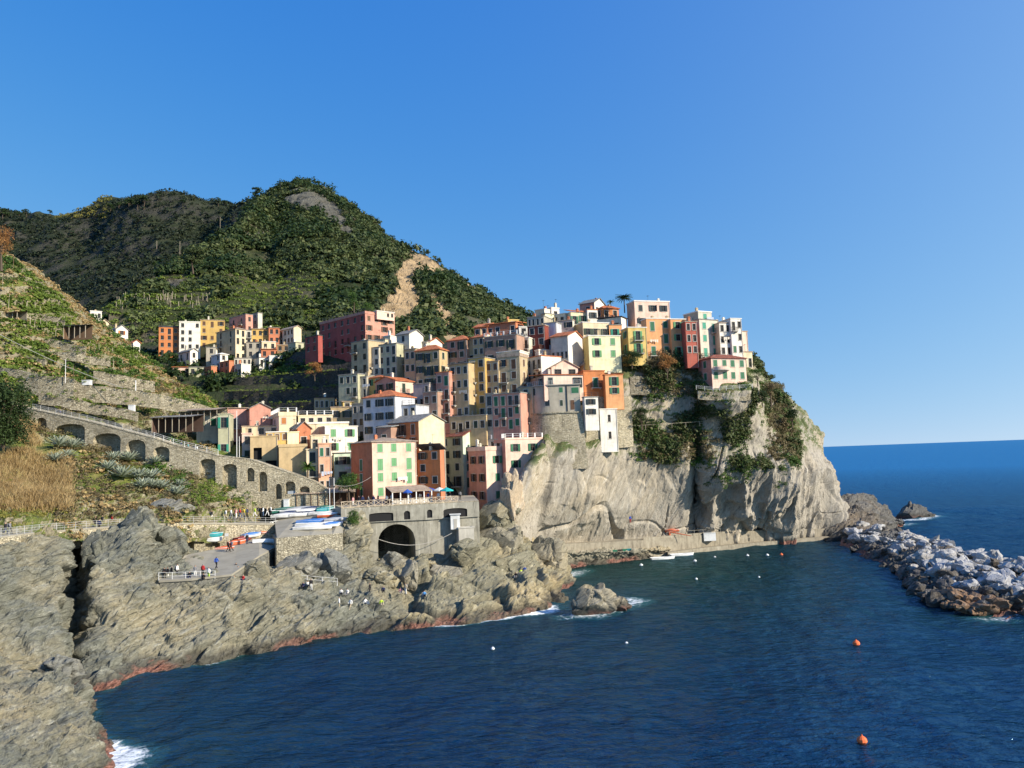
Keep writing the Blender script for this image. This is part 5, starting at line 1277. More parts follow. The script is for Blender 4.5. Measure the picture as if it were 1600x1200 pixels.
# quay at the foot of the cliff
QL = [(838,170,6.6),(870,174,5.4),(903,178,5.0),(950,182,4.6),(1000,186,4.3),(1037,190,4.1),(1100,197,3.9),(1147,201,3.5),(1200,205,3.0),(1257,209,2.5),(1292,211,2.3)]
qf = [PZ(px-0, Y, z) for px, Y, z in QL]; slab('quay', qf, [q+Vector((-1,7,0)) for q in qf], M['quay_stone'], 9)
qp = [q+Vector((0,.1,.55)) for q in qf[4:]]
slab('quay_kerb', qp, [q+Vector((0,.5,0)) for q in qp], M['quay_stone'], .54)
ql = [PZ(px, Y-2.0, .95) for px, Y, z in QL[5:]]; slab('quay_ledge', ql, [q+Vector((0,1.99,0)) for q in ql], M['quay_stone'], 3)
cols = [[(852,858,170),(852,862,164),(852,880,167),(852,905,166)],[(872,858,174),(872,862,170.5),(874,878,172.5),(874,905,171)],
        [(903,860,182),(903,862,175),(903,877,176.5),(903,900,175)],[(950,862,184),(950,862,179),(950,873,180.5),(950,900,179)],[(1000,858,190),(1000,860,183.5),(1000,867,184.8),(1000,900,183.5)],[(1040,855,196),(1040,857,189),(1040,862,190),(1040,900,189)],[(1062,855,196),(1062,857,196),(1062,861,196),(1062,900,195)]]
body('quay_rocks', cols, 150, 50, M['rock_shelf'], lambda p: rock_disp(p, .9, 3.5, 95))

# ------------------------------------------------------------------ round bastion house
def bastion():
    c = PZ(866, 177.5, 0); rad = 5.3; r1 = PZ(912, 171.8, 0); zt_, zm, zb_ = P(866,602,172).z, P(866,644,172).z, 22.0
    def foot(ex):
        pts = []
        for k in range(15):
            a = math.pi*(1.0+.5*k/14)-.0; pts.append(Vector((c.x+math.cos(a)*(rad+ex), c.y+math.sin(a)*(rad+ex), 0)))
        pts.append(Vector((r1.x+ex, c.y-rad-ex, 0))); pts.append(Vector((r1.x+ex, c.y+7, 0))); pts.append(Vector((c.x-rad-ex, c.y+7, 0))); return pts
    root = empty('bastion_house', (c.x, c.y, zb_)); tag(root, 'round fronted grey house on a curved stone bastion at the top of the cliff', 'house')
    o = Vector((c.x, c.y, zb_))
    def ring(name, ex0, ex1, z0, z1, mat, par=root, top=True):
        b = MB(); A, B = foot(ex0), foot(ex1); n = len(A)
        for i in range(n):
            j = (i+1) % n; b.poly([A[i]-o+Vector((0,0,z0)), A[j]-o+Vector((0,0,z0)), B[j]-o+Vector((0,0,z1)), B[i]-o+Vector((0,0,z1))])
        if top: b.poly([p-o+Vector((0,0,z1)) for p in B])
        return b.build(name, mat, par)
    up = Vector((0,0,0))
    ring('wall', 0, 0, zm, zt_, paint(C_['grey'], var=.5)); ring('roof', .35, .35, zt_+.003, zt_+.22, M['concrete'])
    ring('bastion', 1.1, .25, zb_, zm-.3, M['stone']); ring('ledge', .5, .5, zm-.297, zm-.01, M['stone_grey'])
    # windows
    for px, py0, py1, w, k in ((835,606,617,.9,'k'),(855,625,634,1.0,None),(877,605,613,.8,'g'),(877,625,634,.6,'d'),(899,605,614,1.6,'g'),(894,625,640,.9,'b')):
        z0, z1 = P(px, py1, 172).z, P(px, py0, 172).z
        x = P(px, 620, 172).x; dx = x-c.x
        if dx < 0: a = math.pi+math.acos(min(1, -dx/rad)); yy = c.y+math.sin(a)*rad; rot = a+math.pi/2; x = c.x+math.cos(a)*rad; nx, ny = math.cos(a), math.sin(a)
        else: yy = c.y-rad; rot = 0; nx, ny = 0, -1
        h = z1-z0
        fr_ = MB(); fr_.box(-w/2-.12, w/2+.12, -.03, .12, -.12, h+.12, 0); fr_.box(-w/2, w/2, -.06, -.033, 0, h, 1)
        wobj = fr_.build('window', [M['frame'], M['glass'] if k is None else paint(S_[k], streak=False, rough=.6)], root, Vector((x+nx*.0, yy+ny*.0, z0))-o, rot)
    dp = MB(); x = P(886,620,172).x; dp.tube(Vector((x, c.y-rad-.1, zm))-o, Vector((x, c.y-rad-.1, zt_))-o, .12, n=6); dp.build('drainpipe', M['dark_metal'], root)
    rail = foot(.2)[:16]
    railing('thin white railing round the terrace on top of the bastion house', [Vector((p.x, p.y, zt_+.22)) for p in rail], h=.9, sp=1.5, r=.02)
bastion()
dwall('curved foot of the bastion running right under the narrow white house', [(907,644,174.2),(936,646,175.4)], [8,8], 'stone', thick=4)
house('white tower house clinging to the cliff, the lowest of the bastion group', 'white','lgrey',934,938,965,640,693,175,12,'flat','wall',0,1,'n',fl=2,chim=0,drop=2,wdw=.7,french=0,trim=False)
# ------------------------------------------------------------------ vegetation
def cards(C, Rr, nq, qs, squash=.75, seed=0, up=.25):
    """leaf clumps: nq quads spread through an uneven ellipsoid round each centre C (n,3) with radius Rr (n,)"""
    g = np.random.default_rng(seed); n = len(C); N_ = n*nq
    d = g.normal(size=(N_, 3)); d /= np.linalg.norm(d, axis=1, keepdims=True); d[:, 2] = np.where(d[:, 2] < -.25, -d[:, 2], d[:, 2])
    rr = np.repeat(Rr, nq); lob = 1+.28*np.sin(d[:, 0]*5+np.repeat(g.random(n)*6, nq))*np.cos(d[:, 1]*4+np.repeat(g.random(n)*6, nq))
    rad = rr*lob*(.45+.55*g.random(N_)**.5)
    c = np.repeat(C, nq, 0)+d*rad[:, None]*np.array([1, 1, squash])
    nn = d+g.normal(size=(N_, 3))*.55+np.array([0, 0, up]); nn /= np.linalg.norm(nn, axis=1, keepdims=True)
    t = np.cross(nn, g.normal(size=(N_, 3))); t /= (np.linalg.norm(t, axis=1, keepdims=True)+1e-9); b = np.cross(nn, t)
    h = (rr*qs*(.6+.8*g.random(N_)))[:, None]; w = h*(.5+.4*g.random(N_))[:, None]
    V = np.stack([c-t*h, c-b*w*.9+t*h*.1, c+t*h, c+b*w*.9+t*h*.1], 1).reshape(-1, 3)
    return V, np.arange(N_*4, dtype=np.int32).reshape(-1, 4)
def veg_obj(name, C, Rr, nq, qs, mat, seed=0, squash=.75, parent=None):
    V, Fq = cards(np.asarray(C, float), np.asarray(Rr, float), nq, qs, squash, seed)
    me = np_mesh(name, V, Fq, [mat], None, False); return link_mesh(name, me, parent)
def sample(G, n, seed, cond=None):
    """random points on a land grid, uniform in image area so near and far read alike; cond(px,py,p,nz)"""
    g = np.random.default_rng(seed); p = G.reshape(-1, 3); nrm = outward(G).reshape(-1, 3)
    x, y = project(p); ok = (x > -60) & (x < 1660)
    ok &= True
    if cond is not None: ok &= cond(x, y, p, nrm[:, 2])
    idx = np.nonzero(ok)[0]
    if len(idx) == 0: return np.zeros((0, 3)), np.zeros(0), np.zeros(0)
    nu, nv = G.shape[:2]; a = np.linalg.norm(np.cross(np.gradient(G, axis=0).reshape(-1, 3), np.gradient(G, axis=1).reshape(-1, 3)), axis=1)
    w = a[idx]/p[idx, 1]**1.0; w /= w.sum(); k = g.choice(idx, n, p=w); q = p[k]+g.normal(size=(n, 3))*.3
    return q, x[k], y[k]
def grow(name, G, n, mat, rad, nq, qs, seed, cond=None, squash=.75, lift=.3, lab=None):
    q, x, y = sample(G, n, seed, cond)
    if len(q) == 0: return
    g = np.random.default_rng(seed+1); r = rad[0]+(rad[1]-rad[0])*g.random(n)**1.6; q = q.copy(); q[:, 2] += r*lift
    o = veg_obj(name, q, r, nq, qs, mat, seed+2, squash); tag(o, lab, kind='stuff'); return o
def clump(p, s, seed, th=0.0): return vnoise(p/s, seed) > th

def widen(q, f=1.28):
    cx = sum(a for a, _ in q)/len(q); cy = sum(b_ for _, b_ in q)/len(q); return [(cx+(a-cx)*f, cy+(b_-cy)*(1+.4*(f-1))) for a, b_ in q]
BW = [widen(q) for q in BARE]
bare_m = lambda p: masks(p, BW+GREY) > .5
grow('mountain_scrub', G_mtn, 21000, M['leaf_mtn'], (.7, 3.9), 24, .30, 100, lambda x, y, p, nz: ~bare_m(p) & (clump(p, 30, 5, -.35)) & ((y < 430) | clump(p, 12, 8, .12) | (x > 500)), lab='dark green scrub and woods on the mountain')
grow('mountain_trees', G_mtn, 1000, M['leaf_dark'], (3.0, 6.0), 60, .2, 110, lambda x, y, p, nz: ~bare_m(p) & clump(p, 45, 6, .0) & ((y < 430) | (x > 500)), squash=.95, lab='darker taller trees in the mountain woods')
grow('mountain_pale_trees', G_mtn, 650, M['leaf_olive'], (2.0, 4.6), 60, .2, 115, lambda x, y, p, nz: ~bare_m(p) & clump(p, 35, 7, .1), squash=1.0, lab='paler green trees in the mountain woods')
grow('vineyard_rows', G_mtn, 4200, M['leaf_terrace'], (.5, 1.5), 22, .34, 130, lambda x, y, p, nz: ~bare_m(p) & (x > 160) & (x < 520) & (y > 425) & (((p[:, 2]/5.) % 1) < .45), lab='low green rows on the vineyard terraces')
grow('far_hill_scrub', G_far, 13000, M['leaf_far'], (1.2, 4.2), 16, .34, 160, lambda x, y, p, nz: clump(p, 60, 15, -.6), lab='dark scrub on the shaded hill')
grow('yellow_broom', G_far, 420, M['leaf_yellow'], (1.5, 3.2), 26, .30, 170, lambda x, y, p, nz: (x > 85) & (x < 175) & (y < 342), lab='yellow flowering broom on the skyline')
grow('valley_scrub', G_val, 900, M['leaf_dark'], (.8, 2.6), 30, .28, 180, lambda x, y, p, nz: clump(p, 10, 25, -.1) & (y > 545) & (x < 470), lab='dark bushes in the shaded valley')
grow('valley_grass', G_val, 350, M['leaf_terrace'], (.5, 1.2), 26, .3, 185, lambda x, y, p, nz: (x > 375) & (x < 500) & (y > 565) & (y < 600), lab='green strip under the far quarter')
# left hillside
inr = lambda x, y, a, b_, c, d: (x > a) & (x < b_) & (y > c) & (y < d)
grow('hillside_grass', G_hill, 9000, M['leaf_terrace'], (.22, .75), 18, .42, 200, lambda x, y, p, nz: (y < 640) & clump(p, 9, 31, -.05), .6, lab='green grass and weeds on the terraces')
grow('hillside_dry_grass', G_hill, 6500, M['leaf_dry'], (.22, .65), 18, .45, 210, lambda x, y, p, nz: ((y < 640) & ~clump(p, 9, 31, .15)) | ((y > 690) & (x > 90) & clump(p, 6, 33, .1)), .6, lab='dry straw coloured grass on the terraces')
grow('hillside_bushes', G_hill, 420, M['leaf_green'], (.6, 1.7), 90, .17, 220, lambda x, y, p, nz: ((y < 650) & clump(p, 16, 35, .25)) | (inr(x, y, 190, 300, 690, 790) & clump(p, 6, 36, .1)) | inr(x, y, 140, 200, 500, 640) & clump(p, 10, 37, .1), lab='green bushes on the left hillside')
grow('hillside_brown_scrub', G_hill, 2600, M['leaf_brown'], (.3, .9), 40, .22, 230, lambda x, y, p, nz: inr(x, y, 90, 330, 690, 815) | (inr(x, y, 60, 300, 600, 690)), lab='brown scrub below the arched ramp')
grow('ramp_foot_weeds', G_hill, 260, M['leaf_terrace'], (.4, .9), 50, .2, 235, lambda x, y, p, nz: inr(x, y, 300, 430, 755, 790) , lab='bright weeds under the tall ramp arches')
grow('yellow_weeds', G_hill, 420, M['leaf_yellow'], (.2, .55), 30, .26, 240, lambda x, y, p, nz: inr(x, y, -60, 110, 715, 830) & clump(p, 4, 41, .05), lab='yellow leaved weeds at the rock foot on the left')
def tall_grass(name, G, n, seed, cond, mat, hgt=(.6, 1.5), lab=None):
    q, x, y = sample(G, n, seed, cond); g = np.random.default_rng(seed); m_ = 5
    c = np.repeat(q, m_, 0)+g.normal(size=(n*m_, 3))*.15; k = len(c)
    h = hgt[0]+(hgt[1]-hgt[0])*g.random(k); a = g.random(k)*6.28; lean = .15+.5*g.random(k); w = .035
    d = np.stack([np.cos(a)*lean, np.sin(a)*lean, np.ones(k)], 1); s = np.stack([-np.sin(a+.8), np.cos(a+.8), 0*a], 1)*w
    m1 = c+d*(h*.5)[:, None]; tp = c+d*h[:, None]*np.array([1.5, 1.5, .93])
    V = np.stack([c-s, c+s, m1+s, tp, m1-s], 1).reshape(-1, 3); F5 = np.arange(k*5, dtype=np.int32).reshape(-1, 5)
    return tag(link_mesh(name, np_mesh(name, V, F5, [mat])), lab, kind='stuff')
tall_grass('tall_dry_grass', G_hill, 9000, 250, lambda x, y, p, nz: (inr(x, y, -60, 110, 655, 800) & ((x < 60) | (y > 700))) & clump(p, 5, 43, -.5), M['leaf_dry'], lab='tall straw coloured grass on the slope at the left edge')
gw = random.Random(8); wc = []; wr = []
for p_, h_ in WALLPTS:
    for _ in range(3): wc.append((p_.x+gw.uniform(-1,1), p_.y-.25, p_.z+.1-h_*gw.choice([0, 0, 0, .3, .7, .95])*gw.random()*1.2)); wr.append(gw.uniform(.2, .7))
tag(veg_obj('wall_creepers', wc, wr, 40, .2, M['leaf_terrace'], 77), 'weeds hanging over the terrace walls', kind='stuff')
# promontory garden slope
onprom = lambda x, y, p, nz: (x > 985) & (x < 1262-.35*(720-y)) & (x < 1250) & (y > 548) & (y < 735) & (y < 700+.12*(x-985)+20)
grow('cliff_garden', G_prom, 2300, M['leaf_shrub'], (.5, 1.7), 60, .19, 300, lambda x, y, p, nz: onprom(x, y, p, nz) & clump(p, 6, 51, .0) & ~inr(x, y, 1080, 1175, 555, 612), lab='dark green shrubs on the upper cliff')
grow('cliff_bright_shrubs', G_prom, 700, M['leaf_green'], (.4, 1.3), 60, .19, 310, lambda x, y, p, nz: onprom(x, y, p, nz) & clump(p, 5, 53, .2) & (y > 600), lab='brighter green shrubs on the upper cliff')
grow('cliff_brown_scrub', G_prom, 1900, M['leaf_brown'], (.4, 1.2), 50, .19, 320, lambda x, y, p, nz: onprom(x, y, p, nz) & (inr(x, y, 1000, 1095, 548, 620) | inr(x, y, 1000, 1120, 675, 720) | inr(x, y, 1200, 1290, 600, 720)), lab='brown scrub on the upper cliff')
grow('cliff_edge_plants', G_prom, 160, M['leaf_green'], (.4, 1.2), 60, .19, 330, lambda x, y, p, nz: inr(x, y, 1090, 1230, 715, 765) & clump(p, 4, 55, .1), lab='plants hanging over the cliff edge')
grow('village_weeds', G_vil, 500, M['leaf_dark'], (.5, 1.4), 40, .22, 340, lambda x, y, p, nz: (y > 600), lab='dark plants between the houses')

# ---- single trees and plants
def limb_tree(name, label, base, h, cr, mat, cat='tree', seed=0, trunk_frac=.45, squash=.8, nq=70, group=None, q=.16, nclump=9, spread=.62):
    g = random.Random(seed); root = empty(name, base); tag(root, label, cat, group)
    t = MB(); top = Vector((g.uniform(-.06, .06)*h, g.uniform(-.06, .06)*h, h*trunk_frac)); t.tube((0,0,-.6), top, h*.035+.03, h*.022+.02, 7)
    C = []; Rr = []
    for k in range(nclump):
        a = 6.28*k/nclump+g.random(); rr = cr*spread*math.sqrt(g.random()); zz = h-cr*squash*(.25+1.3*g.random())
        c = Vector((math.cos(a)*rr, math.sin(a)*rr, max(h*(.25 if cat == 'tree' else .06), zz))); t.tube(top, c, h*.016+.015, .01, 5); C.append(c); Rr.append(cr*(.32+.28*g.random()))
    C.append(Vector((0, 0, h-cr*.45*squash))); Rr.append(cr*.5)
    t.build('trunk', M['bark'], root)
    o = veg_obj('crown', [tuple(c) for c in C], Rr, nq, q, mat, seed, squash, root)
    return root
def at_g(G, px, py):
    p = G.reshape(-1, 3); x, y = project(p); d = (x-px)**2+(y-py)**2+ .0004*(p[:, 1])**2*0; i = np.argsort(d)[:6]; j = i[np.argmin(p[i, 1])]; return Vector(p[j])
sky_trees = [(3,340,17,G_far),(28,336,10,G_far),(42,336,12,G_far),(62,336,8,G_far),(77,336,9,G_far),(173,330,15,G_far),(186,327,12,G_far),(200,326,17,G_far),(214,323,14,G_far),(226,323,19,G_far),(284,319,10,G_far),(340,320,11,G_far),(352,318,8,G_far),(388,303,13,G_mtn),(401,303,18,G_mtn),(440,292,10,G_mtn),(476,290,8,G_mtn),(546,331,12,G_mtn),(611,378,12,G_mtn),(629,386,10,G_mtn),(640,390,8,G_mtn),(668,399,9,G_mtn),(686,412,11,G_mtn),(566,350,8,G_mtn)]
def skyl(px):
    return ('left part' if px < 100 else 'middle' if px < 260 else 'right part' if px < 370 else 'peak')
for i, (px, py, hp, G) in enumerate(sky_trees):
    p = at_g(G, px, py+3); h = hp*p.y/F_PX*1.15
    sz = 'tall' if hp > 14 else 'middling' if hp > 9 else 'small'
    where = {3: 'at the far left edge of the picture', 28: 'second from the left edge', 42: 'third from the left edge', 62: 'fourth from the left edge', 77: 'standing last before the yellow broom', 173: 'just right of the yellow broom', 186: 'left of a tall flat pine',
             200: 'with flat crown in the middle of the hill line', 214: 'between the two tall hill line pines', 226: 'tallest and broadest on the hill line', 284: 'alone on the bare grassy hill line', 340: 'at the right end of the hill line', 352: 'where the hill line starts to climb', 388: 'left of the tall pine below the peak', 401: 'alone left of the peak against the sky',
             440: 'beside the mast on the peak', 476: 'at the very top of the peak', 546: 'on the rocky step right of the peak', 611: 'on the ridge above the bare tan cliff, upper', 629: 'on the ridge above the bare tan cliff, lower', 640: 'at the head of the tan cliff', 668: 'midway down the right ridge', 686: 'low on the right ridge against the sky', 566: 'halfway between the rocky step and the tan cliff'}[px]
    limb_tree('pine_tree', '%s dark pine %s' % (sz, where), p, h, h*.55, M['leaf_dark'], seed=400+i, trunk_frac=.5, squash=.55, nq=44, group='pines along the skyline', q=.22, nclump=6)
def near_tree(label, px, py, Y, hpx, crpx, mat, seed, **k):
    b = P(px, py, Y); return limb_tree(k.pop('name', 'tree'), label, b, hpx*Y/F_PX, crpx*Y/F_PX, mat, seed=seed, **k)
near_tree('large dark green bush filling the left edge above the dry grass', 4, 694, 132, 92, 44, M['leaf_dark'], 501, name='bush', cat='bush', trunk_frac=.10, nq=420, q=.07, nclump=40, squash=1.4)
near_tree('rust brown tree at the left edge on the hillside crest', 2, 420, 186, 62, 19, M['leaf_rust'], 502, nq=300, q=.08, nclump=14, squash=1.3)
near_tree('green leafy tree left of the red sided front house', 546, 778, 147, 38, 21, M['leaf_green'], 503, nq=260, q=.09, nclump=12)
near_tree('dark round bush at the foot of the wall beside the white tower house', 1003, 668, 180.5, 30, 16, M['leaf_dark'], 504, name='bush', cat='bush', trunk_frac=.2, nq=260, q=.1, nclump=8)
near_tree('green bush in front of the deep yellow house', 988, 572, 184, 24, 17, M['leaf_dark'], 505, name='bush', cat='bush', trunk_frac=.2, nq=260, q=.1, nclump=8)
near_tree('orange brown shrub under the broad orange house', 1042, 590, 184.5, 36, 17, M['leaf_rust'], 506, name='bush', cat='bush', trunk_frac=.2, nq=240, q=.1, nclump=8)
near_tree('green shrub at the seaward end beside the pink villa', 1184, 600, 186, 24, 12, M['leaf_green'], 507, name='bush', cat='bush', trunk_frac=.2, nq=240, q=.1, nclump=8)
near_tree('grey green tree on the cliff edge right of the pink villa', 1205, 632, 190, 34, 16, M['leaf_brown'], 508, nq=240, q=.1, nclump=9)
near_tree('dark shrub hanging on the outer cliff shoulder', 1238, 665, 199, 26, 15, M['leaf_dark'], 509, name='bush', cat='bush', trunk_frac=.2, nq=240, q=.1, nclump=8)
near_tree('dark shrub just below the pink villa terrace wall', 1192, 632, 186, 22, 14, M['leaf_dark'], 515, name='bush', cat='bush', trunk_frac=.2, nq=240, q=.1, nclump=8)
near_tree('bright green conical tree above the crimson block', 553, 486, 268, 30, 11, M['leaf_green'], 510, nq=200, q=.11, nclump=10, squash=1.5)
near_tree('smaller bright tree right of the conical one above the crimson block', 575, 490, 262, 16, 11, M['leaf_green'], 511, nq=180, q=.12, nclump=8)
near_tree('big round tree on the vineyard spur', 302, 426, 372, 40, 21, M['leaf_mtn'], 512, nq=220, q=.12, nclump=12)
near_tree('green fig bush on the rock left of the viaduct', 553, 822, 136, 24, 17, M['leaf_green'], 513, name='bush', cat='bush', trunk_frac=.2, nq=220, q=.1, nclump=9)
near_tree('round brown bush in the shaded valley under the terraces', 492, 592, 214, 26, 14, M['leaf_rust'], 514, name='bush', cat='bush', trunk_frac=.2, nq=220, q=.1, nclump=8)
def palm(label, base, h, fr, seed, n=34, up=.6):
    g = random.Random(seed); root = empty('palm_tree', base); tag(root, label, 'palm'); t = MB()
    t.tube((0,0,-.5), (0,0,h), .22*h/5, .17*h/5, 9); t.build('trunk', M['bark'], root); b = MB()
    for k in range(n):
        a = 6.28*g.random(); el = up*(g.random()*1.5-.35); prev = Vector((0,0,h)); d = Vector((math.cos(a)*math.cos(el), math.sin(a)*math.cos(el), math.sin(el)))
        for s_ in range(5):
            q = prev+d*fr/5; d = (d+Vector((0,0,-.17))).normalized(); side = d.cross(Vector((0,0,1))).normalized(); w = fr*.10*(1-.17*s_)
            b.poly([prev, prev+side*w-Vector((0,0,w*.5)), q+side*w*.8-Vector((0,0,w*.4)), q]); b.poly([prev, q, q-side*w*.8-Vector((0,0,w*.4)), prev-side*w-Vector((0,0,w*.5))]); prev = q
    b.build('fronds', M['leaf_green'] if h < 3.6 else M['leaf_dark'], root); return root
palm('palm tree standing above the roofs on the skyline', P(976,486,203), 22*203/F_PX, 15*203/F_PX, 1, n=70)
palm('drooping palm beside the cream narrow house above the ramp', P(481,756,149), 3.2, 1.9, 2, n=60, up=.9)
palm('small palm behind the rust brown low house, left of the tall palm', P(955,484,208), 2.2, 1.3, 3)
def agave_mesh():
    b = MB(); g = random.Random(5)
    for k in range(34):
        a = k*2.4; el = .12+1.15*(k/34)**1.1; ln = 1.35*(1-.25*k/34); d = Vector((math.cos(a)*math.cos(el), math.sin(a)*math.cos(el), math.sin(el))); s = Vector((-math.sin(a), math.cos(a), 0)); n = s.cross(d)
        p0, p1, p2, p3 = d*.05, d*ln*.35-n*.04, d*ln*.7-n*.02, d*ln+n*.03
        for (A, wa, B, wb) in ((p0,.07,p1,.12),(p1,.12,p2,.085),(p2,.085,p3,.004)):
            b.poly([A-s*wa, A-n*-.045, B-n*-.045, B-s*wb]); b.poly([A-n*-.045, A+s*wa, B+s*wb, B-n*-.045])
    return b.mesh('leaves', [M['agave']])
am = agave_mesh()
AG = [(95,700,1.25,'largest, left under the second arch'),(117,703,1.1,'right of the largest, under the second arch'),(90,722,1.0,'lower left one on the brown slope'),(106,716,.9,'between the two upper left ones and the lower one'),(172,736,1.1,'at the left of the big patch below the third arch'),
      (196,748,1.25,'front and centre of the big patch'),(220,750,1.1,'front of the big patch, right of centre'),(238,750,1.15,'brightest, at the right of the big patch'),(247,727,1.0,'upper right by the fourth arch'),(252,712,.9,'close under the small fourth arch'),(225,764,1.1,'low in the patch, left of two'),
      (241,764,1.0,'low in the patch, right of two'),(255,766,1.0,'lowest right near the stone wall'),(180,722,1.1,'upper left of the big patch'),(205,722,1.1,'upper middle of the big patch, yellowish'),(278,775,1.0,'beside the pale rock over the path'),(285,762,.8,'at the corner of the ramp wall foot')]
for i, (px, py, s, w) in enumerate(AG):
    p = at_g(G_hill, px, py); root = empty('agave', p+Vector((0,-.5,.45)), i*1.3); tag(root, 'blue grey agave rosette, '+w, 'agave', 'agaves on the slope below the arched ramp')
    o = link_mesh('leaves', am, root); root.scale = (s*1.75,)*3
# ------------------------------------------------------------------ boulders and rocks
def rock_mesh(seed, mat, sx=1., sy=1., sz=.7, sub=3, fl=.5, disp=.32, fr=1.1):
    bm = bmesh.new(); bmesh.ops.create_icosphere(bm, subdivisions=sub, radius=1); v = np.array([q.co[:] for q in bm.verts])
    d = facets(v*fr+seed*3.1, seed)*disp*1.4+fbm(v*2.2+seed, 3, seed+3)*.07; v = v*(1+d)[:, None]
    g = np.random.default_rng(seed)
    for k in range(7):     # planar cuts give broken faces
        n = g.normal(size=3); n /= np.linalg.norm(n); h = .62+.25*g.random(); dd = v @ n; v = v-np.clip(dd-h, 0, None)[:, None]*n*.92
    v = v*np.array([sx, sy, sz])
    for q, c in zip(bm.verts, v): q.co = c
    me = bpy.data.meshes.new('rock'); bm.to_mesh(me); bm.free(); me.materials.append(mat); return me
bw_mats = {'white': M['boulder_white'], 'dark': M['boulder_dark'], 'rust': M['boulder_rust']}
bmesh_ = [rock_mesh(k, M['boulder_white'], 1, .8, .62, 3, disp=.42) for k in range(10)]
g = random.Random(4)
near = [water_at(*q) for q in ((1312,852),(1350,870),(1400,899),(1446,944),(1500,957),(1592,963),(1700,975),(1800,985))]
far_ = [P(1330,822,218), P(1385,823,200), P(1430,843,182), P(1478,862,160), P(1530,876,146), P(1600,891,134), P(1700,915,126), P(1800,935,120)]
def lp(A, t): t = max(0, min(len(A)-1.001, t)); i = int(t); return A[i].lerp(A[i+1], t-i)
mound = []
for k in range(60):
    t = k/59*7; a, c = lp(near, t), lp(far_, t); a = Vector((a.x, a.y, 0)); c = Vector((c.x, c.y, 0)); o = (c-a); row = []
    for u_, z in ((-.1,-2),(0,-.3),(.2,1.2),(.5,2.6),(.8,3.2),(1,3.1),(1.2,1.5),(1.45,-2)): q = a+o*u_; row.append((q.x, q.y, z))
    mound.append(row)
Gm = catmull(np.array(mound), 300, 0); Gm = catmull(Gm, 60, 1); Gm = Gm+outward(Gm)*rock_disp(Gm.reshape(-1,3), .6, 3.5, 97).reshape(Gm.shape[:2])[..., None]
tag(grid_obj('breakwater_core', Gm, M['rock_dark']), kind='structure')
for k in range(285):
    t = g.random()**.8*6.6; u_ = g.random()*1.12; a, c = lp(near, t), lp(far_, t); p = a.lerp(Vector((c.x, c.y, 0)), u_)
    z = (.2+min(1, u_/.75)*3.5) if u_ < .85 else 3.7-(u_-.85)*4
    s = (.95+1.45*g.random()**1.5)*(1.0 if t > 2 else .85)
    pr = project(np.array([[p.x, p.y, z]])); edge_near = u_ < .22
    kind = 'white' if u_ > .3 else 'dark'  # boulders low on the near side are darker
    if edge_near and t > 3.4 and g.random() < .75: kind = 'rust'
    if kind == 'white' and g.random() < .12: kind = 'dark'
    o = link_mesh('boulder', bmesh_[k % 10], None, (p.x, p.y, z+.1*s), None, bw_mats[kind])
    o.rotation_euler = (g.uniform(-.5,.5), g.uniform(-.5,.5), g.random()*6.28); o.scale = (s*(.8+.5*g.random()), s*(.8+.4*g.random()), s*(.8+.4*g.random()))
    lab = {'white': 'pale grey white boulder piled on the upper part of the breakwater', 'dark': 'dark boulder in the breakwater', 'rust': 'rusty brown boulder at the waterline of the breakwater end'}[kind]
    tag(o, lab, 'boulder', {'white': 'pale boulders of the breakwater', 'dark': 'dark boulders of the breakwater', 'rust': 'brown boulders at the foot of the breakwater'}[kind])
def rock(label, px, py, Y, wpx, hpx, mat, seed, dp=.7, sz=None, rz=0, z=None, name='rock'):
    s = Y/F_PX; me = rock_mesh(seed, mat, 1, 1, 1, 5, disp=.30, fr=1.6); c = P(px, py, Y) if z is None else PZ(px, Y, z)
    o = link_mesh(name, me, None, c, rz); o.scale = (wpx*s/2, wpx*s/2*dp, hpx*s/2); return tag(o, label, 'rock')
RL, RS_, RD = M['rock_left'], M['rock_shelf'], M['rock_dark']
rock('low reddish rock standing in the water off the point', 930, 944, 124, 66, 56, RS_, 21, .6)
rock('small reddish rock just right of the one off the point', 968, 944, 126, 32, 24, RS_, 22, .7)
rock('jagged dark sea stack in the open sea beyond the breakwater', 1427, 806, 262, 42, 40, RD, 23, .7)
rock('low dark tail of the sea stack', 1444, 806, 263, 30, 18, RD, 24, .8)
rock('small dark rock between the headland and the sea stack', 1402, 818, 236, 26, 14, RD, 25, .9)
rock('big smooth grey rock at the harbour corner with near vertical cracks', 858, 880, 158, 78, 70, RS_, 26, .7)
rock('rough rock leaning on the foot of the concrete pier block', 726, 858, 139.5, 52, 34, RL, 44, .6)
rock('pale domed rock under the concrete pier block', 775, 850, 153, 110, 84, RS_, 27, .55)
rock('tan ridge of rock left of the smooth grey harbour rock', 800, 892, 145, 84, 70, RL, 28, .5, rz=.5)
rock('rounded grey rock in the gully below the big arch', 690, 905, 137, 76, 56, RS_, 29, .6)
rock('rock lump below the big dark arch, left side', 618, 880, 141, 46, 34, RS_, 30, .7)
rock('flat topped tan rock slab where people sit', 592, 904, 128, 58, 38, RL, 31, .7)
rock('block of rock between the people and the gully', 640, 900, 131, 34, 44, RS_, 32, .7)
rock('rock bulge with bushes left of the viaduct', 556, 838, 136.5, 62, 56, RL, 33, .5)
rock('pale rounded boulder beside the upper path', 268, 800, 131, 62, 40, RS_, 34, .7)
rock('tall rock knob rising over the cliff path', 215, 828, 117.5, 60, 70, RL, 35, .55)
rock('rock knob right of the dark cleft under the path', 143, 862, 113, 42, 62, RL, 36, .6)
rock('tan rock bulge left of the first boat store', 262, 862, 121, 62, 74, RL, 37, .5)
rock('rock heap beside the slipway foot', 398, 893, 118, 62, 34, RL, 38, .6)
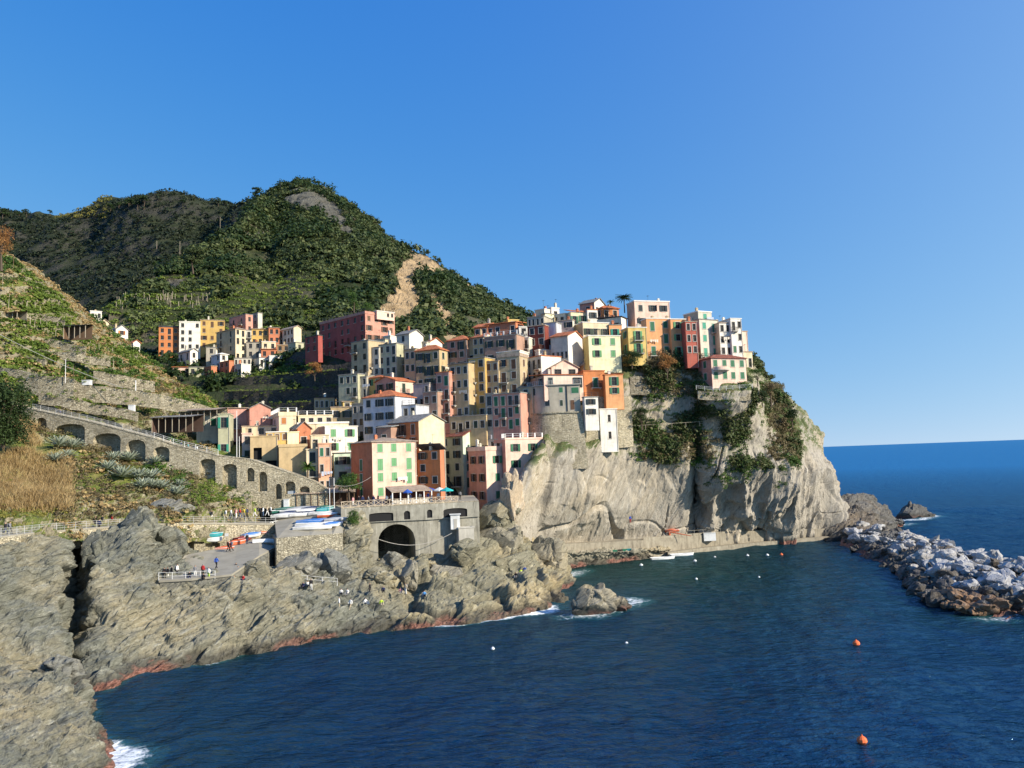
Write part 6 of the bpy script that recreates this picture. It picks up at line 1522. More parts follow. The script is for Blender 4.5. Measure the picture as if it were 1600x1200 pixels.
rock('rock ledge under the boat yard wall, left', 462, 893, 124, 84, 50, RS_, 39, .5)
rock('rock ledge under the boat yard wall, right', 522, 888, 127, 64, 58, RS_, 40, .5)
rock('rock sloping between the cliff and the pink house', 800, 775, 152, 40, 70, M['rock_cliff'], 41, .6)
rock('green brown rock mound at the foot of the pink house', 778, 806, 152, 56, 52, RL, 42, .6)
rock('lowest rounded boulder in the bottom left cove', 92, 1052, 86, 60, 50, RS_, 43, .7)

# ------------------------------------------------------------------ boats
def hull_mesh(L_=4.2, B=1.6, D=.62, cover=False, flip=False, cab=False):
    n = 14; m_ = 9; b = MB(); rows = []
    for i in range(n):
        t = i/(n-1); x = (t-.5)*L_; w = B/2*(1-(max(0, t-.45)/.55)**2.2)*(.86+.14*min(1, t*4)); sheer = D+.28*max(0, t-.5)**2*4*.5
        r = []
        for j in range(m_):
            a = math.pi*j/(m_-1); y = -math.cos(a)*w; z = sheer-(sheer-.04*0)*max(0, math.sin(a))**.62*(1-.25*max(0, t-.7)/.3); r.append((x+(.25*(z/sheer) if t > .9 else 0), y, z))
        rows.append(r)
    for i in range(n-1):
        for j in range(m_-1): b.poly([rows[i][j], rows[i+1][j], rows[i+1][j+1], rows[i][j+1]], 0)
    b.poly(rows[0][::-1], 0); hull = b
    k = MB()
    for i in range(n-1):
        for y0, y1 in ((rows[i][0], rows[i+1][0]), (rows[i][-1], rows[i+1][-1])): k.tube(y0, y1, .045, n=5)
    if cover:
        c = MB()
        for i in range(n-1):
            a0, a1, c0, c1 = rows[i][0], rows[i+1][0], rows[i][-1], rows[i+1][-1]
            r0 = ((a0[0]+c0[0])/2, 0, a0[2]+.28*math.sin(math.pi*min(1, (i+.6)/n))); r1 = ((a1[0]+c1[0])/2, 0, a1[2]+.28*math.sin(math.pi*min(1, (i+1.6)/n)))
            u0 = (a0[0], a0[1]*1.04, a0[2]-.12); u1 = (a1[0], a1[1]*1.04, a1[2]-.12); w0 = (c0[0], c0[1]*1.04, c0[2]-.12); w1 = (c1[0], c1[1]*1.04, c1[2]-.12)
            e = .05
            A0, A1, C0, C1 = (a0[0], a0[1]*1.04, a0[2]+e), (a1[0], a1[1]*1.04, a1[2]+e), (c0[0], c0[1]*1.04, c0[2]+e), (c1[0], c1[1]*1.04, c1[2]+e)
            c.poly([A0, A1, r1, r0]); c.poly([r0, r1, C1, C0]); c.poly([u0, u1, A1, A0]); c.poly([C0, C1, w1, w0])
        return hull, k, c
    s = MB()
    for i in (3, 7, 10):
        x = rows[i][0][0]; w = abs(rows[i][0][1])*.92; s.box(x-.13, x+.13, -w, w, D*.62, D*.62+.05)
    f = MB(); 
    for i in range(1, n-2):
        w0, w1 = abs(rows[i][0][1])*.75, abs(rows[i+1][0][1])*.75; z = D*.28
        f.poly([(rows[i][0][0], -w0, z), (rows[i+1][0][0], -w1, z), (rows[i+1][0][0], w1, z), (rows[i][0][0], w0, z)])
    s.v += []; base = len(s.v); s.v += f.v; s.f += [tuple(q+base for q in r) for r in f.f]; s.m += f.m
    return hull, k, s
WHT = paint((.74,.74,.72), streak=False, rough=.4); BLU = paint((.05,.20,.55), streak=False, rough=.6); GRN = paint((.03,.16,.12), streak=False, rough=.6); ORG = paint((.62,.14,.06), streak=False, rough=.5); DKB = paint((.03,.05,.12), streak=False); TEAL = paint((.05,.35,.38), streak=False); GRY = paint((.4,.42,.45), streak=False)
_boats = {}
def boat(label, px, py, Y, rz, hullm, topm, L_=4.4, cover=True, z=None, tilt=0, B=1.65, group=None):
    key = (L_, cover, B)
    if key not in _boats:
        h, k, c = hull_mesh(L_, B, .66, cover); _boats[key] = (h.mesh('hull', [WHT]), k.mesh('gunwale', [WHT]), c.mesh('cover' if cover else 'thwarts', [WHT]))
    if group == YG and px > 435 and z is None:      # rest on the sloping yard
        for Yt in np.arange(129, 146.2, .1):
            b = P(px, py, float(Yt))
            if b.z <= 13.0+(Yt-131)*.222: break
        Y = float(Yt); z = min(b.z, 13.0+(Yt-131)*.222)+.05
    h, k, c = _boats[key]; b = P(px, py, Y) if z is None else PZ(px, Y, z)
    root = empty('boat', b, rz); root.rotation_euler = (tilt, 0, rz); tag(root, label, 'boat', group)
    for nm, me, mt in (('hull', h, hullm), ('gunwale', k, WHT), ('cover' if cover else 'thwart', c, topm)):
        o = link_mesh(nm, me, root); o.material_slots[0].link = 'OBJECT'; o.material_slots[0].material = mt
    return root
YG = 'boats laid up on the slipway and boat yard'
boat('white rowing boat moored at the quay, left of two', 1028, 871, None or 183, .15, WHT, GRY, 5.6, False, z=-.12, group='boats moored at the quay')
boat('white and blue boat moored at the quay, right of two', 1058, 864, 188, .2, WHT, BLU, 5.8, False, z=-.12, group='boats moored at the quay')
boat('long white boat on a trolley at the front of the boat yard', 487, 829, 134.5, .1, WHT, WHT, 6.4, True, group=YG)
boat('second long white boat close behind the front one', 489, 823.5, 136.5, .08, WHT, WHT, 6.2, False, group=YG)
boat('boat under a bright blue cover in the boat yard', 492, 819, 139, .12, BLU, BLU, 6.6, True, group=YG)
boat('grey covered boat at the right rear of the boat yard', 523, 817, 141, .3, GRY, GRY, 4.0, True, group=YG)
boat('small boat with blue cover bundled at its stern', 519, 824, 137, .5, WHT, BLU, 3.2, True, group=YG)
boat('white boat with open deck left in the yard beside the ramp wall', 446, 810, 146.5, .15, WHT, WHT, 5.2, True, group=YG)
boat('slim white boat with dark hull behind the open white one', 463, 803, 149, .2, GRN, WHT, 6.0, True, group=YG)
boat('dark green covered boat behind the white ones', 452, 800, 150.5, .1, GRN, GRN, 5.5, True, group=YG)
boat('long boat with pale grey cover against the back of the yard', 475, 796, 151, .05, GRN, GRY, 6.0, True, group=YG)
boat('boat with dark blue cover at the right back of the yard', 490, 799, 149, .3, DKB, DKB, 4.6, True, group=YG)
for j, (bx, by, bc, bt, w) in enumerate(((456,806,WHT,DKB,'with navy cover between the two leftmost white ones'),(470,808,WHT,GRY,'low in the middle gap of the yard'),(479,803,DKB,WHT,'narrow dark one near the middle of the yard'),(500,806,WHT,BLU,'just behind the bright blue cover'),(513,809,ORG,WHT,'orange hulled near the right end'),(441,803,GRN,BLU,'in the left rear corner below the ramp arches'))):
    boat('small boat '+w, bx, by, 140, .1+.2*(j % 3), bc, bt, 4.2, j % 2 == 0, group=YG)
boat('turquoise dinghy at the right back of the yard', 507, 801, 147.5, .4, TEAL, TEAL, 3.2, True, group=YG)
boat('green covered dinghy behind the turquoise one', 507, 796, 150, .3, GRN, GRN, 3.0, True, group=YG)
boat('white boat tipped on its side at the top of the slipway', 433, 823, 141, 1.1, WHT, WHT, 4.0, False, tilt=1.0, group=YG)
boat('upturned orange boat in shade next to the tipped white one', 419, 829, 139.5, 1.0, ORG, ORG, 4.2, True, tilt=2.6, group=YG)
boat('boat with blue stern cover on the slipway side', 393, 840, 136, .9, WHT, BLU, 3.6, True, group=YG)
boat('dark red covered boat halfway down the slipway wall', 380, 846, 134.5, 1.0, paint((.2,.03,.03), streak=False), paint((.25,.04,.04), streak=False), 3.2, True, group=YG)
boat('orange kayak by the wall below the halfway boat', 369, 852, 132.5, .8, ORG, ORG, 3.0, True, B=.9, group=YG)
boat('low orange kayak at the foot of the arched boat store', 350, 862, 129.5, .2, ORG, ORG, 2.8, True, B=.9, group=YG)
boat('white kayak racked inside the second arched boat store', 331, 850, 131.5, .15, WHT, WHT, 3.1, True, B=.8, z=12.6, group='kayaks racked in the second boat store')
boat('green kayak on the top rack of the second arched boat store', 332, 845, 131.5, .15, TEAL, TEAL, 3.0, True, B=.8, z=13.4, group='kayaks racked in the second boat store')
boat('overturned pale dinghy on the gangway front of the yard', 412, 842, 134, .3, WHT, WHT, 3.6, True, tilt=2.9, group=YG)
boat('orange work boat hull on the quay', 1050, 832, 193, -.35, ORG, ORG, 3.2, True, group='boats on the quay')
boat('small pale dinghy lying beside the kiosk on the rock landing', 727, 826, 148.6, -.2, ORG, ORG, 2.6, True, group='boats on the quay')

def buoy(label, px, py, mat, r):
    p = water_at(px, py); root = empty('buoy', p); tag(root, label, 'buoy')
    b = MB(); n = 10; prof = [(0,-.5),(.7,-.35),(1,.0),(.9,.45),(.55,.8),(.18,1.0),(.12,1.25),(0,1.27)]
    for (r0, z0), (r1, z1) in zip(prof[:-1], prof[1:]):
        for k in range(n):
            a, c = 6.283*k/n, 6.283*(k+1)/n
            b.poly([(r0*r*math.cos(a), r0*r*math.sin(a), z0*r), (r0*r*math.cos(c), r0*r*math.sin(c), z0*r), (r1*r*math.cos(c), r1*r*math.sin(c), z1*r), (r1*r*math.cos(a), r1*r*math.sin(a), z1*r)])
    b.build('float', mat, root, smooth=True); q = MB(); q.tube((0,0,1.2*r), (0,0,1.5*r), .03, n=5); q.build('ring', M['dark_metal'], root)
BU = [(957,877,'W',.38,'farthest left by the quay rocks'),(1002,884,'W',.45,'left of the moored boats, larger'),(1086,877,'W',.4,'just right of the moored boats'),(1117,872,'W',.42,'second right of the moored boats'),(1168,869,'W',.42,'off the middle of the quay'),(1199,868,'W',.4,'near the shaded end of the quay'),
      (1088,905,'W',.28,'alone in the middle harbour'),(1186,902,'W',.22,'faint and tiny right of the middle harbour'),(979,1006,'W',.26,'alone in the near water'),(770,1014,'W',.26,'in the near water below the foaming rocks'),
      (1221,867,'O',.4,'small, at the dark end of the harbour'),(1338,1006,'O',.46,'in open water inside the breakwater'),(1347,1158,'O',.44,'tilted, nearest at the bottom right')]
for px, py, c, r, w in BU: buoy(('white' if c == 'W' else 'orange')+' mooring buoy '+w, px, py, WHT if c == 'W' else paint((.80,.16,.05), streak=False, rough=.5), r)

# ------------------------------------------------------------------ people
def skin_mesh(joints, edges, radii):
    me = bpy.data.meshes.new('body'); me.from_pydata(joints, edges, []); o = bpy.data.objects.new('tmp', me); COL.objects.link(o)
    md = o.modifiers.new('s', 'SKIN'); sv = me.skin_vertices[0].data
    for v, r in zip(sv, radii): v.radius = (r, r*.85)
    sv[0].use_root = True
    sb = o.modifiers.new('u', 'SUBSURF'); sb.levels = 1; sb.render_levels = 1
    dg = bpy.context.evaluated_depsgraph_get(); dg.update(); ev = o.evaluated_get(dg); out = bpy.data.meshes.new_from_object(ev)
    bpy.data.objects.remove(o); bpy.data.meshes.remove(me); return out
def pose(kind):
    # x right, y back, z up; 1.72 m tall; facing -y
    st = dict(pel=(0,0,.92), sp=(0,0,1.12), ch=(0,-.01,1.33), nk=(0,0,1.48), hd=(0,-.02,1.60), tp=(0,-.01,1.69))
    L = {}
    if kind == 'stand': legs = [((.10,0,.88),(.11,-.01,.48),(.12,.02,.08),(.13,-.12,.03)), ((-.10,0,.88),(-.11,-.01,.48),(-.12,.02,.08),(-.13,-.12,.03))]; arms = [((.19,0,1.40),(.25,.02,1.13),(.26,-.08,.88),(.26,-.12,.78)), ((-.19,0,1.40),(-.25,.02,1.13),(-.26,-.08,.88),(-.26,-.12,.78))]
    elif kind == 'walk': legs = [((.10,0,.88),(.10,-.20,.50),(.10,-.26,.09),(.10,-.40,.05)), ((-.10,0,.88),(-.10,.06,.48),(-.10,.34,.14),(-.10,.27,.02))]; arms = [((.19,0,1.40),(.24,.14,1.16),(.24,.10,.92),(.24,.06,.83)), ((-.19,0,1.40),(-.24,-.12,1.15),(-.22,-.30,.98),(-.21,-.36,.92))]
    elif kind == 'lean': legs = [((.10,0,.88),(.11,-.03,.48),(.12,.02,.08),(.13,-.12,.03)), ((-.10,0,.88),(-.13,.08,.48),(-.14,.12,.08),(-.15,-.02,.03))]; arms = [((.19,-.06,1.38),(.27,-.16,1.15),(.12,-.38,1.08),(.04,-.42,1.10)), ((-.19,-.06,1.38),(-.27,-.16,1.15),(-.12,-.38,1.08),(-.04,-.42,1.08))]; st.update(ch=(0,-.07,1.32), nk=(0,-.10,1.45), hd=(0,-.15,1.56), tp=(0,-.16,1.65))
    else:  # sit
        legs = [((.10,-.02,.14),(.15,-.42,.42),(.14,-.62,.08),(.14,-.76,.05)), ((-.10,-.02,.14),(-.15,-.40,.38),(-.16,-.66,.06),(-.16,-.80,.05))]; arms = [((.19,0,.62),(.26,-.14,.42),(.18,-.36,.40),(.15,-.44,.42)), ((-.19,0,.62),(-.26,.10,.40),(-.28,.20,.16),(-.28,.22,.07))]
        st = dict(pel=(0,.03,.15), sp=(0,.05,.35), ch=(0,.02,.56), nk=(0,0,.70), hd=(0,-.03,.82), tp=(0,-.03,.91))
    J = [st['pel'], st['sp'], st['ch'], st['nk'], st['hd'], st['tp']]; Rr = [.150, .130, .150, .058, .100, .070]; E = [(0,1),(1,2),(2,3),(3,4),(4,5)]
    for lg in legs:
        b = len(J); J += lg; Rr += [.092, .062, .045, .038]; E += [(0,b),(b,b+1),(b+1,b+2),(b+2,b+3)]
    for ar in arms:
        b = len(J); J += ar; Rr += [.060, .044, .032, .036]; E += [(2,b),(b,b+1),(b+1,b+2),(b+2,b+3)]
    return J, E, Rr
def vox(me, fn, push, name, mat):
    """clothing layer: the faces where fn(centre) holds, pushed outward"""
    bm = bmesh.new(); bm.from_mesh(me); bm.normal_update(); kill = [f for f in bm.faces if not fn(f.calc_center_median())]
    for v in bm.verts: v.co += v.normal*push
    bmesh.ops.delete(bm, geom=kill, context='FACES'); m2 = bpy.data.meshes.new(name); bm.to_mesh(m2); bm.free(); m2.materials.clear(); m2.materials.append(mat)
    m2.polygons.foreach_set('use_smooth', [True]*len(m2.polygons)); return m2
SKIN = paint((.55,.33,.23), streak=False, rough=.6)
PEOPLE = {}
for kd in ('stand', 'walk', 'lean', 'sit'):
    J, E, Rr = pose(kd); me = skin_mesh(J, E, Rr); me.materials.clear(); me.materials.append(SKIN); me.polygons.foreach_set('use_smooth', [True]*len(me.polygons))
    pz = J[0][2]; nz = J[3][2]; hd = Vector(J[4]); shoe = .10
    isarm = lambda c, J=J: min((c-Vector(J[k])).length for k in (17, 21)) < .09 if len(J) > 21 else False
    hands = [Vector(J[17]), Vector(J[21])]; head_r = lambda c, hd=hd: (c-hd).length
    if kd != 'sit': lower = lambda c, pz=pz, hands=hands: c.z < pz+.02 and abs(c.x) < .205 and c.z > .06
    else: lower = lambda c: (c.y < -.12 and c.z < .5 and abs(c.x) < .22 and c.z > .04 and not (.30 < c.z and abs(c.x) > .165 and c.y > -.5)) or c.z < .2 and c.y > -.2 and abs(c.x) < .24
    top = lambda c, lower=lower, nz=nz, hands=hands: (not lower(c)) and c.z < nz+.03 and c.z > .1 and min((c-h).length for h in hands) > .07
    PEOPLE[kd] = dict(body=me, trousers=vox(me, lower, .016, 'trousers', SKIN), jacket=vox(me, top, .026, 'jacket', SKIN),
                      hair=vox(me, lambda c, hd=hd, h=head_r: h(c) < .2 and (c.z > hd.z+.02 or c.y > hd.y+.025) and c.z > hd.z-.09, .014, 'hair', SKIN))
    sh = MB()
    for k in (8+1, 12+1):
        a, c = Vector(J[k-1]), Vector(J[k]); sh.tube(a+Vector((0,.05,-.03)), c+Vector((0,-.04,0)), .055, .045, 7)
    PEOPLE[kd]['shoes'] = sh.mesh('shoes', [M['black']])
HAIR = [paint(c, streak=False) for c in ((.02,.015,.01),(.06,.035,.02),(.12,.08,.04),(.25,.22,.2))]
CL = dict(black=(.015,.015,.018), blue=(.03,.09,.38), navy=(.02,.03,.09), red=(.42,.03,.03), white=(.72,.71,.68), grey=(.20,.20,.21), green=(.45,.62,.05), beige=(.45,.37,.26), pink=(.6,.28,.28), teal=(.03,.25,.28), jean=(.06,.10,.18), yellow=(.62,.46,.05), sky=(.08,.28,.6))
def person(label, px, py, Y, kd, rz, jac, tro, z=None, group=None, sc=1.0, n=[0]):
    n[0] += 1; b = P(px, py, Y) if z is None else PZ(px, Y, z); K = PEOPLE[kd]; root = empty('person', b, rz); tag(root, label, 'person', group); root.scale = (sc,)*3
    for nm, mt in (('body', SKIN), ('trousers', paint(CL[tro], streak=False)), ('jacket', paint(CL[jac], streak=False)), ('hair', HAIR[n[0] % 4]), ('shoes', M['black'])):
        o = link_mesh(nm, K[nm], root); o.material_slots[0].link = 'OBJECT'; o.material_slots[0].material = mt
    if kd in ('stand', 'walk', 'sit') and n[0] % 4 == 0 and kd != 'sit':
        q = MB(); q.box(-.15, .15, .14, .32, 1.02, 1.45); q.build('backpack', paint(CL['blue' if jac == 'blue' else 'grey'], streak=False), root)
    return root
def group_ppl(gr, lst):
    for a in lst: person(*a, group=gr)
group_ppl('people on the slipway foot and platform', [
 ('person in dark jacket leaning on the platform railing, leftmost of the cluster', 257,905,111.6,'lean',.3,'black','black'),
 ('person in black with pale trousers, second at the platform railing', 262,905,112.2,'stand',-.5,'black','white'),
 ('person in black jacket and grey trousers, third at the platform railing', 268,903,112.8,'stand',2.4,'black','black'),
 ('person in white top standing just behind the platform group', 277,900,113.4,'stand',1.5,'white','black'),
 ('person crouched in black with bag beside the platform group', 296,903,112,'sit',.4,'black','navy'),
 ('person in grey coat and white trousers in the middle of the platform', 305,902,112.2,'stand',.2,'grey','white'),
 ('person in red jacket on the platform', 317,900,112.4,'stand',3.0,'red','black'),
 ('person sitting in black at the feet of the red jacket', 318,906,111.4,'sit',.1,'black','black'),
 ('person in white and lime green at the platform edge', 326,905,111.8,'stand',-.4,'white','green'),
 ('person with bright blue backpack walking up the slipway', 338,888,115.5,'walk',2.9,'blue','black'),
 ('dark figure walking by the kayaks, left of two', 357,862,126.5,'walk',1.4,'black','black'),
 ('dark figure walking by the kayaks, right of two', 361,861,127,'walk',-1.4,'navy','black'),
 ('person in dark clothes beside the dark red boat', 386,850,131.5,'stand',.8,'black','navy')])
group_ppl('people sitting on the rocks', [
 ('person in blue top sitting right of the platform edge', 352,910,113,'sit',.2,'blue','jean'),
 ('person in red top sitting beside the blue one', 380,908,113.6,'sit',-.2,'red','navy'),
 ('person in dark clothes lounging between the blue and red tops', 366,909,113.2,'sit',1.2,'grey','jean'),
 ('person with white shirt on the rock heap above the red top', 372,894,116.5,'sit',.6,'white','grey'),
 ('person in black seated highest on the rock heap by the slipway', 369,889,118,'sit',.4,'black','black'),
 ('person in teal sitting in the nook under the yard wall', 441,918,118.4,'sit',.3,'teal','grey'),
 ('person in dark clothes sitting on the terrace ledge below the yard', 474,919,119,'sit',-.3,'navy','black'),
 ('person in white and black on the same ledge', 481,917,119.4,'sit',.5,'white','black'),
 ('person in black and white walking down the ledge steps', 486,922,118.6,'walk',.4,'black','white'),
 ('person in white standing alone on the low rocks near the sea', 530,951,117,'stand',1.8,'white','beige'),
 ('person in beige stepping over the low rocks', 548,953,118,'walk',-.8,'white','beige'),
 ('person with dark hair and white top sitting upper left of the low rocks', 533,929,121,'sit',.2,'white','black'),
 ('person with white top sitting next to the dark haired one', 543,929,121.4,'sit',-.2,'white','grey'),
 ('person with white bag lying on the flat rock', 571,944,119,'sit',1.0,'white','jean'),
 ('person in lime green vest on the flat rock', 596,945,119.6,'sit',.4,'green','beige'),
 ('person in purple blue jacket sitting against the tan slab', 599,925,124,'sit',.2,'navy','black'),
 ('dark standing figure in shade left of the purple blue jacket', 578,928,123,'stand',1.3,'black','black'),
 ('person in pink top by the gully', 626,927,125,'sit',.3,'pink','grey'),
 ('person in pale top standing beside the pink one', 634,928,124.6,'stand',-.6,'beige','white'),
 ('person in sky blue jacket sitting right of the gully', 663,932,124,'sit',.2,'sky','black'),
 ('person in lime green jacket high on the tan ridge', 814,897,141,'sit',.5,'green','black'),
 ('person in blue next to the lime green jacket on the ridge', 820,893,142,'sit',.1,'blue','navy'),
 ('person in dark clothes below the lime green jacket', 806,902,140,'sit',-.2,'black','grey')])
group_ppl('people walking along the upper path', [
 ('person in black on the cliff path, first of the left trio', 149,824,120.5,'stand',.6,'black','black'),
 ('person in dark coat on the cliff path, second of the left trio', 160,822,121.5,'walk',1.5,'black','navy'),
 ('person in red jacket on the cliff path', 175,821,122.5,'walk',1.5,'red','jean'),
 ('person lower on the path steps behind the left trio', 155,829,119,'walk',.2,'navy','black'),
 ('dark pair member, left, on the path by the rock knob', 221,816,126,'walk',1.4,'black','black'),
 ('dark pair member, right, on the path by the rock knob', 229,815,126.8,'walk',1.6,'black','grey'),
 ('dark clad person at the far left end of the cliff path', 8,836,104,'walk',1.6,'black','navy'),
 ('dark clad person just behind at the far left end of the cliff path', 15,835,104.8,'walk',1.6,'grey','black')])
xs_ = [(283,'black','jean'),(297,'grey','beige'),(301,'yellow','black'),(331,'black','white'),(353,'white','beige'),(361,'white','grey'),(369,'pink','white'),(375,'red','jean'),(381,'yellow','grey'),(386,'navy','black'),(398,'green','white'),(406,'black','black'),(411,'white','jean'),(417,'beige','white'),(423,'white','black')]
for i, (px, jc, tr) in enumerate(xs_):
    person('person in %s and %s, number %s from the left among walkers above the arches' % (jc, tr, ['one','two','three','four','five','six','seven','eight','nine','ten','eleven','twelve','thirteen','fourteen','fifteen'][i]), px, 812, 129.5+(px-283)*.078, 'walk' if i % 3 else 'stand', 1.5 if i % 2 else -1.5, jc, tr, z=16.15, group='walkers on the path above the boat stores')
group_ppl('people on the arched ramp', [
 ('dark figure at the railing on the top bend of the ramp, left of two', 90,652,152,'walk',1.5,'black','black'),('dark figure at the railing on the top bend of the ramp, right of two', 94,653,152,'walk',1.5,'navy','black'),
 ('grey figure on the ramp above the second arch gap', 205,682,150,'walk',-1.5,'grey','black'),('person in grey on the ramp near the fourth arch, left', 230,689,149.3,'walk',-1.5,'grey','jean'),('person in black on the ramp near the fourth arch, right', 234,690,149.3,'walk',-1.5,'black','grey'),
 ('person in pale top on the ramp past the railing end', 266,700,149,'walk',1.5,'beige','black'),('person in dark top next to the turquoise one on the ramp', 283,703,149,'walk',1.5,'navy','black'),('person in turquoise top on the ramp', 294,706,149,'walk',1.5,'teal','navy'),
 ('dark person on the ramp after the turquoise top', 303,709,149,'walk',-1.5,'black','black'),('white shirted person on the ramp, lowest', 308,710,149,'walk',-1.5,'white','black')])
sq = [(551,'pink','white'),(560,'black','jean'),(566,'navy','black'),(575,'grey','black'),(583,'navy','white'),(590,'black','grey'),(603,'white','black'),(611,'white','beige'),(622,'black','black'),(640,'navy','jean'),(655,'grey','black'),(668,'blue','jean'),(684,'white','navy'),(702,'black','white'),(718,'grey','black')]
for i, (px, jc, tr) in enumerate(sq):
    person('person in %s and %s, number %s from the left along the square' % (jc, tr, ['one','two','three','four','five','six','seven','eight','nine','ten','eleven','twelve','thirteen','fourteen','fifteen'][i]), px, 780, 142.5+(px-551)*.036+(i % 3)*1.1, ('stand','walk')[i % 2], 1.2*(i % 5)-2, jc, tr, z=17.25, group='people gathered on the little square')

# ------------------------------------------------------------------ square and harbour furniture
def box_thing(name, label, cat, px, Y, z, size, rz, mat, parts=()):
    root = empty(name, PZ(px, Y, z), rz); tag(root, label, cat); return root
def awning_hall():
    root = empty('restaurant_pavilion', PZ(512, 150, 17.0), .12); tag(root, 'dark open restaurant pavilion with wide tan roof at the left of the square', 'pavilion')
    b = MB(); b.poly([(-6,-2.5,2.7),(5.5,-2.5,2.7),(5.0,4,3.7),(-5.0,4,3.7)]); b.poly([(-6,-2.5,2.55),(-5.0,4,3.55),(5.0,4,3.55),(5.5,-2.5,2.55)]); b.poly([(-6,-2.5,2.55),(5.5,-2.5,2.55),(5.5,-2.5,2.7),(-6,-2.5,2.7)]); b.build('roof', M['roof_tan'], root)
    for i in range(9):
        x = -5.6+i*1.35; q = MB(); q.box(x-.06, x+.06, -2.3, -2.18, 0, 2.54); q.build('post', M['wood'], root)
    w = MB(); w.box(-5.7, 5.2, 3.4, 3.6, 0, 3.4); w.box(-5.8, -5.6, -2.0, 3.38, 0, 2.5); w.build('back_wall', paint((.07,.045,.035)), root)
    c = MB(); [c.box(-5+i*1.5, -3.9+i*1.5, -1.6, -.9, .62, .68) for i in range(7)]; [c.box(-4.5+i*1.5, -4.4+i*1.5, -1.3, -1.2, 0, .617) for i in range(7)]; c.build('tables', M['wood_pale'], root)
awning_hall()
def veranda():
    root = empty('restaurant_veranda', PZ(638, 147.2, 17.1), .55); tag(root, 'veranda with rust coloured roof and white posts on the red and cream house', 'veranda')
    b = MB(); b.poly([(-4.2,-1.8,2.35),(4.2,-1.8,2.35),(4.0,2.0,3.3),(-4.0,2.0,3.3)]); b.poly([(-4.2,-1.8,2.22),(-4.0,2.0,3.17),(4.0,2.0,3.17),(4.2,-1.8,2.22)]); b.poly([(-4.2,-1.8,2.22),(4.2,-1.8,2.22),(4.2,-1.8,2.35),(-4.2,-1.8,2.35)]); b.build('roof', M['roof_tan'], root)
    for i in range(6):
        x = -4.0+i*1.6; q = MB(); q.box(x-.09, x+.09, -1.7, -1.5, 0, 2.21); q.build('post', M['white_metal'], root)
    w = MB(); w.box(-4.0, 4.0, 1.6, 1.8, 0, 3.1); w.build('back_wall', paint((.16,.05,.035)), root)
    k = MB(); k.box(-3.9, 3.9, -1.68, -1.58, .003, .8); k.build('low_screen', M['frame'], root)
veranda()
def umbrella(label, px, Y, z, col, r=1.3):
    root = empty('umbrella', PZ(px, Y, z)); tag(root, label, 'parasol', 'parasols on the square')
    b = MB(); n = 8
    for k in range(n):
        a, c = 6.283*k/n, 6.283*(k+1)/n; b.poly([(r*math.cos(a), r*math.sin(a), 2.1), (r*math.cos(c), r*math.sin(c), 2.1), (0, 0, 2.65)]); b.poly([(r*math.cos(a), r*math.sin(a), 1.92), (r*math.cos(c), r*math.sin(c), 1.92), (r*math.cos(c), r*math.sin(c), 2.1), (r*math.cos(a), r*math.sin(a), 2.1)])
    b.build('canopy', paint(col, streak=False), root); q = MB(); q.tube((0,0,0), (0,0,2.6), .03, n=5); q.build('pole', M['white_metal'], root)
umbrella('closed in blue parasol in front of the veranda', 636, 145, 17.2, (.03,.10,.42), .9)
umbrella('wide blue parasol right of the veranda', 670, 150, 17.2, (.03,.08,.38), 1.6)
umbrella('turquoise parasol at the right end of the square', 697, 147, 17.2, (.03,.42,.42), 1.3)
umbrella('white parasol left of the turquoise one', 686, 149, 17.2, (.72,.72,.68), 1.3)
umbrella('dark blue parasol above the middle of the square', 655, 151, 17.2, (.04,.06,.20), 1.6)
def kiosk():
    z = P(712,826,146).z; root = empty('kiosk', P(712,826,145.2)+Vector((0,-.6,0)), .1); tag(root, 'small white kiosk booth at the right foot of the square', 'kiosk')
    h = 22*145/F_PX; b = MB(); b.box(-.85,.85,-.8,.8,0,h); b.build('wall', WHT, root); r = MB(); r.box(-1.05,1.05,-1.0,1.0,h+.003,h+.12); r.build('roof', WHT, root); d = MB(); d.box(-.3,.3,-.84,-.803,.05,1.9); d.build('door', M['frame'], root)
kiosk()
def portal():
    root = empty('twin_post_stand', P(519,806,144)); tag(root, 'tall white twin post frame with box beside the boat yard', 'frame'); h = 60*144/F_PX
    for x in (-.42, .42): q = MB(); q.tube((x,0,-.3), (x,0,h), .07, n=6); q.build('post', M['white_metal'], root)
    b = MB(); b.box(-.5,.5,-.08,.08,h*.72,h*.76); b.box(-.5,.5,-.08,.08,h*.97,h); b.box(-.34,.34,-.1,.1,h*.765,h*.965); b.build('box', M['dark_metal'], root)
portal()
def mast(label, px, py, Y, hp, r=.07, mat=None, name='pole', cat='pole', arm=False):
    root = empty(name, P(px, py, Y)); tag(root, label, cat); q = MB(); q.tube((0,0,-.5), (0,0,hp*Y/F_PX), r, r*.8, n=7); q.build('shaft', mat or M['white_metal'], root)
    if arm: h = hp*Y/F_PX; c = MB(); c.tube((-.5,0,h-.3), (.5,0,h-.3), r*.6, n=5); c.build('crossbar', mat or M['white_metal'], root)
mast('tall white flagpole beside the arched ramp', 370, 714, 150, 72)
mast('short white pole right of the tall flagpole', 374, 712, 150.5, 30, .06)
mast('pale pole on the left hillside above the stone wall', 102, 595, 158.5, 34, .06)
mast('dark thin pole right of the pale hillside pole', 115, 591, 159, 20, .05, M['wood'])
mast('white flag shaped post on the hillside wall', 212, 608, 168.5, 14, .12)
mast('tall thin mast on the dark hill slope', 281, 404, 560, 28, .13, M['wood_pale'], name='power_pole', arm=True)
mast('thin power pole high on the dark hill', 344, 356, 660, 18, .14, M['wood_pale'], name='power_pole', arm=True)
mast('small thin power pole left on the dark hill', 245, 388, 600, 12, .14, M['wood_pale'], name='power_pole', arm=True)
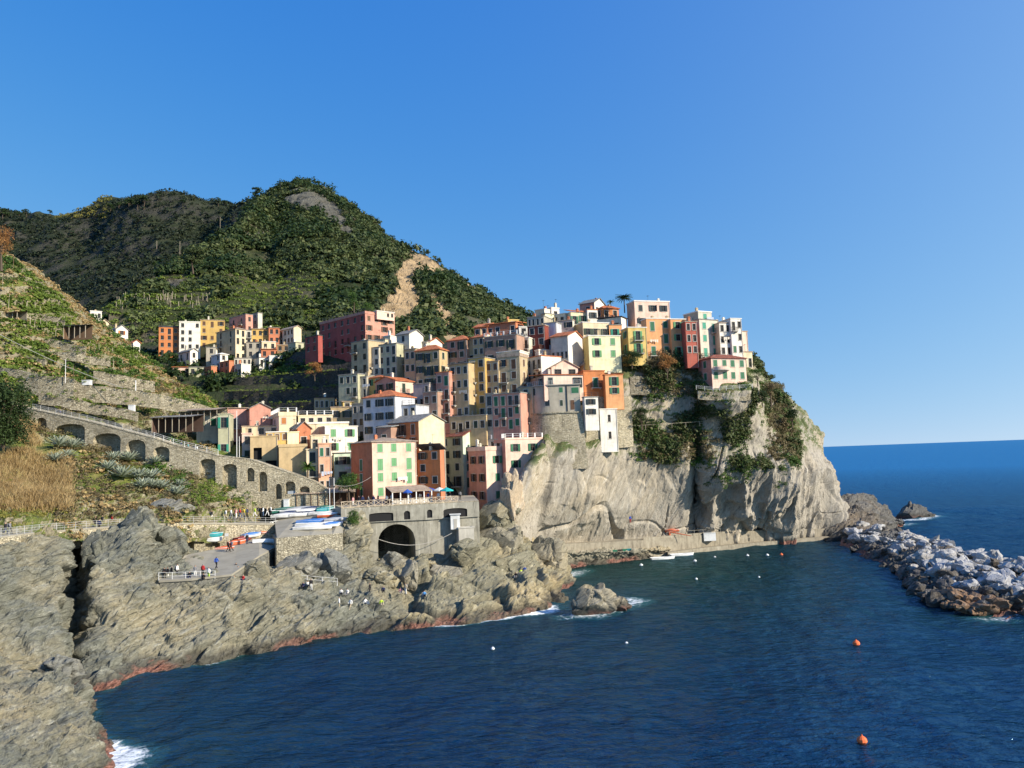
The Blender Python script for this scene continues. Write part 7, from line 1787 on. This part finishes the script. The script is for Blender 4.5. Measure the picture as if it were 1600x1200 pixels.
mast('thin mast on top of the peak', 438, 292, 640, 9, .12, M['dark_metal'], name='power_pole')
mast('thin pole on the left hillside crest', 21, 413, 194, 12, .06, M['wood'])
def vine_posts():
    pm = MB(); pm.tube((0,0,-.3), (0,0,1.0), .05, .04, 5); me = pm.mesh('vine_post', [M['wood_pale']]); gg = random.Random(3)
    for i in range(46):
        t = i/45; px = 4+190*t+gg.uniform(-4, 4); ys = 445+ (t*118) + gg.uniform(0, 46)*(1-.5*t); p = at_g(G_hill, px, ys)
        o = link_mesh('vine_post', me, None, p); o.scale = (1, 1, gg.uniform(1.4, 2.6)); o.rotation_euler = (gg.uniform(-.1,.1), gg.uniform(-.1,.1), 0); tag(o, 'thin pale vine stake standing on the upper left hillside', 'stake', 'vine stakes on the left hillside')
vine_posts()
def vine_far():
    pm = MB(); pm.tube((0,0,-.5), (0,0,1.0), .10, .08, 4); me = pm.mesh('vine_post', [M['wood_pale']]); gg = random.Random(9)
    for i in range(60):
        px = gg.uniform(175, 330); ys = gg.choice([466, 474, 482, 470])+gg.uniform(-2, 2); p = at_g(G_mtn, px, ys)
        o = link_mesh('vine_post', me, None, p); o.scale = (1, 1, gg.uniform(2.5, 3.6)); tag(o, 'tiny pale vine stake in the rows of the far vineyard spur', 'stake', 'vine stakes on the far vineyard spur')
vine_far()
def shed(label, px, py, Y, w, d, h, rz, wall, roof, posts=True):
    root = empty('shed', P(px, py, Y), rz); tag(root, label, 'shed'); b = MB(); b.poly([(-w/2-.3,-d/2-.4,h),(w/2+.3,-d/2-.4,h*.92),(w/2+.3,d/2+.3,h*1.25),(-w/2-.3,d/2+.3,h*1.3)]); b.poly([(-w/2-.3,-d/2-.4,h-.12),(-w/2-.3,d/2+.3,h*1.3-.12),(w/2+.3,d/2+.3,h*1.25-.12),(w/2+.3,-d/2-.4,h*.92-.12)]); b.poly([(-w/2-.3,-d/2-.4,h-.12),(w/2+.3,-d/2-.4,h*.92-.12),(w/2+.3,-d/2-.4,h*.92),(-w/2-.3,-d/2-.4,h)]); b.build('roof', roof, root)
    k = MB(); k.box(-w/2, w/2, d/2-.1, d/2, -1.5, h*1.2); k.box(-w/2, -w/2+.1, -d/2, d/2-.103, -1.5, h*.9); k.build('wall', wall, root)
    n = max(3, int(w/1.3))
    for i in range(n+1): x = -w/2+w*i/n; q = MB(); q.box(x-.05, x+.05, -d/2-.1, -d/2, -1.5, h*.9); q.build('post', M['wood_pale'], root)
shed('weathered wooden shed on the upper terrace at the left', 24, 500, 180, 4.5, 2.5, 1.7, -.35, M['wood_pale'], M['wood'])
shed('dark ruined shed with slanting roof on the left hillside', 122, 520, 180, 5.5, 2.5, 1.7, -.1, M['wood'], M['dark_metal'])
shed('trattoria terrace with long grey awning roof over a wall darkened for shade', 278, 664, 159, 9, 4, 1.7, -.14, paint((.10,.06,.045)), M['roof_grey'])  # dark brown wall: shade under the awning is put into its colour
shed('trattoria side roof of pale slabs stepping down to the right', 318, 655, 166, 9, 4, 2.0, -.2, M['stone'], M['roof_tan'])
def white_box(label, px, py, Y, w, h, mat=WHT, name='tank', cat='tank'):
    root = empty(name, P(px, py, Y)); tag(root, label, cat); b = MB(); b.box(-w/2, w/2, -w*.3, w*.3, -.4, h); b.build('body', mat, root); c = MB(); c.box(-w/2-.06, w/2+.06, -w*.3-.06, w*.3+.06, h+.003, h+.09); c.build('lid', mat, root)
white_box('low white water tank on the left hillside', 136, 599, 162, 1.7, .6)
white_box('white air conditioning unit by the trattoria', 206, 640, 162, 1.2, .9, name='air_conditioner', cat='air conditioner')
white_box('white container on the quay ledge', 1108, 842, 196.5, 3.0, 1.5, name='container', cat='container')
white_box('white notice box in front of the boat yard arches', 448, 792, 147, 1.0, 1.4, name='notice_board', cat='board')
def panel(label, px, py, Y, w, h, col, legs=1.2, rz=0):
    root = empty('sign_board', P(px, py, Y), rz); tag(root, label, 'sign'); b = MB(); b.box(-w/2, w/2, -.04, .04, legs, legs+h); b.build('panel', paint(col, streak=False), root)
    for x in (-w*.35, w*.35): q = MB(); q.box(x-.04, x+.04, -.03, .03, -.6, legs-.003); q.build('leg', M['frame'], root)
panel('blank pale blue grey board beside the restaurant pavilion', 458, 792, 147.5, 2.0, 1.1, (.42,.46,.50), 1.9)
panel('small white notice board on the arch wall', 354, 838, 131, .6, .5, (.7,.7,.68), 0)
def curved_balcony():
    root = [h for h in HOUSES if 'curved balcony' in h[0]['label']][0]; root, W, D, H = root; b = MB(); r = MB(); n = 14; R0 = 2.1; cx = 2.6; z = H-3.1
    for k in range(n):
        a, c = math.pi+math.pi*k/n, math.pi+math.pi*(k+1)/n; A, C = Vector((cx+R0*math.cos(a), R0*math.sin(a)*.8-.02, z)), Vector((cx+R0*math.cos(c), R0*math.sin(c)*.8-.02, z)); u = Vector((0,0,.2)); o = Vector((cx, -.02, z))
        b.poly([o+u, A+u, C+u]); b.poly([o, C, A]); b.poly([A, C, C+u, A+u]); r.poly([A+u, C+u, C+Vector((0,0,.85)), A+Vector((0,0,.85))]); r.tube(A+Vector((0,0,1.0)), C+Vector((0,0,1.0)), .03, n=4)
    bo = b.build('balcony', M['concrete'], root); r.build('parapet', paint(C_['lpink']), bo)
curved_balcony()
def crane():
    root = empty('work_crane', PZ(1041, 191.5, 4.15), -.3); tag(root, 'small orange boat crane folded on the quay', 'crane')
    b = MB(); b.tube((0,0,0), (0,0,1.4), .25, .2, 8); b.build('base', ORG, root); a = MB(); a.tube((0,0,1.3), (5.2,0,.3), .16, .08, 6); a.tube((0,0,1.4), (2.4,0,1.5), .1, .08, 6); a.build('arm', ORG, root)
crane()
for i, (px, c, w) in enumerate(((955,'green','leftmost'),(963,'black','second'),(970,'green','third'),(977,'teal','rightmost'))):
    q = rock_mesh(60+i, paint(CL[c] if c != 'green' else (.03,.20,.12), streak=False), 1, .8, .9, 2); o = link_mesh('crate', q, None, PZ(px, 183, 2.8+.05*i)); 
    bpy.data.objects.remove(o)
    b = MB(); b.box(-.5,.5,-.35,.35,0,.7,0); b.box(-.54,.54,-.39,.39,.703,.78,0); [b.box(-.53,-.503,-.3+.15*j,-.22+.15*j,.05,.65) for j in range(4)]
    o = b.build('crate', paint((.03,.20,.12) if c == 'green' else CL[c], streak=False), None, PZ(px, 181.5+i*.5, 2.0)); tag(o, '%s fishing crate on the rocky quay foot, %s of four' % (c, w), 'crate', 'fishing crates by the quay')
person('climber in blue on the lower cliff face above the quay', 985, 817, 181.5, 'stand', .3, 'blue', 'red')
railing('white handrail on the rock platform where people gather', [P(248,906,110.8), P(290,905,111.2), P(336,903,111.9)], sp=2.4, rails=(.5,1.0), r=.03)
railing('pale handrail down the rock ledge under the boat yard', [P(432,905,120), P(480,910,120.5), P(527,914,121.5)], sp=2.4, rails=(.5,1.0), r=.03)
railing('long wooden fence on the terrace below the pink villa', [P(1118,634,184), P(1160,631,184.5), P(1200,628,187)], sp=2.6, rails=(.5,1.0), r=.06, mat=M['wood_pale'])
railing('pale path rail crossing the planted cliff', [P(988,672,182.8), P(1050,668,184), P(1115,664,185)], sp=3, rails=(1.0,), r=.04, mat=M['wood_pale'])
railing('white terrace railing in front of the pink villa', [P(1088,608,180.5), P(1114,611,180), P(1176,606,182)], h=.9, sp=1.8, r=.03)
railing('thin railing on the quay edge', [qp[1]+Vector((0,.1,0)), qp[3]+Vector((0,.1,0)), qp[5]+Vector((0,.1,0))], h=.9, sp=3, rails=(1.0,), r=.03, mat=M['frame'])
def cable(label, a, c, sag, r=.03, mat=None):
    b = MB(); n = 14; pr = None
    for i in range(n+1):
        t = i/n; p = a.lerp(c, t)-Vector((0,0,4*sag*t*(1-t)))-a
        if pr is not None: b.tube(pr, p, r, n=4)
        pr = p
    tag(b.build('cable', mat or M['frame'], None, a), label, 'cable')
cable('pale cable running down across the left hillside', P(-20,512,165), P(192,606,160), .8, .05)
cable('thin cable across the gully under the square', P(590,842,139), P(706,833,143), 1.6, .05)
cable('white line from the twin post frame towards the red sided house', P(520,757,144), P(580,745,147), .9, .03)
cable('power line from the flagpole to the brown sided pink house', P(368,645,150), P(345,640,166), .4, .03)
